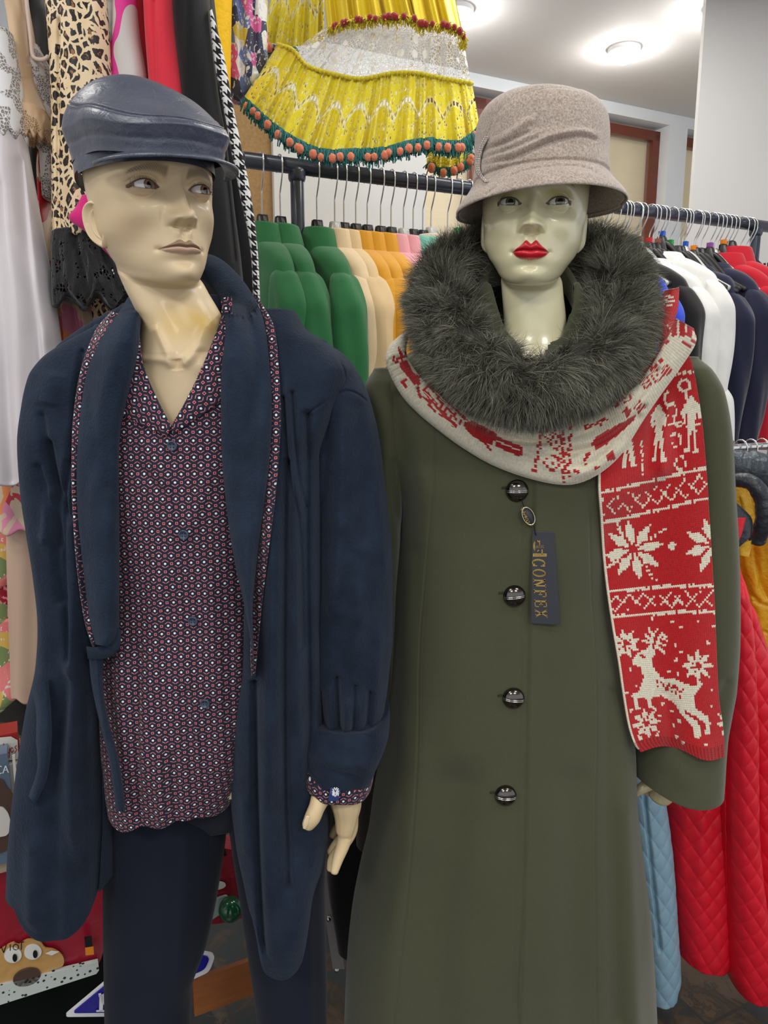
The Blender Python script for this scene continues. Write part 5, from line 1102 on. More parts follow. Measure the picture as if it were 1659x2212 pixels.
Fc = [('s', [(1150, 2420), (1120, 2212), (1128, 2000), (1134, 1800), (1138, 1600), (1142, 1400), (1149, 1200), (1153, 1020)], 90, .0042, 1), ('g', [(1155, 1020), (1151, 1200), (1144, 1400), (1140, 1600), (1136, 1800), (1130, 2000), (1122, 2212), (1110, 2420)], 2.5, .0022),
 ('g', [(1133, 1050), (1130, 1200), (1126, 1400), (1121, 1600), (1117, 1800), (1112, 2000), (1106, 2212)], 1.8, .0009),
 ('g', [(933, 800), (943, 900), (940, 1000), (930, 1100), (914, 1300), (906, 1400), (902, 1600), (890, 1800), (872, 2000), (850, 2212)], 2.4, .0017), ('g', [(945, 905), (942, 1000), (935, 1100), (920, 1300), (913, 1400), (909, 1600)], 1.5, .0006),
 ('g', [(1272, 1060), (1278, 1300), (1286, 1400), (1290, 1600), (1286, 1800), (1290, 2212)], 2.4, .0017), ('g', [(1281, 1400), (1283, 1600), (1279, 1800), (1283, 2212)], 1.5, .0006),
 ('r', [(900, 1500), (870, 1800), (830, 2100), (800, 2400)], 45, .020), ('g', [(985, 1700), (960, 1950), (945, 2300)], 45, .012), ('r', [(1340, 1650), (1355, 1900), (1372, 2300)], 24, .014), ('g', [(1318, 1500), (1322, 1800), (1330, 2200)], 20, .008), ('g', [(1240, 1700), (1240, 2000), (1245, 2300)], 40, .008),
 ('r', [(1010, 1150), (1000, 1450), (990, 1700)], 60, .006), ('g', [(1010, 900), (985, 960), (960, 1010)], 40, .004), ('g', [(866, 860), (872, 1000), (890, 1180)], 22, .010), ('r', [(905, 1000), (900, 1200)], 30, .006)]
V, uv, X, Y = slab(Cb, 640, 520, 2.25, Fc, drape=(.0012, .018, .003), seed=20); CB = V; grid('coat_body', V, M_coat.m, coat, uv, keep=~(inpoly(X, Y, [(1080, 660), (1118, 735), (1148, 800), (1186, 740), (1225, 660)]) & (V[..., 1] < 1.13)))
# back of the collar band standing round the neck
a = np.linspace(0, 2*math.pi, 97); prof = [(0.150, .118, -.050), (.128, .105, -.020), (.098, .088, .010), (.078, .072, .040), (.066, .066, .058), (.060, .062, .052), (.062, .062, .02)]
cN = np.array([Vw[-60].mean(0)[0], Vw[-60].mean(0)[1]+.012, P(1140, 700, 1.08)[2]])
Vc = np.array([np.stack([cN[0]+rx*np.cos(a), cN[1]-ry*np.sin(a), cN[2]+dz-.085*smooth(.2, 1, np.sin(a))*(1 if dz > -.03 else .35)+.04*smooth(.1, -.8, np.sin(a))*(1 if dz > -.03 else 0)], 1) for rx, ry, dz in prof])
Vc = crv(Vc, 40); XX, YY = proj(Vc)
grid('collar_stand', Vc, M_coat.m, coat, keep=~(inpoly(XX, YY, [(1068, 540), (1082, 670), (1114, 735), (1148, 800), (1190, 735), (1236, 670), (1244, 540)]) & (Vc[..., 1] < cN[1]-.01)))
SlL = [(800, 806, 858, 1.165, .05), (830, 790, 876, 1.165, .07), (880, 782, 880, 1.165, .078), (960, 786, 884, 1.165, .082), (1060, 800, 876, 1.165, .082), (1160, 812, 868, 1.165, .08), (1280, 826, 862, 1.165, .074), (1420, 832, 858, 1.165, .068), (1560, 828, 856, 1.165, .062), (1700, 815, 850, 1.165, .058)]
V, uv, X, Y = slab(SlL, 240, 160, 2.1, [('g', [(850, 1000), (856, 1100), (870, 1160)], 8, .006), ('r', [(830, 950), (836, 1150)], 12, .004)], drape=(.001, .04, .005), seed=3); grid('sleeve', V, M_coat.m, coat, uv)
SlR = [(775, 1440, 1496, 1.15, .05), (800, 1430, 1520, 1.15, .07), (850, 1440, 1541, 1.15, .08), (950, 1440, 1556, 1.15, .086), (1060, 1440, 1563, 1.15, .088), (1200, 1430, 1574, 1.15, .088), (1400, 1420, 1580, 1.145, .085), (1500, 1395, 1576, 1.14, .084), (1560, 1380, 1566, 1.135, .084), (1620, 1370, 1556, 1.13, .084), (1700, 1366, 1551, 1.125, .084), (1740, 1366, 1549, 1.12, .082)]
def wcf(V, X, Y): V = V.copy(); V[..., 2] -= (.022*smooth(1370, 1540, X)-.020)*smooth(1560, 1735, Y); return V
V, uv, X, Y = slab(SlR, 380, 260, 2.3, [('r', [(1440, 1650), (1500, 1700)], 30, .003), ('g', [(1570, 1480), (1540, 1560), (1500, 1600)], 14, .006)], drape=(.0014, .03, .005), seed=8, warp=wcf); grid('sleeve', V, M_coat.m, coat, uv)
# domed metal buttons with a bar across, and their buttonholes
M_gun = Mat('gunmetal', (96, 92, 88), .16, metal=1); M_gun.vary(60, .1); M_gun.bump(M_gun.noise(200, 2), .08, .0005)
M_silv = Mat('silver_bar', (225, 222, 218), .15, metal=1).m
M_bh = Mat('buttonhole_thread', (46, 50, 34), .9).m
for (bx, by), tl in zip(((1117, 1060), (1111, 1287), (1109, 1508), (1092, 1718)), (0.03, .13, -.08, -.02)):
    q = snap_to(P(bx, by, .9)[None], CB, .001)[0]; r = .0152; A = Acc(); t = np.linspace(0, 2*math.pi, 49)
    A.grid(np.array([[q+np.array([math.cos(a)*r*k, -h, math.sin(a)*r*k]) for a in t] for k, h in [(math.cos(f)*(1 if f else 1.0), .0015+.0088*math.sin(f)) for f in np.linspace(0, 1.57, 16)][::-1]+[(1.04, .001), (1.03, -.001)]]))
    b = A.obj('button', M_gun.m, coat)
    B = Acc(); c_, s_ = math.cos(tl), math.sin(tl)
    for dz in (-.0011, .0011):
        B.tube([q+np.array([u*r*c_, -(.0025+.0089*math.sqrt(max(1-u*u, 0))), u*r*s_+dz]) for u in np.linspace(-.98, .98, 17)], .00062, 8)
    B.obj('button_bar', M_silv, b)
    pts = crom([(bx-33, by-5), (bx-24, by-6), (bx-14, by-3), (bx-8, by-2)], 12); w3 = snap_to(P(pts[:, 0], pts[:, 1], .9), CB, .0006)
    A = Acc(); A.tube(w3, .0011, 8); A.tube(w3+[0, 0, .0014], .0007, 8); A.obj('buttonhole', M_bh, coat)
# hang tags
M_tag = Mat('charcoal_card', (52, 55, 62), .5).m; M_gold = Mat('gold_foil', (206, 170, 96), .28, metal=.85).m; M_rim = Mat('pale_gold_rim', (215, 205, 170), .25, metal=.8).m
tagz = snap_to(P(1180, 1250, .9)[None], CB, .006)[0][1]
dtag = thing('hang_tag', 'charcoal card hang tag with gold lettering hanging from the top coat button', 'tag', tuple(P(1150, 1100, tagz)))
def tp(x, y, off=0.): return P(x, y, tagz-off)
def plate(name, poly, off, th, m, parent, rnd=5):
    pts = np.array(poly, float); out = []
    for i in range(len(pts)):
        p, c, n = pts[i-1], pts[i], pts[(i+1) % len(pts)]; a = (p-c)/np.linalg.norm(p-c)*rnd; b = (n-c)/np.linalg.norm(n-c)*rnd
        out += [c+a*(1-t)**2+b*t**2 for t in np.linspace(0, 1, 5)]
    out = np.array(out); c = out.mean(0)
    def ringp(k, o): return np.array([tp(*(c+(q-c)*k), o) for q in np.vstack([out, out[:1]])])
    V = np.array([ringp(0, off), ringp(.99, off), ringp(1, off-.0002), ringp(1, off-th), ringp(0, off-th)])
    return grid(name, V, m, parent, smooth_=False)
plate('card', [(1150, 1148), (1197, 1149), (1210, 1350), (1147, 1347)], .0, .0012, M_tag, dtag)
def gstroke(A, pts, w, off, closed=False):
    pts = [np.array(p, float) for p in pts]
    for a, b in zip(pts[:-1], pts[1:]):
        d = b-a; L = np.hypot(*d)+1e-9; n = np.array([-d[1], d[0]])/L*w/2; e = d/L*w*.12
        f = [a-e+n, a-e-n, b+e-n, b+e+n]; A.add(np.array([tp(*q, off) for q in f]+[tp(*q, off-.0005) for q in f]), [[0, 1, 2, 3], [0, 4, 5, 1], [1, 5, 6, 2], [2, 6, 7, 3], [3, 7, 4, 0]])
def letter(ch):   # strokes in a unit box: x right 0..1, y up 0..1 ; (points, weight)
    T, S = .22, .11
    arc = lambda cx, cy, rx, ry, a0, a1, n=14: [(cx+rx*math.cos(math.radians(a0+(a1-a0)*i/n)), cy+ry*math.sin(math.radians(a0+(a1-a0)*i/n))) for i in range(n+1)]
    D = {'C': [(arc(.5, .5, .40, .46, 50, 310), T), ([(.88, .66), (.88, .98)], S), ([(.88, .02), (.88, .34)], S)],
         'O': [(arc(.5, .5, .40, .45, 0, 360, 24), T)],
         'N': [([(.16, .03), (.16, .97)], .16), ([(.16, .97), (.84, .03)], T), ([(.84, .03), (.84, .97)], .16), ([(0, .05), (.36, .05)], S), ([(0, .95), (.25, .95)], S), ([(.64, .95), (1, .95)], S)],
         'F': [([(.25, .03), (.25, .97)], T), ([(.05, .95), (.95, .95)], S), ([(.25, .52), (.68, .52)], S), ([(.92, .68), (.92, .96)], S), ([(.68, .38), (.68, .66)], S), ([(.03, .05), (.5, .05)], S)],
         'E': [([(.25, .03), (.25, .97)], T), ([(.05, .95), (.93, .95)], S), ([(.25, .52), (.68, .52)], S), ([(.91, .70), (.91, .96)], S), ([(.66, .38), (.66, .66)], S), ([(.05, .05), (.95, .05)], S), ([(.93, .05), (.93, .32)], S)],
         'X': [([(.12, .05), (.86, .95)], .16), ([(.12, .95), (.88, .05)], T), ([(0, .05), (.32, .05)], S), ([(.66, .05), (1, .05)], S), ([(0, .95), (.34, .95)], S), ([(.68, .95), (1, .95)], S)],
         'L': [([(.25, .03), (.25, .97)], T), ([(.05, .05), (.9, .05)], S), ([(.05, .95), (.5, .95)], S), ([(.88, .05), (.88, .35)], S)],
         'A': [([(.1, .03), (.48, .97)], .13), ([(.48, .97), (.88, .03)], T), ([(.25, .35), (.7, .35)], S)],
         'S': [(arc(.5, .72, .32, .24, 20, 230, 10)+arc(.5, .27, .34, .25, 70, -160, 10), .17)],
         'I': [([(.5, .03), (.5, .97)], T), ([(.25, .05), (.75, .05)], S), ([(.25, .95), (.75, .95)], S)],
         'c': [(arc(.5, .5, .40, .46, 50, 310), .10), (arc(.5, .5, .30, .46, 90, 270), .10), ([(.86, .60), (.86, .98)], .07)],
         'Z': [([(.1, .95), (.9, .95), (.1, .05), (.9, .05)], .14)], 'T': [([(.5, 0), (.5, 1)], T), ([(.1, .95), (.9, .95)], S)], 'R': [([(.2, 0), (.2, 1)], T), (arc(.4, .74, .35, .24, 90, -90), .14), ([(.45, .5), (.9, 0)], T)], 'P': [([(.25, 0), (.25, 1)], T), (arc(.45, .72, .38, .26, 90, -90), .16)], 'M': [([(.1, 0), (.1, 1), (.5, .3), (.9, 1), (.9, 0)], .15)]}
    return D[ch]
def text_strokes(A, s, origin, ex, ey, off, step, wk=1.0):
    """origin pixel of the first letter's foot; ex, ey: pixel vectors of letter width and height"""
    o = np.array(origin, float); ex = np.array(ex, float); ey = np.array(ey, float); st = np.array(step, float)
    for ch in s:
        if ch != ' ':
            for pts, w in letter(ch): gstroke(A, [o+ex*x+ey*y for x, y in pts], w*min(np.hypot(*ex), np.hypot(*ey))*1.15*wk, off)
        o = o+st
A = Acc(); text_strokes(A, 'CONFEX', (1149, 1207), (2.0, 17), (27, 1.0), .0004, (1.1, 21.8), .85); A.obj('lettering', M_gold, dtag, smooth_=False)
A = Acc(); text_strokes(A, 'c', (1151, 1192), (17, 0), (0, -25), .0004, (0, 0)); text_strokes(A, 'LASSIC', (1155, 1184), (3.0, 0), (0, -6), .0007, (3.4, 0), .9)
gstroke(A, [(1152, 1199), (1180, 1199)], 6.5, .0004); gstroke(A, [(1171, 1187), (1171, 1197)], 2.2, .0004); A.obj('emblem', M_gold, dtag, smooth_=False)
A = Acc(); 
for i in range(8): gstroke(A, [(1154+i*3.2, 1197.5), (1156+i*3.2, 1200.5)], 1.0, .0011)
A.obj('fine_print', M_tag, dtag, smooth_=False)
# oval charm
A = Acc(); B = Acc(); t = np.linspace(0, 2*math.pi, 49); cx0, cy0 = 1141.5, 1115; ra, rb, an = 22, 13.2, math.radians(65)
ell = lambda k, o: np.array([tp(cx0+k*(ra*math.cos(a)*math.cos(an)-rb*math.sin(a)*math.sin(an)), cy0+k*(ra*math.cos(a)*math.sin(an)+rb*math.sin(a)*math.cos(an)), o) for a in t])
A.grid(np.array([ell(0, .001), ell(.86, .001), ell(.86, -.001), ell(0, -.001)])); B.grid(np.array([ell(.84, .0015), ell(.9, .0028), ell(.98, .0022), ell(1.0, 0), ell(.98, -.002), ell(.84, -.001)]))
ov = A.obj('oval_charm', M_tag, dtag); B.obj('charm_rim', M_rim, ov)
A = Acc(); text_strokes(A, 'CONFEX', (1142, 1130.5), (2.5, -4.6), (-5.8, -2.6), .0018, (-2.3, -5.3), .8)
q_ = A.obj('charm_lettering', M_gold, ov, smooth_=False)
A = Acc(); w = np.array([snap_to(P(1128, 1083, .9)[None], CB, .002)[0], tp(1131, 1094, .001)]); A.tube(w, .0006, 6, 6); A.obj('cord', M_dark, dtag); A = Acc(); A.tube([tp(1153, 1136, .001), tp(1156, 1150, .002), tp(1158, 1156, .0015)], .0008, 6, 10); A.obj('cord', M_dark, dtag)
# ================================================================ FUR COLLAR
M_furb = Mat('fur_base', (44, 44, 38), .95).m
M_fur = Mat('fox_fur', (80, 80, 70), .6, spec=.35); M_fur.color(M_fur.attr()); M_fur = M_fur.m
fp = [(1225, 545, 1.20, 44), (1290, 552, 1.19, 54), (1328, 605, 1.13, 60), (1336, 680, 1.06, 63), (1304, 758, 1.0, 64), (1238, 812, .96, 64), (1155, 835, .945, 64), (1072, 815, .95, 64), (1000, 762, .99, 64), (965, 690, 1.05, 62), (962, 615, 1.11, 58), (1000, 560, 1.17, 50), (1060, 545, 1.20, 42)]
q = np.array([list(P(a, b, Y))+[r*Y/(CP+(CY-b)/F*SP)/F] for a, b, Y, r in fp]); q = crom(q, 200)
base = tube_grid(q[:, :3], q[:, 3]*.86, 60, True, up=[0, 1, 0])
fur = grid('fur_collar', base, M_furb, coat)
nb = base[5:-5]; rs = np.random.RandomState(11); NS = 150000
ctr = q[:, :3]; nrr, ncc = nb.shape[:2]
gi = rs.rand(NS)*(nrr-1.01); gj = rs.rand(NS)*(ncc-1.01); i0 = gi.astype(int); j0 = gj.astype(int); fi = (gi-i0)[:, None]; fj = (gj-j0)[:, None]
root = (nb[i0, j0]*(1-fi)+nb[i0+1, j0]*fi)*(1-fj)+(nb[i0, j0+1]*(1-fi)+nb[i0+1, j0+1]*fi)*fj
ci = np.clip(i0, 0, len(ctr)-1); nrm = root-(ctr[ci]*(1-fi)+ctr[np.clip(ci+1, 0, len(ctr)-1)]*fi); nrm /= np.linalg.norm(nrm, axis=1)[:, None]
vis = (nrm[:, 1] < .45); root, nrm, i0, gi, gj = root[vis], nrm[vis], i0[vis], gi[vis], gj[vis]; NS = len(root)
tan = np.gradient(ctr, axis=0); tan /= np.linalg.norm(tan, axis=1)[:, None]; tg = tan[np.clip(i0, 0, len(ctr)-1)]
cm = ctr.mean(0); rad = root-cm; rad[:, 1] *= .2; rad /= np.linalg.norm(rad, axis=1)[:, None]+1e-9
cl = np.stack([vnoise(gi*.16, gj*.35, 1), vnoise(gi*.16+50, gj*.35, 2), vnoise(gi*.16, gj*.35+90, 3)], 1)   # clump directions
cl2 = np.stack([vnoise(gi*.5, gj*.9, 4), vnoise(gi*.5+50, gj*.9, 5), vnoise(gi*.5, gj*.9+90, 6)], 1)
sw = vnoise(gi*.045, gj*.06, 9)[:, None]
D = nrm*.46+rad*.34+np.array([0, -.06, -.25])+tg*sw*1.6+cl*1.5+cl2*1.1+rs.randn(NS, 3)*.16; D /= np.linalg.norm(D, axis=1)[:, None]
ln = (.022+.018*rs.rand(NS)**1.5)*(1+.35*cl2[:, 0]); G0 = np.array([0, 0, -1.0])
curl = (cl*1.6+rs.randn(NS, 3)*.45+G0*.6+rad*.3)
K = 6; P_ = [root-nrm*.002]
for k in range(1, K):
    d = D+curl*(k/K)**1.3*.75; d /= np.linalg.norm(d, axis=1)[:, None]; P_.append(P_[-1]+d*(ln/(K-1))[:, None])
P_ = np.stack(P_, 1); side = np.cross(D, rs.randn(NS, 3)*.5+[0, -1, 0]); side /= np.linalg.norm(side, axis=1)[:, None]
wd = np.array([.00032, .0003, .00026, .0002, .00013, .00003])[None, :, None]*(.7+.6*rs.rand(NS))[:, None, None]
Lf = P_-side[:, None]*wd; Rt = P_+side[:, None]*wd
VF = np.stack([Lf, Rt], 2).reshape(-1, 3); b0 = (np.arange(NS)*K*2)[:, None]+(np.arange(K-1)*2)[None]; b0 = b0.reshape(-1, 1)
QF = np.concatenate([b0, b0+1, b0+3, b0+2], 1)
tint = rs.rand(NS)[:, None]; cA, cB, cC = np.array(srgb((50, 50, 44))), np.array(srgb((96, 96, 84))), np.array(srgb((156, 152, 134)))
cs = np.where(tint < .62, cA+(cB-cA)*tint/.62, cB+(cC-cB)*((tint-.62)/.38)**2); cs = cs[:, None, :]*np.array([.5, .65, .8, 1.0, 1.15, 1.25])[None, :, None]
tag(mesh_np('fur_pile', VF, QF, M_fur, fur, col=np.repeat(cs, 2, 1).reshape(-1, 3), smooth_=False), kind='stuff')
# ================================================================ KNITTED SCARF: every stitch is a V of two faces, coloured by the knitting chart
M_knit = Mat('knit_yarn', (180, 40, 44), .92, sheen=.25, spec=.12); M_knit.color(M_knit.attr()); M_knit.vary(260, .10, detail=2)
u = M_knit.sep('UV'); uu = efr(u[0]*2.0); vv = efr(u[1]); M_knit.bump(esq(ecl(esin(uu*3.14159)))*(.45+.55*ecl(esin(vv*3.14159))), .75, .0016); M_knit.bump(M_knit.noise(1300, 2), .5, .0006)
RED, CREAM = (200, 28, 34), (246, 238, 214)
scarf = thing('knitted_scarf', 'red and cream knitted scarf with reindeer and snowflakes draped over the olive coat', 'scarf', tuple(P(1400, 1200, 1.0)))
def knit(name, V, chart_fn, base, rib=None, back=True, th=.004):
    """V: grid rows x (2*stitches+1), chart_fn(px, py)->bool for each stitch"""
    nr, nc = V.shape[:2]; d = np.gradient(V, axis=0); V = V.copy(); V[:, 1::2] -= d[:, 1::2]*.0; V[:, 0::2] -= d[:, 0::2]*0; V[:, 1::2] += d[:, 1::2]*.42
    c = (V[:-1, :-1]+V[1:, 1:])/2; cs = (V[:-1, 0:-1:2]+V[1:, 2::2])/2; px, py = proj(cs); on = chart_fn(px, py); on2 = np.repeat(on, 2, 1)
    a, b = np.array(srgb(base[0])), np.array(srgb(base[1])); col = np.where(on2[..., None], b, a)
    if rib is not None: col = rib(col, *proj(c))
    uv = np.stack(np.broadcast_arrays(np.arange(nc)[None, :]/2., np.arange(nr)[:, None]*1.0), -1)
    Q = gridq(nr, nc); B = V.copy(); B[..., 1] += th
    VV = np.concatenate([V.reshape(-1, 3), B.reshape(-1, 3)]); Q2 = Q[:, ::-1]+nr*nc
    i = np.arange(nr*nc).reshape(nr, nc); e = []
    for s in (i[:, 0], i[:, -1], i[0], i[-1]): e.append(np.stack([s[:-1], s[1:], s[1:]+nr*nc, s[:-1]+nr*nc], 1))
    ed = np.vstack(e); QQ = np.vstack([Q, Q2, ed]); cc = np.vstack([col.reshape(-1, 3), np.tile(b, (len(Q2), 1)), np.tile((a+b)/2, (len(ed), 1))])
    return mesh_np(name, VV, QQ, M_knit.m, scarf, uv=np.concatenate([uv.reshape(-1, 2)]*2), ccol=cc)
# ---- chart of the hanging end, drawn in photograph pixels
def seg(px, py, a, b, w):
    r, _, _ = pdist(px, py, [a, b]); return r < w
def star(px, py, cx, cy, r, rot=0, w=.36, gap=.12):
    x, y = px-cx, py-cy; a = np.arctan2(y, x)-rot; R = np.hypot(x, y); k = np.mod(a, math.pi/4)-math.pi/8; lx = R*np.cos(k); ly = np.abs(R*np.sin(k))
    return (lx > r*gap) & (lx < r) & (ly < r*w*.5*np.clip(np.minimum((lx-r*gap)/(r*.40), (r-lx)/(r*.42)), 0, 1))
def reindeer(px, py):
    m = inpoly(px, py, [(1366, 1424), (1376, 1412), (1392, 1402), (1408, 1398), (1414, 1404), (1414, 1414), (1406, 1420), (1412, 1440), (1420, 1452), (1430, 1464), (1452, 1464), (1474, 1474), (1498, 1482), (1504, 1478), (1510, 1468), (1520, 1478), (1508, 1490), (1500, 1504), (1500, 1524), (1512, 1536), (1528, 1546), (1534, 1560), (1536, 1586), (1522, 1588), (1524, 1564), (1506, 1548), (1488, 1540), (1476, 1532), (1480, 1540), (1504, 1556), (1512, 1570), (1514, 1592), (1500, 1594), (1498, 1572), (1482, 1556), (1470, 1540), (1456, 1518), (1428, 1502), (1404, 1508), (1410, 1524), (1422, 1532), (1418, 1536), (1400, 1526), (1396, 1508), (1376, 1506), (1378, 1524), (1388, 1530), (1374, 1532), (1364, 1500), (1380, 1492), (1386, 1478), (1390, 1462), (1384, 1442), (1376, 1438), (1368, 1434)])
    for a, b in (((1404, 1400), (1412, 1368)), ((1408, 1384), (1396, 1372)), ((1410, 1376), (1402, 1358)), ((1412, 1370), (1420, 1358)), ((1414, 1402), (1430, 1366)), ((1424, 1376), (1440, 1382)), ((1428, 1366), (1440, 1376)), ((1420, 1386), (1436, 1394)), ((1418, 1394), (1436, 1410)), ((1402, 1386), (1390, 1384))): m |= seg(px, py, a, b, 2.6)
    m &= ~seg(px, py, (1386, 1416), (1390, 1418), 3)
    for x, y in ((1420, 1472), (1428, 1474), (1422, 1482), (1434, 1480), (1444, 1478), (1440, 1488), (1450, 1486), (1456, 1482), (1452, 1494), (1460, 1496), (1470, 1492), (1462, 1486), (1468, 1504), (1476, 1490)): m &= ~((np.abs(px-x) < 2.9) & (np.abs(py-y) < 3))
    return m
def zig(px, py, yc, h):      # the two framed diamond bands
    d = py-yc
    m = (np.abs(np.abs(d)-h) < 3.8) & (np.mod(px, 11) < 8) | (np.abs(np.abs(d)-h) < 1.8)
    ph = np.mod(px-1300, 30)/30; tri = np.abs(ph*2-1)
    m |= (np.abs(np.abs(d)-(h*.62)*tri) < 2.9) & (np.mod(px+py, 9) < 6.4)
    return m
def tail_chart(px, py):
    lean = (px-1420)*.16
    m = zig(px, py+lean*1.5, 1068, 33) | zig(px, py+np.clip(lean*.5, -14, 3)-0*px, 1296, 28)
    m |= star(px, py, 1369, 1187, 68, .30-.12, .30, .10); m |= star(px, py, 1540, 1176, 66, .0+.05, .30, .10)
    for k in range(4):
        an = .18+k*math.pi/2+math.pi/4
        for s in (-1, 1): m |= seg(px, py, (1369+34*math.cos(an)+3*s, 1187+34*math.sin(an)), (1369+80*math.cos(an)+3*s, 1187+80*math.sin(an)), 1.7) & (np.mod(px+py*1.7, 9) < 6)
    m |= star(px, py, 1451, 1178, 9, 0, 1.2, 0) | star(px, py, 1323, 1207, 7, 0, 1.2, 0)
    m |= star(px, py, 1507, 1437, 36, .39, .36, .12) | star(px, py, 1396, 1562, 34, .2, .36, .12) | star(px, py, 1352, 1390, 33, .1, .36, .12) | star(px, py, 1578, 1560, 33, .2, .36, .12)
    m |= reindeer(px, py)
    for x, y in ((1408, 1336), (1451, 1343), (1508, 1342), (1472, 1354), (1459, 1394), (1530, 1388), (1471, 1408), (1461, 1425), (1362, 1446), (1445, 1449), (1464, 1454), (1375, 1481), (1355, 1495), (1538, 1491), (1537, 1525), (1431, 1521), (1451, 1536), (1466, 1557), (1455, 1565), (1425, 1545), (1420, 1586), (1476, 1603), (1525, 1607), (1383, 1594), (1363, 1534), (1461, 1590), (1541, 1352)): m |= (np.abs(px-x) < 3.4) & (np.abs(py-y) < 3.4)
    # nutcracker figures and garlands
    def fig(cx, cy, s, wide):
        q = inpoly((px-cx)/s, (py-cy)/s, [(-4, -60), (4, -60), (8, -50), (wide, -38), (wide+2, -10), (wide-5, -8), (9, -30), (9, 10), (11, 20), (12, 60), (18, 66), (18, 72), (4, 72), (2, 22), (-2, 22), (-4, 72), (-18, 72), (-18, 66), (-11, 60), (-10, 20), (-9, 10), (-9, -30), (-wide+5, -8), (-wide-2, -10), (-wide, -38), (-8, -50)]); return q
    m |= fig(1423, 930, .92, 17) | fig(1494, 910, .92, 20)
    m |= inpoly(px, py, [(1346, 960), (1366, 952), (1372, 1000), (1378, 1006), (1362, 1008), (1357, 968), (1354, 968), (1355, 1008), (1342, 1010), (1346, 1003)])
    R = np.hypot(px-1478, (py-832)); m |= (R > 9) & (R < 15); m |= seg(px, py, (1480, 845), (1484, 862), 2.6)
    for cx, cy in ((1460, 950), (1468, 905), (1470, 1000), (1446, 860), (1452, 885)):
        R = np.hypot((px-cx), (py-cy)*.75); m |= (R > 8.5) & (R < 13) & (np.mod(px+2*py, 9) < 6.5)
    m |= seg(px, py, (1386, 950), (1389, 1025), 2.2) & (np.mod(py, 10) < 7)
    m |= (np.abs(py+lean*.8-812) < 3.5) & (np.mod(px, 11) < 8) & (px > 1450)
    m |= seg(px, py, (1484, 920), (1514, 916), 2.2) | seg(px, py, (1444, 918), (1470, 910), 2.4) | seg(px, py, (1508, 800), (1516, 860), 1.5)
    m |= (px < TLx(py)+4)
    return m
tailL = [(1386, 800), (1350, 900), (1300, 985), (1293, 1040), (1298, 1120), (1303, 1200), (1312, 1280), (1324, 1360), (1336, 1430), (1346, 1500), (1358, 1570), (1372, 1612), (1384, 1626)]
tailR = [(1478, 740), (1496, 790), (1508, 850), (1518, 920), (1526, 1010), (1532, 1100), (1538, 1200), (1544, 1300), (1548, 1400), (1553, 1500), (1562, 1560), (1565, 1600), (1566, 1624)]
TL_ = crom(tailL, 198); TR_ = crom(tailR, 198); TLx = lambda y: np.interp(y, TL_[:, 1], TL_[:, 0])
ns = 50; s = np.linspace(0, 1, 2*ns+1); t = np.linspace(0, 1, 198)
px = TL_[:, None, 0]*(1-s)+TR_[:, None, 0]*s; py = TL_[:, None, 1]*(1-s)+TR_[:, None, 1]*s
w = smooth(.8, 1, t)[:, None]; py = py+w*(10*np.sin((s-.08)*2*math.pi*1.05+.3)*-1)[None]+w*14*smooth(.45, .9, s)[None]-w*4
mm = [CB.reshape(-1, 3), V.reshape(-1, 3)]
SRF = np.concatenate(mm)[:, None]
Dp = snap_to(P(px, py, .9), SRF, .006)[..., 1]; Dp = np.where(Dp > 3, 1.05, Dp); D0_ = Dp.copy()
for _ in range(60):
    Pd = np.pad(Dp, 2, mode='edge'); Dm = (Pd[:-4, 2:-2]+Pd[4:, 2:-2]+Pd[2:-2, :-4]+Pd[2:-2, 4:]+Dp)/5; Dp = np.minimum(Dm, D0_)
Dp = np.minimum(Dp, 1.045)-.006*np.sin(s*math.pi*2.2+1.0+t[:, None]*1.5)*(.3+.7*t[:, None])-.003*np.sin(t*9)[:, None]
Dp = Dp-fold_field(px, py, [('g', [(1420, 860), (1405, 930), (1400, 1010)], 10, .002), ('r', [(1445, 850), (1435, 950), (1430, 1040)], 14, .006), ('g', [(1440, 1500), (1450, 1560), (1450, 1640)], 16, .006)])
TV = P(px, py, Dp)
def rib(col, X, Y):
    k = (np.arange(col.shape[0]) > 190)[:, None]; st = (np.arange(col.shape[1])//2 % 2 == 0)[None, :]
    return np.where((k & st)[..., None], col*.55, col)
knit('scarf_end', TV, tail_chart, (RED, CREAM), rib)
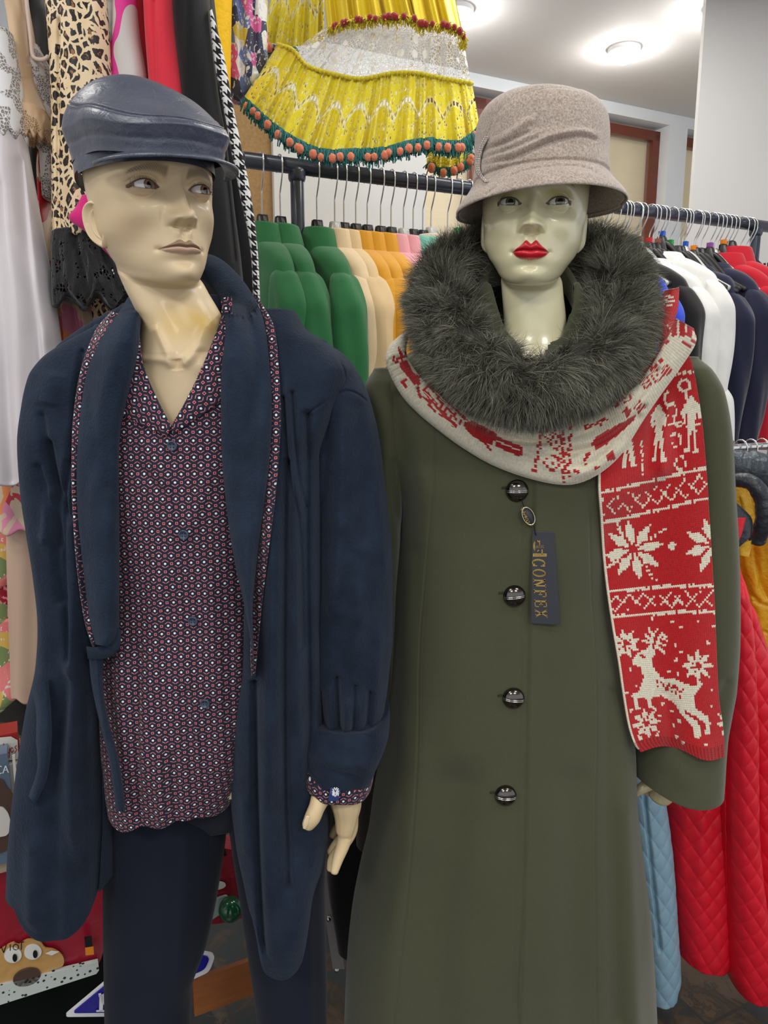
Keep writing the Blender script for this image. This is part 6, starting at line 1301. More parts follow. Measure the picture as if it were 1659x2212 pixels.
# ---- the swag across the chest (reverse colours)
def swag_chart(px, py):
    m = np.zeros(px.shape, bool)
    def blob(cx, cy, pts, rot=0, s=1):
        nonlocal m; c, sn = math.cos(rot), math.sin(rot); x, y = (px-cx)/s, (py-cy)/s; m |= inpoly(x*c+y*sn, -x*sn+y*c, pts)
    # deer at the left shoulder, gift and candle blocks, garland bands
    blob(882, 800, [(-28, -8), (-18, -14), (-6, -10), (10, -4), (26, -8), (36, 2), (34, 14), (18, 12), (2, 10), (-14, 8), (-24, 4)], .75)
    for a, b in (((868, 768), (862, 752)), ((866, 772), (852, 772)), ((874, 770), (880, 756)), ((902, 838), (906, 856)), ((896, 812), (888, 822)), ((876, 818), (866, 824)), ((850, 778), (860, 782))): m |= seg(px, py, a, b, 3)
    m |= inpoly(px, py, [(998, 914), (1020, 908), (1072, 936), (1064, 962), (1040, 955), (1012, 936)]) | inpoly(px, py, [(1072, 942), (1130, 966), (1124, 986), (1100, 978), (1066, 962)])
    for t_ in np.linspace(0, 1, 6): m |= seg(px, py, (1040, 944), (1056, 970), 3)
    m &= ~seg(px, py, (1072, 952), (1118, 972), 1.6)
    L = [(925, 850, 30), (940, 872, 30), (965, 895, 26), (985, 905, 26), (1180, 930, 30), (1200, 955, 30), (1192, 1000, 34), (1215, 985, 22), (1350, 860, 22), (1395, 828, 22), (1440, 800, 20), (1418, 812, 26), (1380, 880, 20)]
    for cx, cy, r in L:
        d = np.abs(px-cx)+np.abs(py-cy); m |= (np.abs(d-r*.55) < 3.4) & (np.mod(px*1.3+py, 10) < 7.5); m |= d < 4
    for a, b in (((918, 846), (980, 920)), ((932, 838), (1004, 905)), ((1152, 1020), (1176, 900)), ((1218, 1040), (1212, 910)), ((1226, 1030), (1232, 915)), ((1260, 925), (1310, 905)), ((1326, 880), (1344, 860)), ((1262, 1000), (1270, 980)), ((1406, 800), (1432, 775)), ((1470, 710), (1500, 740)), ((1480, 700), (1498, 716)), ((1474, 742), (1490, 750))): m |= seg(px, py, a, b, 4) & (np.mod(px-py, 12) < 8.5)
    m |= inpoly(px, py, [(1276, 962), (1290, 940), (1330, 920), (1376, 896), (1368, 910), (1340, 935), (1310, 960), (1290, 972)])
    m |= inpoly(px, py, [(1344, 892), (1352, 880), (1364, 888), (1356, 904)]) | inpoly(px, py, [(1308, 985), (1322, 975), (1330, 990), (1316, 1000)])
    m |= (py < 728) & (px > 1450) & (np.mod(px, 17) > 5)
    for x, y in ((1296, 918), (1288, 1012), (1244, 1018), (870, 826), (874, 832), (1392, 770), (1404, 790), (1420, 752), (1440, 740)): m |= (np.abs(px-x) < 4.5) & (np.abs(py-y) < 4)
    return m
lo = [(866, 722), (840, 748), (833, 778), (845, 815), (870, 858), (905, 895), (950, 932), (1000, 968), (1060, 1003), (1130, 1030), (1200, 1046), (1250, 1044), (1300, 1020), (1345, 978), (1390, 908), (1430, 850), (1470, 795), (1503, 742), (1500, 712)]
up = [(888, 712), (880, 738), (880, 770), (905, 810), (940, 845), (985, 880), (1035, 902), (1090, 915), (1150, 922), (1205, 915), (1255, 900), (1300, 882), (1340, 858), (1375, 830), (1405, 790), (1432, 745), (1450, 712), (1462, 690)]
nrw = 150; LO = crom(lo, nrw); UP = crom(up, nrw); ns = 34; s = np.linspace(0, 1, 2*ns+1); t = np.linspace(0, 1, nrw)
# rows run along the swag
px = LO[:, None, 0]*(1-s)+UP[:, None, 0]*s; py = LO[:, None, 1]*(1-s)+UP[:, None, 1]*s
S2 = np.concatenate([CB.reshape(-1, 3), base.reshape(-1, 3)])[:, None]
Dp = snap_to(P(px, py, .9), CB, .004)[..., 1]; Dp = np.where(Dp > 3, np.nan, Dp)
side_d = 1.08-.08*np.sin(np.clip(t, 0, 1)*math.pi)**.8-.06*smooth(.6, 1, t); Dp = np.where(np.isnan(Dp), side_d[:, None], Dp); Dt = snap_to(P(px, py, .9), TV, .010)[..., 1]; Dp = np.where(Dt < 3, np.minimum(Dp, Dt), Dp); Dp = np.minimum(Dp, (1.2-.20*smooth(.5, .75, t))[:, None]); D0_ = Dp.copy()
for _ in range(80):
    Pd = np.pad(Dp, 2, mode='edge'); Dp = np.minimum((Pd[:-4, 2:-2]+Pd[4:, 2:-2]+Pd[2:-2, :-4]+Pd[2:-2, 4:]+Dp)/5, D0_)
Dp = Dp-.024*np.sqrt(np.clip(1-np.abs(2*s-1)**2.4, 0, 1))[None]-.012*smooth(.55, .75, t)[:, None]
Fz = [('g', [(1040, 925), (1110, 950), (1180, 955)], 6, .012), ('r', [(1060, 915), (1130, 935), (1200, 935)], 8, .006), ('g', [(1180, 975), (1250, 975), (1320, 945), (1390, 880)], 6, .007), ('r', [(1200, 960), (1270, 955), (1330, 925), (1400, 850)], 9, .008), ('g', [(1230, 1010), (1280, 1000), (1330, 960), (1380, 900)], 6, .006), ('r', [(1230, 1030), (1290, 1010), (1350, 960)], 9, .006), ('g', [(1250, 940), (1310, 915), (1370, 870), (1420, 800)], 6, .005), ('r', [(1150, 985), (1200, 1010), (1250, 1012)], 10, .006), ('g', [(1130, 975), (1190, 995), (1240, 985)], 4, .006), ('g', [(905, 840), (960, 890), (1020, 920)], 5, .006)]
Dp = Dp-fold_field(px, py, Fz)
SW = P(px, py, Dp); knit('scarf_drape', SW, swag_chart, (CREAM, RED), th=.006)
# ---- the corner sticking up behind the shoulder
pk = [(1428, 770), (1418, 700), (1424, 655), (1436, 628)]; pk2 = [(1452, 760), (1452, 712), (1464, 670), (1468, 622)]
K1 = crom(pk, 34); K2 = crom(pk2, 34); s = np.linspace(0, 1, 21); px = K1[:, None, 0]*(1-s)+K2[:, None, 0]*s; py = K1[:, None, 1]*(1-s)+K2[:, None, 1]*s
knit('scarf_corner', P(px, py, 1.16-.012*np.sin(math.pi*s)[None]+0*px), lambda a, b: (np.hypot(a-1444, (b-650)*1.2) < 14) & (np.mod(b, 9) < 5), (RED, CREAM))
pk = [(1440, 702), (1462, 694), (1484, 702), (1500, 716)]; pk2 = [(1448, 730), (1466, 722), (1484, 730), (1498, 746)]
K1 = crom(pk, 26); K2 = crom(pk2, 26); s = np.linspace(0, 1, 15); px = K1[:, None, 0]*(1-s)+K2[:, None, 0]*s; py = K1[:, None, 1]*(1-s)+K2[:, None, 1]*s
knit('scarf_roll', P(px, py, 1.085-.02*np.sin(math.pi*s)[None]+0*px), lambda a, b: (np.mod(a+b, 14) < 4), (RED, CREAM))
# ================================================================ GARMENTS HANGING AT THE LEFT
def hang(name, label, cat, rows, mat, e=2.4, folds=(), drape=(.004, .05, .002), nr=220, nc=160, seed=0, warp=None, group='nightwear hanging at the left', parts=None, cap=True, keep=None, partname='fabric', puff=None):
    V, uv, X, Y = slab(rows, nr, nc, e, folds, drape, seed, cap=cap, warp=warp, puff=puff)
    c = V.mean((0, 1)); t = thing(name, label, cat, (c[0], c[1], float(V[..., 2].max())), 0, group)
    k = keep(X, Y, V) if keep else None
    grid(partname, V, mat, t, np.stack([V[..., 0], V[..., 2]], -1), keep=k); return t, V
def scallop(y0, amp, per, ph=0):
    def f(V, X, Y):
        V = V.copy(); k = smooth(y0-60, y0, Y); V[..., 2] -= k*(amp*np.sin(X*2*math.pi/per+ph)); return V
    return f
def satin(name, col, rough=.32, **k):
    m = Mat(name, col, rough, spec=.5, sheen=.15, **k); m.bump(m.noise(9, 2, .5, sc=(1, 1, .25)), .5, .01); return m
def lace(name, col, holes=300, thr=.34, base=None):
    m = Mat(name, col, .9, sheen=.2); f = m.voro(holes, 'DISTANCE_TO_EDGE'); g = m.noise(26, 2, .5); w = (f < .055+0*1) ; fl = g > .52
    m.alpha(emax(w*1.0, fl*.93)); m.bump(emax(f*-1+.3, fl*.4), .8, .002); return m.m
M_satw = satin('white_satin', (214, 208, 212)).m
M_lacew = Mat('white_lace', (232, 232, 234), .85); f_ = M_lacew.voro(190, 'DISTANCE_TO_EDGE'); g_ = M_lacew.noise(34, 2, .4); fl_ = g_ > .5; M_lacew.color(M_lacew.mix(emax((f_ < .10)*1.0, fl_), (150, 142, 136), (236, 236, 238))); M_lacew.bump(emax(f_*-1+.3, fl_*.5), 1, .003)
M_laceb = Mat('beige_lace', (196, 164, 128), .85); f_ = M_laceb.voro(330, 'DISTANCE_TO_EDGE'); g_ = M_laceb.noise(40, 2, .4); M_laceb.color(M_laceb.mix(emax((f_ < .12)*1.0, g_ > .5), (140, 112, 86), (206, 176, 142))); M_laceb.bump(g_, .8, .003)
M_beige = satin('beige_slip', (202, 172, 138), .5).m; M_blacks = satin('black_slip', (20, 20, 22), .4).m
M_laceg = Mat('grey_lace', (178, 172, 170), .85); f_ = M_laceg.voro(280, 'DISTANCE_TO_EDGE'); g_ = M_laceg.noise(40, 2, .4); M_laceg.color(M_laceg.mix(emax((f_ < .1)*1.0, g_ > .52), (108, 104, 106), (196, 190, 188)))
# leopard print
M_leo = Mat('leopard_satin', (222, 196, 150), .45, spec=.4)
wz = M_leo.nt.nodes.new('ShaderNodeTexNoise'); wz.inputs['Scale'].default_value = 55; M_leo.nt.links.new(M_leo.tc.outputs['Object'], wz.inputs['Vector'])
vm = M_leo.nt.nodes.new('ShaderNodeMix'); vm.data_type = 'VECTOR'; vm.inputs[0].default_value = .014; M_leo.nt.links.new(M_leo.tc.outputs['Object'], vm.inputs[4]); M_leo.nt.links.new(wz.outputs[1], vm.inputs[5])
mp = M_leo.nt.nodes.new('ShaderNodeMapping'); mp.inputs['Scale'].default_value = (1, .3, .66); M_leo.nt.links.new(vm.outputs[1], mp.inputs['Vector'])
d_ = M_leo.voro(92, 'F1', vec=mp.outputs[0]); e_ = M_leo.voro(92, 'DISTANCE_TO_EDGE', vec=mp.outputs[0]); n_ = M_leo.noise(150, 2)
spot = (e_ > .05+n_*.17); brown = (d_ < .22)*(n_ > .44)
c_ = M_leo.mix(M_leo.noise(30, 2), (240, 224, 194), (218, 184, 132)); c_ = M_leo.mix(spot, c_, (28, 24, 24)); c_ = M_leo.mix(brown, c_, (150, 96, 52)); M_leo.color(c_)
M_laceblk = Mat('black_lace', (24, 24, 27), .8, sheen=.3); g_ = M_laceblk.noise(90, 3, .6, sc=(1, 1, .5)); f_ = M_laceblk.voro(150, 'DISTANCE_TO_EDGE'); M_laceblk.bump(g_, 1, .005); M_laceblk.alpha(emax((g_ > .42)*1.0, (f_ < .12)*1.0))
# floral prints
def floral(name, base, cols, scale, rough=.5, leaf=.25, k=(1, .4, .6), thr=.30):
    m = Mat(name, base, rough); v = m.voro(scale, 'SMOOTH_F1' if 0 else 'F1', sc=k); cell = m.voro(scale, out=1, sc=k)
    n = m.noise(scale*1.6, 2, dist=1.5, sc=k); colr = m.ramp(m.voro(scale*.8, out=1, sc=k), [(i/len(cols), c) for i, c in enumerate(cols)], 'CONSTANT')
    m.color(m.mix((n > 1-thr-.17)*1.0, tuple(base), colr)); return m
M_flor = floral('floral_satin', (214, 190, 164), [(206, 40, 44), (236, 140, 80), (226, 140, 170), (196, 30, 50), (110, 26, 34)], 11, .38, thr=.36)
M_blouse = floral('pale_floral', (208, 202, 198), [(226, 60, 150), (208, 202, 198), (150, 148, 110), (208, 202, 198)], 4, .6, thr=.225)
M_blue = floral('blue_floral', (206, 206, 206), [(70, 94, 160), (226, 226, 224), (48, 56, 88), (206, 90, 150), (226, 226, 224), (204, 184, 80), (100, 120, 176), (226, 226, 224), (60, 60, 80), (216, 216, 214)], 62, .6, thr=.42)
M_hound = Mat('houndstooth_knit', (230, 230, 230), .9, sheen=.2); u = M_hound.sep('UV'); c = .017; a = u[0]/c; b = u[1]/c; fa, fb = efr(a), efr(b)
blk = emax((fa < .5)*(fb < .5), emax((fa < .5)*((efr((a+b)*2.0) < .5)*(fb > .5)), (fb < .5)*((efr((a+b)*2.0) < .5)*(fa > .5)))); M_hound.color(M_hound.mix(blk, (232, 232, 230), (22, 22, 24))); M_hound.bump(M_hound.noise(300, 2), .6, .002)
M_kblk = cloth('black_knit', (26, 26, 28), .9, .2, 260, .4, .0012).m
M_pinkred = cloth('coral_red_crepe', (222, 50, 68), .7, .3, 1200).m; M_dred = cloth('crimson_cloth', (156, 26, 40), .7).m; M_mag = cloth('magenta_cloth', (206, 30, 118), .7).m; M_nude = satin('nude_satin', (196, 166, 144), .42).m
M_yel = satin('yellow_cloth', (232, 206, 30), .55).m; M_ylace = Mat('yellow_lace', (240, 190, 20), .8); M_ylace.bump(M_ylace.noise(60, 3), .8, .004)
hang('black_slip', 'black slip strap and bodice behind the beige lace slip at the top left', 'nightwear', [(-60, 40, 130, 1.42, .02), (60, 50, 122, 1.42, .03), (200, 60, 126, 1.42, .03), (420, 70, 126, 1.42, .03)], M_blacks, seed=1)
t, V1 = hang('satin_nightgown', 'long white satin nightgown with white lace bodice at the left edge', 'nightwear', [(95, -90, 20, 1.30, .030), (180, -90, 36, 1.30, .045), (280, -90, 50, 1.30, .05), (420, -90, 74, 1.30, .055), (600, -90, 106, 1.29, .06), (800, -90, 132, 1.28, .062), (960, -90, 140, 1.27, .062), (1040, -90, 112, 1.27, .062)], M_satw, folds=[('g', [(40, 350), (62, 600), (90, 850)], 14, .010), ('r', [(20, 400), (34, 650), (50, 1000)], 18, .010), ('g', [(-10, 400), (8, 800), (20, 1030)], 14, .008), ('r', [(95, 700), (115, 950)], 12, .007)], seed=2, warp=scallop(1040, .006, 110, .6))
V, uv, X, Y = slab([(50, -90, 22, 1.298, .036), (120, -90, 34, 1.298, .046), (200, -90, 46, 1.298, .052), (262, -90, 52, 1.298, .056), (276, -90, 50, 1.298, .056)], 120, 100, 2.4, warp=scallop(270, .006, 26)); grid('lace_bodice', V, M_lacew.m, t)
t, _ = hang('beige_slip', 'beige slip with gathered cup and lace hem next to the white nightgown', 'nightwear', [(-60, 10, 46, 1.36, .03), (40, 28, 62, 1.36, .035), (150, 42, 76, 1.36, .04), (230, 44, 96, 1.35, .045), (286, 52, 104, 1.35, .045)], M_beige, folds=[('g', [(50, 40), (58, 130)], 7, .012), ('g', [(40, 168), (80, 166)], 2.5, .004)], seed=3, warp=scallop(290, .005, 20))
V, uv, X, Y = slab([(225, 42, 98, 1.345, .045), (262, 48, 108, 1.345, .047), (285, 54, 106, 1.345, .047)], 60, 80, 2.4, warp=scallop(285, .005, 17)); grid('lace_hem', V, M_laceb.m, t)
t, _ = hang('lace_camisole', 'pale grey-beige camisole edged with see-through lace beside the leopard gown', 'nightwear', [(96, 70, 84, 1.39, .015), (120, 70, 100, 1.39, .03), (140, 72, 112, 1.39, .035), (280, 90, 126, 1.39, .035), (420, 100, 122, 1.39, .035)], M_laceg.m, seed=4)
A = Acc(); A.tube(snap_to(P([50, 60, 66, 70, 80, 96, 104], [-60, 30, 80, 118, 128, 128, 122], 1.35), V*0+9, 0)*0+P([50, 60, 66, 70, 80, 96, 104], [-60, 30, 80, 118, 128, 128, 122], 1.35), .0035, 10, 40); A.obj('binding', satin('blush_binding', (216, 196, 184), .5).m, t)
hang('floral_nightgown', 'beige satin nightgown printed with large red and orange flowers', 'nightwear', [(250, 55, 120, 1.44, .05), (400, 62, 120, 1.44, .05), (600, 66, 190, 1.44, .06), (760, 80, 230, 1.44, .06), (900, 60, 200, 1.44, .06), (1050, 2, 180, 1.42, .06), (1148, 2, 150, 1.42, .06)], M_flor.m, folds=[('g', [(96, 300), (112, 500), (128, 740)], 7, .016), ('r', [(84, 300), (98, 550), (112, 740)], 9, .012), ('g', [(150, 650), (165, 740)], 6, .012), ('r', [(138, 650), (150, 740)], 7, .010), ('r', [(178, 660), (188, 740)], 7, .010)], seed=5, warp=scallop(1148, .006, 60))
t, _ = hang('leopard_nightgown', 'leopard print satin nightgown with wide black lace hem behind the flat cap', 'nightwear', [(-80, 98, 222, 1.34, .045), (60, 112, 232, 1.34, .05), (200, 118, 240, 1.34, .05), (350, 120, 256, 1.335, .055), (505, 121, 262, 1.33, .055)], M_leo.m, folds=[('g', [(124, 40), (122, 300), (124, 490)], 4, .008), ('r', [(190, 0), (180, 250), (170, 480)], 26, .008)], seed=6)
V, uv, X, Y = slab([(496, 120, 256, 1.33, .057), (560, 120, 280, 1.325, .06), (620, 121, 300, 1.32, .063), (642, 122, 306, 1.32, .063)], 200, 200, 2.4, [('g', [(160, 510), (190, 630)], 6, .006), ('r', [(180, 510), (225, 640)], 8, .006), ('g', [(210, 520), (260, 640)], 7, .006)], drape=(.003, .09, .02), seed=7, warp=scallop(642, .012, 62, 2.2)); grid('lace_hem', V, M_laceblk.m, t)
hang('leopard_nightgown', 'second leopard print piece showing only below the black lace hem', 'nightwear', [(600, 195, 330, 1.45, .05), (700, 200, 330, 1.45, .05), (860, 210, 330, 1.45, .05)], M_leo.m, seed=8)
hang('floral_blouse', 'pale grey blouse with a magenta stroke, between leopard and red garments', 'blouse', [(-80, 232, 290, 1.40, .04), (60, 232, 302, 1.40, .05), (160, 224, 318, 1.40, .05), (440, 176, 330, 1.40, .05)], M_blouse.m, folds=[('g', [(236, 0), (232, 160)], 6, .008)], seed=9)
hang('magenta_garment', 'bright magenta garment corner sticking out beside the man mannequin ear', 'garment', [(424, 176, 240, 1.25, .012), (444, 164, 262, 1.25, .014), (466, 149, 280, 1.25, .016), (500, 188, 300, 1.25, .016), (550, 236, 310, 1.25, .012)], M_mag, seed=10, e=2.2)
hang('crimson_garment', 'dark crimson garment edge left of the coral red one', 'garment', [(-80, 288, 318, 1.43, .03), (60, 296, 330, 1.43, .03), (300, 310, 350, 1.43, .03)], M_dred, seed=11, group='garments hanging above the cap')
hang('red_garment', 'coral red plain garment hanging above the flat cap', 'garment', [(-80, 312, 372, 1.40, .035), (60, 318, 384, 1.40, .04), (200, 326, 402, 1.40, .04), (400, 330, 420, 1.40, .04)], M_pinkred, folds=[('g', [(330, 0), (334, 190)], 4, .004)], seed=12, group='garments hanging above the cap')
hang('black_cardigan', 'long black knit cardigan hanging behind the man mannequin cheek', 'cardigan', [(-80, 372, 446, 1.42, .04), (60, 382, 458, 1.42, .05), (190, 395, 474, 1.42, .05), (300, 410, 492, 1.42, .05), (430, 420, 505, 1.41, .055), (560, 430, 520, 1.41, .055), (700, 430, 530, 1.41, .055), (860, 430, 530, 1.41, .055)], M_kblk, folds=[('g', [(470, 190), (490, 400), (506, 560)], 4, .008)], seed=13, group='garments hanging above the cap')
t, _ = hang('houndstooth_cardigan', 'black cardigan with a houndstooth check edge left of the green coats', 'cardigan', [(-60, 430, 456, 1.46, .03), (60, 440, 470, 1.46, .035), (200, 452, 496, 1.46, .04), (400, 470, 536, 1.46, .045), (560, 480, 556, 1.46, .045), (680, 480, 562, 1.46, .045), (860, 480, 562, 1.46, .045)], M_kblk, seed=14, group='garments hanging above the cap')
V = ribbon([(452, 20), (462, 130), (482, 230), (500, 330), (520, 430), (538, 520), (545, 600), (548, 760)], [(458, 20), (484, 120), (502, 220), (522, 320), (540, 410), (553, 500), (560, 600), (564, 760)], 1.405, nr=160, nc=24, thick=.012); grid('houndstooth_edge', V, M_hound.m, t, np.stack([V[..., 0], V[..., 2]], -1))
hang('nude_slip', 'plain nude satin slip hanging low beside the robe sleeve', 'nightwear', [(1120, 20, 116, 1.46, .04), (1200, 22, 118, 1.46, .05), (1350, 27, 118, 1.46, .055), (1500, 33, 104, 1.46, .055), (1512, 34, 100, 1.46, .055)], M_nude, folds=[('g', [(60, 1200), (62, 1500)], 20, .008)], seed=15, warp=scallop(1512, .006, 44))
M_apron = floral('apron_print', (226, 214, 200), [(176, 30, 56), (230, 130, 130), (120, 140, 90), (216, 180, 90), (160, 20, 40)], 42, .7, thr=.46)
M_apron2 = floral('rose_print', (222, 140, 150), [(150, 16, 36), (110, 130, 80), (150, 20, 40)], 46, .7, thr=.40)
hang('printed_apron', 'small folded floral print apron at the far left edge', 'apron', [(1150, -60, 22, 1.52, .03), (1250, -60, 26, 1.52, .035), (1268, -60, 20, 1.52, .035)], M_apron.m, seed=16, group='folded prints at the left edge')
hang('printed_apron', 'pink rose print apron at the left edge, below the floral one', 'apron', [(1255, -60, 28, 1.54, .03), (1360, -60, 30, 1.54, .03)], M_apron2.m, seed=17, group='folded prints at the left edge')
hang('printed_apron', 'cream print apron with dotted border at the left edge above the boxes', 'apron', [(1345, -60, 34, 1.53, .03), (1440, -60, 36, 1.53, .03), (1500, -60, 48, 1.53, .03), (1545, -60, 8, 1.53, .03)], M_apron.m, seed=18, group='folded prints at the left edge')
# ================================================================ DRESSES HIGH UP IN THE MIDDLE
GD = 'dresses hung high in the middle'
hang('yellow_lace_dress', 'plain amber-yellow lace dress between the black cardigan and the blue floral one', 'dress', [(-80, 440, 500, 1.70, .04), (100, 452, 496, 1.70, .045), (190, 466, 494, 1.70, .045), (230, 478, 492, 1.70, .03)], M_ylace.m, seed=19, group=GD)
hang('floral_dress', 'blue and white floral dress hanging in front of the chipboard', 'dress', [(-80, 488, 578, 1.78, .04), (80, 490, 578, 1.78, .045), (150, 494, 566, 1.78, .045), (206, 500, 520, 1.78, .03)], M_blue.m, seed=20, group=GD, folds=[('g', [(520, 0), (524, 190)], 6, .008), ('g', [(548, 0), (552, 150)], 6, .008)])
M_eyelet = Mat('yellow_eyelet', (232, 214, 40), .75, sheen=.2); u = M_eyelet.sep('UV')
f1 = M_eyelet.voro(78, 'F1', kind='UV', sc=(1.6, 1, 1)); f2 = M_eyelet.voro(78, 'F1', kind='UV'); hole = (f1 < .24); rim = (f1 < .36)
sc_ = u[1]-eabs(esin(u[0]*38.0))*.035; bnd = eabs(sc_-.045) < .005; seg_ = efr(u[0]*90.0) < .55; hole2 = bnd*seg_; rim2 = eabs(sc_-.045) < .008
M_eyelet.color(M_eyelet.mix(emax(rim*1.0, rim2), (232, 214, 38), (238, 228, 150))); M_eyelet.alpha(1-ecl(emax(hole*1.0, hole2))); M_eyelet.bump(f1, .6, .003)
M_wlace = Mat('white_net_lace', (236, 232, 224), .85, sheen=.2); f1 = M_wlace.voro(34, 'F1', rnd=.35); k5 = M_wlace.voro(150, 'DISTANCE_TO_EDGE'); fl = f1 < .30; net = k5 < .07
M_wlace.alpha(emax(fl*.96, net*.85)); M_wlace.bump(f1, .6, .002)
M_pomr = cloth('red_pompom', (170, 40, 36), .95, .5, 500, 1, .003).m; M_pomc = cloth('coral_pompom', (232, 132, 96), .95, .5, 400, .8, .003).m; M_teal = cloth('teal_fringe', (38, 128, 122), .95, .4, 500, 1, .003).m; M_ytrim = cloth('yellow_trim', (226, 206, 50), .9, .3, 300, 1, .003).m
def tier(top, bot, Y0, Y1, nf, amp, nr=90, nc=900, seed=0, ruf=0.0, thick=.05, wave=.0):
    """gathered cloth tier running all round the dress; top/bottom given as pixel curves of the front"""
    T_ = crom(top, nc); B_ = crom(bot, nc); s = np.linspace(0, 1, nc); t = np.linspace(0, 1, nr)[:, None]; r = np.random.RandomState(seed)
    ph = np.cumsum(1+.7*r.randn(nc).cumsum()/60*0+.4*np.sin(np.linspace(0, 30, nc)+seed)); ph = ph/ph[-1]*nf*2*math.pi
    px = T_[None, :, 0]*(1-t)+B_[None, :, 0]*t; py = T_[None, :, 1]*(1-t)+B_[None, :, 1]*t
    a = amp*(.35+.65*t)*(np.sin(ph)+.4*np.sin(ph*2.3+1))[None]+ruf*np.exp(-(t/.05)**2)*np.sin(ph*3.1)[None]
    body = np.sqrt(np.clip(1-np.abs(2*s-1)**2.5, 0, 1))[None]*thick
    D = Y0*(1-t)+Y1*t-body*(1+0*t)-a; py = py+wave*np.cos(ph)[None]*t
    Fv = P(px, py, D); Bk = P(px[:, ::-1], py[:, ::-1], (Y0*(1-t)+Y1*t+body*.8+a*.5)[:, ::-1])
    uv = np.stack([np.broadcast_to(s[None]*(T_[-1, 0]-T_[0, 0]+B_[-1, 0]-B_[0, 0])/2*.0013*1.3, D.shape), np.broadcast_to((1-t)*.13, D.shape)], -1)
    VV = np.concatenate([Fv, Bk], 1); UU = np.concatenate([uv, uv[:, ::-1]+[3.3, 0]], 1)
    return VV, UU, Fv
def pom(A, c, r, seed=0, n=18):
    a = np.linspace(0, 2*math.pi, n+1); b = np.linspace(0, math.pi, n//2+2); rs = np.random.RandomState(seed)
    k = 1+.10*np.sin(a*5+seed)[None, :]*np.sin(b*4+seed)[:, None]+.06*rs.randn(len(b), n+1); k[:, -1] = k[:, 0]; k[0] = 1; k[-1] = 1
    A.grid(c+np.stack([r*.92*np.sin(b)[:, None]*np.cos(a)*k, r*.92*np.sin(b)[:, None]*np.sin(a)*k, 1.08*r*np.cos(b)[:, None]*k+0*a], -1))
def fringe_piece(A, p, d, seed, n=14, ln=.020, w=.0009):
    rs = np.random.RandomState(seed)
    for i in range(n):
        q = p+d*rs.uniform(-.5, .5)+np.array([0, rs.uniform(-.006, .004), 0]); l = ln*rs.uniform(.7, 1.15); s_ = rs.randn(3)*.005
        A.tube([q, q+s_*.5+[0, -.003, -l*.5], q+s_+[0, 0, -l]], w, 5, 5, caps=False)
def pom_trim(parent, curve, Y, npom, r, col_m, seed=0, fr_m=None, nfr=26, fl=.018, sink=.010, poml=('pompom',)):
    C = crom(curve, 200); W3 = P(C[:, 0], C[:, 1], Y) if np.ndim(Y) == 0 else P(C[:, 0], C[:, 1], np.interp(np.linspace(0, 1, 200), np.linspace(0, 1, len(Y)), Y))
    if fr_m:
        for i in range(nfr):
            j = int((i+.5)/nfr*199); A = Acc(); d = W3[min(j+3, 199)]-W3[max(j-3, 0)]; d = d/np.linalg.norm(d)*(np.linalg.norm(W3[-1]-W3[0])/nfr*1.15); fringe_piece(A, W3[j], d, seed*50+i, 46, fl, .0013); A.obj('tassel', fr_m, parent)
    rs = np.random.RandomState(seed)
    for i in range(npom):
        j = int(np.clip((i+.5+.3*rs.randn())/npom, 0, 1)*199); A = Acc(); pom(A, W3[j]+np.array([0, -.012, -sink-r*.6*rs.rand()]), r*(.9+.25*rs.rand()), seed+i); A.obj('pompom', col_m, parent)
# dress hanging behind, at the left, with the same trims
td = thing('yellow_dress', 'yellow eyelet dress tail hanging behind the big one at its left', 'dress', tuple(P(620, 0, 1.92)), 0, GD)
V, U, _ = tier([(600, -70), (700, -70)], [(566, 88), (600, 96), (640, 100), (700, 88)], 1.92, 1.92, 4, .014, nc=300, thick=.03); grid('skirt', V, M_eyelet.m, td, U)
pom_trim(td, [(568, 92), (600, 100), (640, 104)], 1.88, 3, .0085, M_pomc, 5, M_teal, 6)
# the big tiered dress
dr = thing('tiered_dress', 'big yellow tiered dress with white lace band, eyelet flounce and coral pompoms', 'dress', tuple(P(800, 0, 1.82)), 0, GD)
V, U, _ = tier([(690, -110), (960, -110)], [(706, 62), (760, 46), (830, 36), (890, 36), (905, 50), (960, 52), (1000, 70)], 1.84, 1.82, 9, .016, nc=700, thick=.07, seed=2); grid('skirt', V, M_yel, dr, U)
V, U, LZ = tier([(706, 56), (760, 46), (830, 36), (890, 36), (905, 50), (960, 52), (1000, 66)], [(636, 108), (664, 150), (720, 166), (780, 170), (850, 160), (905, 160), (960, 168), (1016, 176)], 1.82, 1.80, 8, .010, nc=500, thick=.08, seed=3); grid('lace_tier', V, M_wlace.m, dr, U)
tp_ = [(600, 96), (632, 108), (664, 142), (720, 160), (780, 170), (850, 158), (900, 158), (950, 168), (1020, 180)]
bt_ = [(528, 208), (558, 236), (600, 272), (650, 304), (700, 322), (760, 322), (830, 318), (880, 305), (930, 298), (960, 304), (1000, 300), (1036, 270)]
V, U, _ = tier(tp_, bt_, 1.80, 1.76, 15, .013, nc=1100, nr=120, thick=.09, seed=4, ruf=.004); grid('flounce', V, M_eyelet.m, dr, U)
A = Acc(); q = crom(tp_, 160); A.tube(np.array([P(a, b, 1.80-.09*math.sqrt(max(0, 1-abs(2*i/159-1)**2.5))-.006-.004*math.sin(i*1.9)) for i, (a, b) in enumerate(q)]), .0045, 8); A.obj('ruffle_head', M_ytrim, dr)
th_ = lambda k: [1.80-k-.09*math.sqrt(max(0, 1-abs(2*i/40-1)**2.5)) for i in range(41)]
pom_trim(dr, [(710, 60), (760, 46), (830, 38), (890, 38), (905, 52), (960, 54), (996, 70), (1002, 100)], th_(.01), 24, .0060, M_pomr, 7, M_ytrim, 24, .008, 0.002)
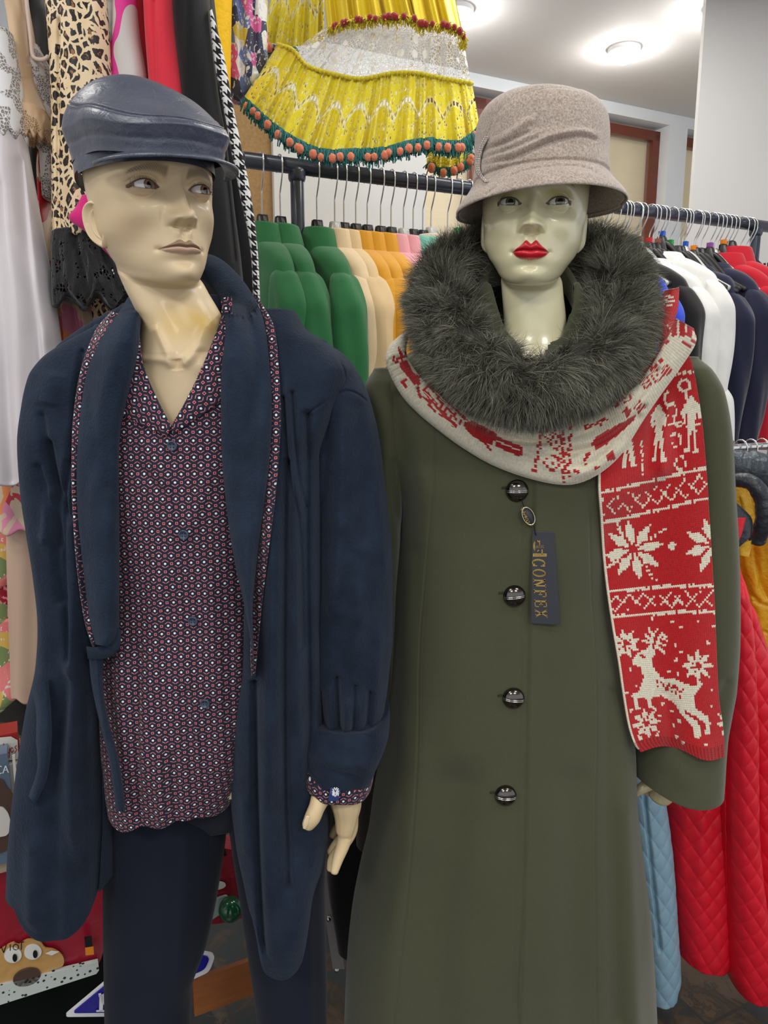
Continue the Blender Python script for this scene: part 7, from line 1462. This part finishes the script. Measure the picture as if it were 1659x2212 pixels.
pom_trim(dr, bt_, [1.755-.09*math.sqrt(max(0, 1-abs(2*i/40-1)**2.5)) for i in range(41)], 26, .0080, M_pomc, 9, M_teal, 44, .025, .016)
V, U, _ = tier([(922, 320), (1020, 310)], [(922, 352), (960, 362), (1010, 350)], 1.90, 1.90, 4, .01, nc=200, thick=.03, seed=5); grid('back_hem', V, M_eyelet.m, dr, U)
pom_trim(dr, [(926, 350), (965, 362), (1010, 345), (1020, 320)], 1.88, 6, .009, M_pomc, 13, M_teal, 8, .016, .010)
# ================================================================ HOODED PADDED JACKETS ABOVE THE RED COATS
yj = thing('hooded_jacket', 'yellow padded jacket with charcoal hood, above the red quilted coats', 'jacket', tuple(P(1620, 1100, 1.5)), 0, 'padded coats on the chrome rail')
V, uv, X, Y = slab([(1125, 1600, 1690, 1.60, .05), (1180, 1572, 1740, 1.63, .08), (1260, 1560, 1760, 1.65, .09), (1400, 1556, 1770, 1.66, .09), (1560, 1556, 1770, 1.66, .09)], 180, 160, 2.4, [('g', [(1612, 1140), (1650, 1160)], 3, .006), ('g', [(1600, 1200), (1618, 1300), (1625, 1420)], 6, .012), ('g', [(1590, 1180), (1615, 1270), (1640, 1300)], 4, .008), ('g', [(1630, 1300), (1659, 1310)], 3, .006), ('g', [(1635, 1360), (1659, 1368)], 3, .006), ('g', [(1630, 1160), (1640, 1240), (1659, 1290)], 5, .008)], drape=(.004, .07, .03), seed=3); grid('body', V, M_pyel, yj)
def roll(name, pts, Y, m, parent, sc=1.0):
    q = np.array([list(P(a, b, y))+[r*y/(CP+(CY-b)/F*SP)/F] for (a, b, r), y in zip(pts, Y)]); q = crom(q, 60); r = q[:, 3]*(1+.035*np.sin(np.arange(60)*.55)+.02*np.sin(np.arange(60)*1.3)); V = tube_grid(q[:, :3], r, 24); return grid(name, V, m, parent)
roll('hood_rim', [(1560, 1052, 13), (1590, 1038, 15), (1625, 1044, 17), (1648, 1080, 18), (1650, 1125, 18), (1636, 1165, 18)], [1.45, 1.43, 1.41, 1.40, 1.40, 1.42], M_pblack, yj)
V = ribbon([(1556, 1046), (1560, 1090), (1590, 1130), (1606, 1178)], [(1640, 1046), (1646, 1090), (1644, 1130), (1632, 1172)], 1.47, nr=80, nc=50, thick=.010, bulge=-.02, folds=[('r', [(1600, 1060), (1620, 1160)], 10, .008), ('g', [(1580, 1060), (1606, 1150)], 8, .008)]); grid('hood_lining', V, M_pyel, yj)
V = ribbon([(1545, 1062), (1552, 1110), (1575, 1150), (1592, 1186)], [(1566, 1050), (1590, 1084), (1624, 1120), (1622, 1160)], 1.40, nr=60, nc=40, thick=.014, folds=[('r', [(1560, 1080), (1600, 1140)], 8, .006)]); grid('collar', V, M_pblack, yj)
V = ribbon([(1590, 1178), (1596, 1200)], [(1626, 1166), (1618, 1204)], 1.42, nr=20, nc=20, thick=.012); grid('placket', V, M_pyel, yj)
sj = thing('hooded_jacket', 'slate padded jacket whose fat hood bulges at the right edge under the chrome rail', 'jacket', tuple(P(1640, 1000, 1.55)), 0, 'padded coats on the chrome rail')
roll('hood', [(1545, 990, 26), (1590, 1006, 34), (1640, 1018, 40), (1700, 1060, 50)], [1.60, 1.58, 1.57, 1.57], M_pslate, sj)
roll('body', [(1690, 1080, 60), (1720, 1200, 90), (1720, 1340, 90)], [1.66, 1.68, 1.68], M_pslate, sj)
rf = thing('quilted_coat', 'red quilted coat whose small collar flap shows below the charcoal collar', 'coat', tuple(P(1570, 1200, 1.4)), 0, 'padded coats on the chrome rail')
V = ribbon([(1552, 1120), (1556, 1160), (1566, 1196)], [(1612, 1118), (1600, 1160), (1580, 1192)], 1.385, nr=40, nc=30, thick=.010); grid('collar', V, M_qred, rf)
V, uv, X, Y = slab([(1190, 1555, 1576, 1.50, .015), (1260, 1550, 1594, 1.51, .03), (1330, 1550, 1625, 1.52, .045), (1400, 1552, 1647, 1.53, .055), (1480, 1556, 1668, 1.54, .065), (1560, 1562, 1690, 1.55, .07), (1700, 1580, 1730, 1.56, .08), (1950, 1600, 1740, 1.56, .08), (2050, 1610, 1740, 1.56, .08), (2075, 1620, 1730, 1.56, .07)], 420, 260, 2.3, drape=(.004, .05, .01), seed=6)
a_ = V[..., 0]/.0185; b_ = V[..., 2]/.0265; q = (np.abs(np.sin((a_+b_)*math.pi/2))*np.abs(np.sin((a_-b_)*math.pi/2)))**.38; V = V.copy(); V[..., 1] -= np.where(V[..., 1] < 1.52, 1, -1)*.0040*q; grid('body', V, M_qred, rf, np.stack([V[..., 0], V[..., 2]], -1))
for i, px in enumerate((1570, 1600, 1622, 1646)):
    p = L0+RV*rail_t(px, L0); h = make_hanger(['hanger with bent wire hook, leftmost on the chrome rail', 'second visible hanger hook along the chrome rail', 'third hanger hook on the chrome rail, close to its neighbour', 'hanger hook on the chrome rail at the right edge'][i], M_blackpl, 'hangers on the chrome rail', w=.05, r=.017, drop=.10); h.location = tuple(p); h.rotation_euler = (0, 0, ROT)
t, _ = hang('wine_garment', 'small wine-red garment hem peeking out under the white blazer', 'garment', [(944, 1545, 1572, 2.2, .02), (955, 1545, 1584, 2.2, .02), (964, 1545, 1580, 2.2, .02)], C_wine, group='blazers on the upper rail')
# ================================================================ DISPLAY CASE AT THE BOTTOM LEFT
CY0 = 1.60     # the case front passes through Y = 1.60 at X = 0
def fq(px, py, off=0.): return PP(px, py, CY0-off)
def fpanel(name, poly, m, parent, off=0.0, th=.01, uv=True):
    if name in ('hair_print', 'skin_print', 'bra_print', 'torso_print', 'pale_fold', 'folded_fabric'):
        q_ = list(poly); q_ = crom(q_[-2:]+q_+q_[:3], 120); k0 = np.argmin(np.hypot(*(q_-poly[0]).T)); k1 = len(q_)-1-np.argmin(np.hypot(*(q_[::-1]-poly[0]).T)); d0 = np.hypot(*(q_-poly[0]).T); ii = np.where(d0 < d0.min()+4)[0]; poly = q_[ii[0]:ii[-1]]
    V = np.array([fq(a, b, off) for a, b in poly]); Bk = V-NV*th; n = len(V); A = Acc()
    c, cb = V.mean(0), Bk.mean(0); V2 = np.vstack([V, [c], Bk, [cb]]); Q = []
    for i in range(n):
        j = (i+1) % n; Q += [[i, j, n, n], [n+1+j, n+1+i, 2*n+1, 2*n+1], [i, n+1+i, n+1+j, j]]
    A.add(V2, np.array(Q)); return A.obj(name, m, parent, smooth_=False)
def fbox(name, x0, x1, ytop, ybot, depth, m, parent, off=0.0, zflat=True):
    p0 = fq(x0, ybot, off); p1 = fq(x1, ybot, off); z0 = fq((x0+x1)/2, ybot, off)[2]; z1 = fq((x0+x1)/2, ytop, off)[2]
    w = np.linalg.norm((p1-p0)[:2]); A = Acc(); c = (p0+p1)/2; c = np.array([c[0], c[1], (z0+z1)/2])-NV*depth/2
    A.box(c, (w, depth, abs(z1-z0)), R=np.stack([RV, NV, [0, 0, 1]], 1)); return A.obj(name, m, parent, smooth_=False)
M_card = Mat('black_laminate', (24, 26, 27), .35).m; M_glass2 = Mat('shelf_glass', (214, 226, 222), .03, trans=1, spec=.5).m; M_woodd = Mat('orange_wood', (146, 88, 48), .5).vary(12, .12, sc=(1, 1, 6)).m
case = thing('display_case', 'dark glass-fronted display case standing behind the mannequins legs', 'display case', (fq(200, 2000)[0], fq(200, 2000)[1], 0))
pb = fq(-60, 2190); t0 = -1.35; t1 = .18
o_ = np.array([fq(0, 1800)[0], fq(0, 1800)[1], 0.]); o_ = o_-RV*(o_@RV)
A = Acc(); wbox(A, t0, t1, -.50, -.52, 0, .92, o_); A.obj('back_board', M_card, case, smooth_=False)
for z in (.02, ):
    A = Acc(); wbox(A, t0, t1, 0, -.5, 0, .10, o_); A.obj('plinth', M_card, case, smooth_=False)
for z in (.36, .72):
    A = Acc(); wbox(A, t0, t1, -.01, -.5, z, z+.008, o_); A.obj('shelf', M_glass2, case, smooth_=False)
for t in (t0, t1):
    A = Acc(); wbox(A, t-.012, t+.012, -.0, -.02, 0, .92, o_); A.obj('upright', M_chrome, case, smooth_=False)
A = Acc(); wbox(A, t0, t1, -.38, -.5, .10, .34, o_); A.obj('back_panel', M_card, case, smooth_=False)
# wooden drawer front low between the trouser legs
A = Acc(); p = fq(470, 2130); tt = (p-o_)@RV; wbox(A, tt-.055, tt+.12, .012, 0, p[2]-.045, p[2]+.045, o_); A.obj('drawer_front', M_woodd, case, smooth_=False)
# packed pyjamas in clear bags, red with a cartoon face printed on
def ellp(cx, cy, a, b, an=0, n=40): an = math.radians(an); return [(cx+a*math.cos(t)*math.cos(an)-b*math.sin(t)*math.sin(an), cy+a*math.cos(t)*math.sin(an)+b*math.sin(t)*math.cos(an)) for t in np.linspace(0, 2*math.pi, n, endpoint=False)]
M_redf = Mat('red_jersey', (150, 24, 46), .35, coat=.4); M_redf.bump(M_redf.noise(14, 3), .6, .012); M_redf = M_redf.m
M_tan = Mat('tan_print', (196, 152, 92), .35, coat=.4); M_tan.bump(M_tan.noise(18, 3), .5, .01); M_tan = M_tan.m
M_eyew = Mat('white_print', (228, 228, 222), .3, coat=.3).m; M_blk = Mat('black_print', (16, 16, 18), .4).m; M_brn = Mat('brown_print', (78, 58, 50), .25, coat=.5).m
G1 = 'bagged pyjamas in the display case'
pk = thing('pajama_pack', 'clear bag of red pyjamas printed with a brown big-eyed animal face, polka dot edge', 'clothing pack', tuple(fq(90, 2010)), 0, G1)
fpanel('folded_fabric', [(-40, 1880), (60, 1860), (200, 1830), (228, 1950), (212, 2085), (120, 2120), (-40, 2150)], M_redf, pk, -.01, .06)
fpanel('printed_face', [tuple(q_) for q_ in crom([(-40, 2062), (-6, 2056), (10, 2046), (30, 2036), (40, 2042), (60, 2030), (86, 2034), (98, 2048), (118, 2052), (136, 2066), (136, 2086), (112, 2096), (40, 2124), (-40, 2146)], 60)], M_tan, pk, .002, .004)
for (cx, cy), (ix, iy) in (((28, 2078-14), (32, 2070)), ((71, 2057), (76, 2062))):
    e = fpanel('printed_eye', ellp(cx, cy, 19, 16, -12), M_eyew, pk, .006, .003); fpanel('pupil', ellp(ix, iy, 5, 8), M_blk, e, .010, .002)
    e2 = None
fpanel('printed_nose', ellp(58, 2112, 31, 18, -18), M_brn, pk, .008, .004)
M_dots = Mat('polka_ribbon', (196, 204, 200), .5); dd = M_dots.voro(85, 'F1'); M_dots.color(M_dots.mix(dd < .25, (196, 204, 200), (44, 52, 56)))
fpanel('dotted_edge', [(-40, 2138), (212, 2078), (214, 2096), (208, 2104), (-40, 2184)], M_dots.m, pk, .008, .01)
st = fpanel('size_sticker', [(182, 2024), (198, 2022), (200, 2044), (184, 2047)], M_blk, pk, .012, .001)
fpanel('size_patch', [(184, 2048), (202, 2045), (203, 2062), (185, 2064)], Mat('orange_sticker', (232, 140, 40), .5).m, st, .013, .001)
fpanel('drawstring_mark', [(98, 2060), (112, 2054), (128, 2056), (112, 2064)], M_eyew, pk, .006, .001)
# lettering printed across the red jersey
def fstroke(A, pts, w, off):
    for a, b in zip(pts[:-1], pts[1:]):
        a = np.array(a, float); b = np.array(b, float); d = b-a; n = np.array([-d[1], d[0]])/(np.hypot(*d)+1e-9)*w/2
        A.add(np.array([fq(*q, off) for q in (a+n, a-n, b-n, b+n)]), [[0, 1, 2, 3]])
A = Acc()
for s_ in ([(2, 2044), (8, 2058), (14, 2040)], [(22, 2054), (22, 2040)], ellp(34, 2046, 6, 6, 0, 14)+[(40, 2046)], [(46, 2052), (46, 2036), (52, 2034)]): fstroke(A, s_, 2.2, .006)
A.obj('printed_word', M_blk, pk, smooth_=False)
pk2 = thing('pajama_pack', 'second bag of red pyjamas with white eyes, seen between the trouser legs', 'clothing pack', tuple(fq(480, 1930)), 0, G1)
fpanel('folded_fabric', [(430, 1850), (500, 1835), (560, 1870), (580, 1930), (560, 1970), (430, 1990)], M_redf, pk2, .0, .06)
for cx, cy in ((458, 1876), (470, 1914)): fpanel('printed_eye', ellp(cx, cy, 18, 8, -8), M_eyew, pk2, .008, .003)
fpanel('pale_fold', [(440, 1960), (490, 1936), (486, 1965), (450, 1992), (436, 1996)], Mat('mint_fold', (158, 180, 176), .4, coat=.3).m, pk2, .010, .006)
fpanel('size_sticker', [(470, 1828), (484, 1826), (490, 1848), (474, 1852)], M_blk, pk2, .012, .001)
bl_ = thing('glass_bauble', 'small green glass bauble between the trouser legs', 'bauble', tuple(fq(498, 1964)), 0, 'green baubles')
A = Acc(); pom(A, fq(498, 1964, .05), .028, 0, 32); 
A.V[0] = (A.V[0]-fq(498, 1964, .05)); r_ = np.linalg.norm(A.V[0], axis=1)[:, None]; A.V[0] = A.V[0]/r_*.026+fq(498, 1964, .05); M_grn = Mat('green_glass', (20, 84, 52), .08, coat=.6).m; A.obj('ball', M_grn, bl_)
A = Acc(); pom(A, fq(72, 1612, .0), .02, 0, 24); A.V[0] = (A.V[0]-fq(72, 1612)); r_ = np.linalg.norm(A.V[0], axis=1)[:, None]; A.V[0] = A.V[0]/r_*.022+fq(72, 1612); b2 = A.obj('glass_bauble', M_grn); tag(b2, 'small green glass bauble beside the boxes at the left', 'bauble', 'green baubles')
# blue triangular sign with a white p
sg = thing('triangular_sign', 'blue triangular sign with white border and a white letter p', 'sign', tuple(fq(200, 2160, .02)))
def rtri(pts, r):
    out = []
    for i in range(len(pts)):
        p, c, n = np.array(pts[i-1], float), np.array(pts[i], float), np.array(pts[(i+1) % len(pts)], float); a = (p-c)/np.linalg.norm(p-c)*r; b = (n-c)/np.linalg.norm(n-c)*r
        out += [tuple(c+a*(1-t)**2+b*t**2) for t in np.linspace(0, 1, 8)]
    return out
M_wsg = Mat('white_enamel', (232, 232, 234), .3).m; M_bsg = Mat('blue_enamel', (26, 20, 140), .3).m
fpanel('border', rtri([(138, 2197), (330, 2036), (466, 2062), (452, 2100), (240, 2196)], 12), M_wsg, sg, .022, .006)
fpanel('face', rtri([(156, 2189), (331, 2044), (454, 2068), (443, 2094), (238, 2188)], 10), M_bsg, sg, .026, .004)
A = Acc(); fstroke(A, [(213, 2150), (219, 2149), (218, 2186)], 8, .029); fstroke(A, ellp(233, 2158, 12, 12, 0, 22)+[(245, 2158)], 7, .029); fstroke(A, [(208, 2184), (229, 2184)], 4, .029); A.obj('letter_p', M_wsg, sg, smooth_=False)
# boxes of underwear with printed fronts
def sbox(label, x0, x1, yt, yb, m, grp='underwear boxes at the left edge', off=.06, name='underwear_box'):
    t = thing(name, label, 'box', tuple(fq((x0+x1)/2, yb, off)), 0, grp); fbox('carton', x0, x1, yt, yb, .05, m, t, off); return t
M_pale = Mat('pale_carton', (206, 204, 196), .35, coat=.3).m; M_slate = Mat('slate_carton', (92, 108, 128), .35, coat=.3).m; M_redb = Mat('red_carton', (150, 30, 34), .35, coat=.3).m; M_teald = Mat('dark_teal_print', (24, 56, 64), .4).m; M_grayp = Mat('skin_print', (168, 150, 128), .5).m
b = sbox('white box with red edge and red script word, topmost at the left edge', -60, 44, 1590, 1650, M_redb, off=.02)
fpanel('front_print', [(-60, 1600), (24, 1592), (38, 1600), (40, 1640), (-60, 1650)], M_pale, b, .026, .002)
A = Acc()
for s_ in ([(0, 1634), (8, 1606), (12, 1632)], [(3, 1622), (14, 1620)], [(16, 1618), (16, 1626), (20, 1626), (21, 1616), (20, 1636), (15, 1636)], ellp(26, 1620, 3, 5, 0, 10), [(36, 1610), (32, 1614), (36, 1620), (32, 1626)]): fstroke(A, s_, 1.8, .030)
A.obj('script_word', M_redb, b, smooth_=False)
b = sbox('slate blue box printed with a dark-haired figure in a pale bra, left edge', -60, 40, 1632, 1870, M_slate, off=.07)
fpanel('edge_strip', [(26, 1632), (32, 1630), (46, 1790), (40, 1796)], M_pale, b, .076, .002)
fpanel('hair_print', [(-20, 1690), (4, 1684), (14, 1700), (30, 1720), (38, 1780), (34, 1812), (18, 1800), (14, 1770), (-20, 1760)], M_brn, b, .074, .002)
fpanel('skin_print', [(-60, 1780), (0, 1770), (18, 1800), (16, 1836), (-60, 1850)], M_brn, b, .075, .001)
fpanel('bra_print', [(-60, 1760), (-4, 1744), (14, 1752), (22, 1774), (18, 1800), (0, 1808), (-60, 1812)], M_pale, b, .078, .003)
A = Acc(); text = [([(-6, 1662-14), (-6, 1670)], 3), (ellp(-8, 1662, 6, 7, 0, 12)[2:9], 2)]
fstroke(A, ellp(0, 1663, 6, 8, 0, 20)[3:18], 1.8, .078); fstroke(A, [(6, 1671), (12, 1654), (18, 1669)], 2, .078); fstroke(A, [(8, 1664), (16, 1663)], 1.2, .078); A.obj('printed_word', M_wsg, b, smooth_=False)
b = sbox('pale green-white box with dark teal name band beside the robe edge', 40, 128, 1640, 1850, M_pale, off=.035)
fpanel('name_band', [(46, 1652), (92, 1644), (92, 1664), (48, 1672)], M_teald, b, .040, .002)
A = Acc()
for s_ in ([(58, 1650), (56, 1666), (51, 1668)], ellp(62, 1660, 2.2, 3, 0, 10)+[(64, 1660)], [(67, 1650), (67, 1663)], [(71, 1655), (71, 1663)], ellp(75.5, 1659, 2.4, 3, 0, 10)+[(78, 1659)], [(78, 1650), (78, 1662)]): fstroke(A, s_, 1.3, .044)
A.obj('printed_word', M_wsg, b, smooth_=False)
fpanel('torso_print', [(52, 1740), (66, 1716), (74, 1690), (92, 1680), (92, 1800), (60, 1840), (48, 1800)], M_grayp, b, .040, .001)
b = sbox('flesh-toned carton lying under the boxes at the left edge', -60, 110, 1846, 1880, M_grayp, off=.05)
t, _ = hang('yellow_print_pack', 'small yellow-grey printed pack in the shadow above the boxes', 'clothing pack', [(1545, 0, 60, 1.58, .02), (1562, -10, 66, 1.58, .03), (1585, 4, 58, 1.58, .02)], floral('pack_print', (170, 160, 130), [(60, 56, 50), (190, 150, 60)], 40, .5, thr=.4).m, group=G1)
hang('red_pack', 'dark red packed garment beside the nude slip hem', 'clothing pack', [(1520, 60, 110, 1.62, .02), (1570, 56, 112, 1.62, .03), (1600, 60, 108, 1.62, .02)], M_redf, group=G1)
# steel bracket with bolts and dark garments in the gap between the mannequins
br_ = thing('steel_bracket', 'grey steel upright with bolts low in the gap between the mannequins', 'bracket', tuple(P(720, 2100, 1.5)*[1, 1, 0]))
A = Acc(); w = [P(702, 1890, 1.5), P(732, 2092, 1.42)]; d = w[1]-w[0]
A.box((w[0]+w[1])/2, (.026, .008, np.linalg.norm(d)+.0), R=np.stack([np.array([1, 0, 0]), np.cross([1, 0, 0], d/np.linalg.norm(d)), d/np.linalg.norm(d)], 1)); A.obj('bar', Mat('brushed_steel', (110, 108, 106), .4, metal=.7).m, br_, smooth_=False)
for a, b_ in ((710, 1985), (727, 2095)): A = Acc(); pom(A, P(a, b_, 1.45), .006, 0, 20); A.obj('bolt', M_chrome, br_)
hang('dark_garment', 'black garment hanging in the dark gap beside the man mannequin hand', 'garment', [(1600, 700, 880, 1.42, .04), (1900, 705, 880, 1.42, .05), (2080, 730, 900, 1.42, .05)], C_blk, group='dark clothes in the gap')
hang('grey_garment', 'dark grey garment hem above the black one, right of the hand', 'garment', [(1560, 745, 840, 1.36, .03), (1780, 768, 840, 1.36, .03), (1838, 770, 830, 1.36, .03)], cloth('grey_cloth', (74, 68, 66), .9).m, group='dark clothes in the gap')
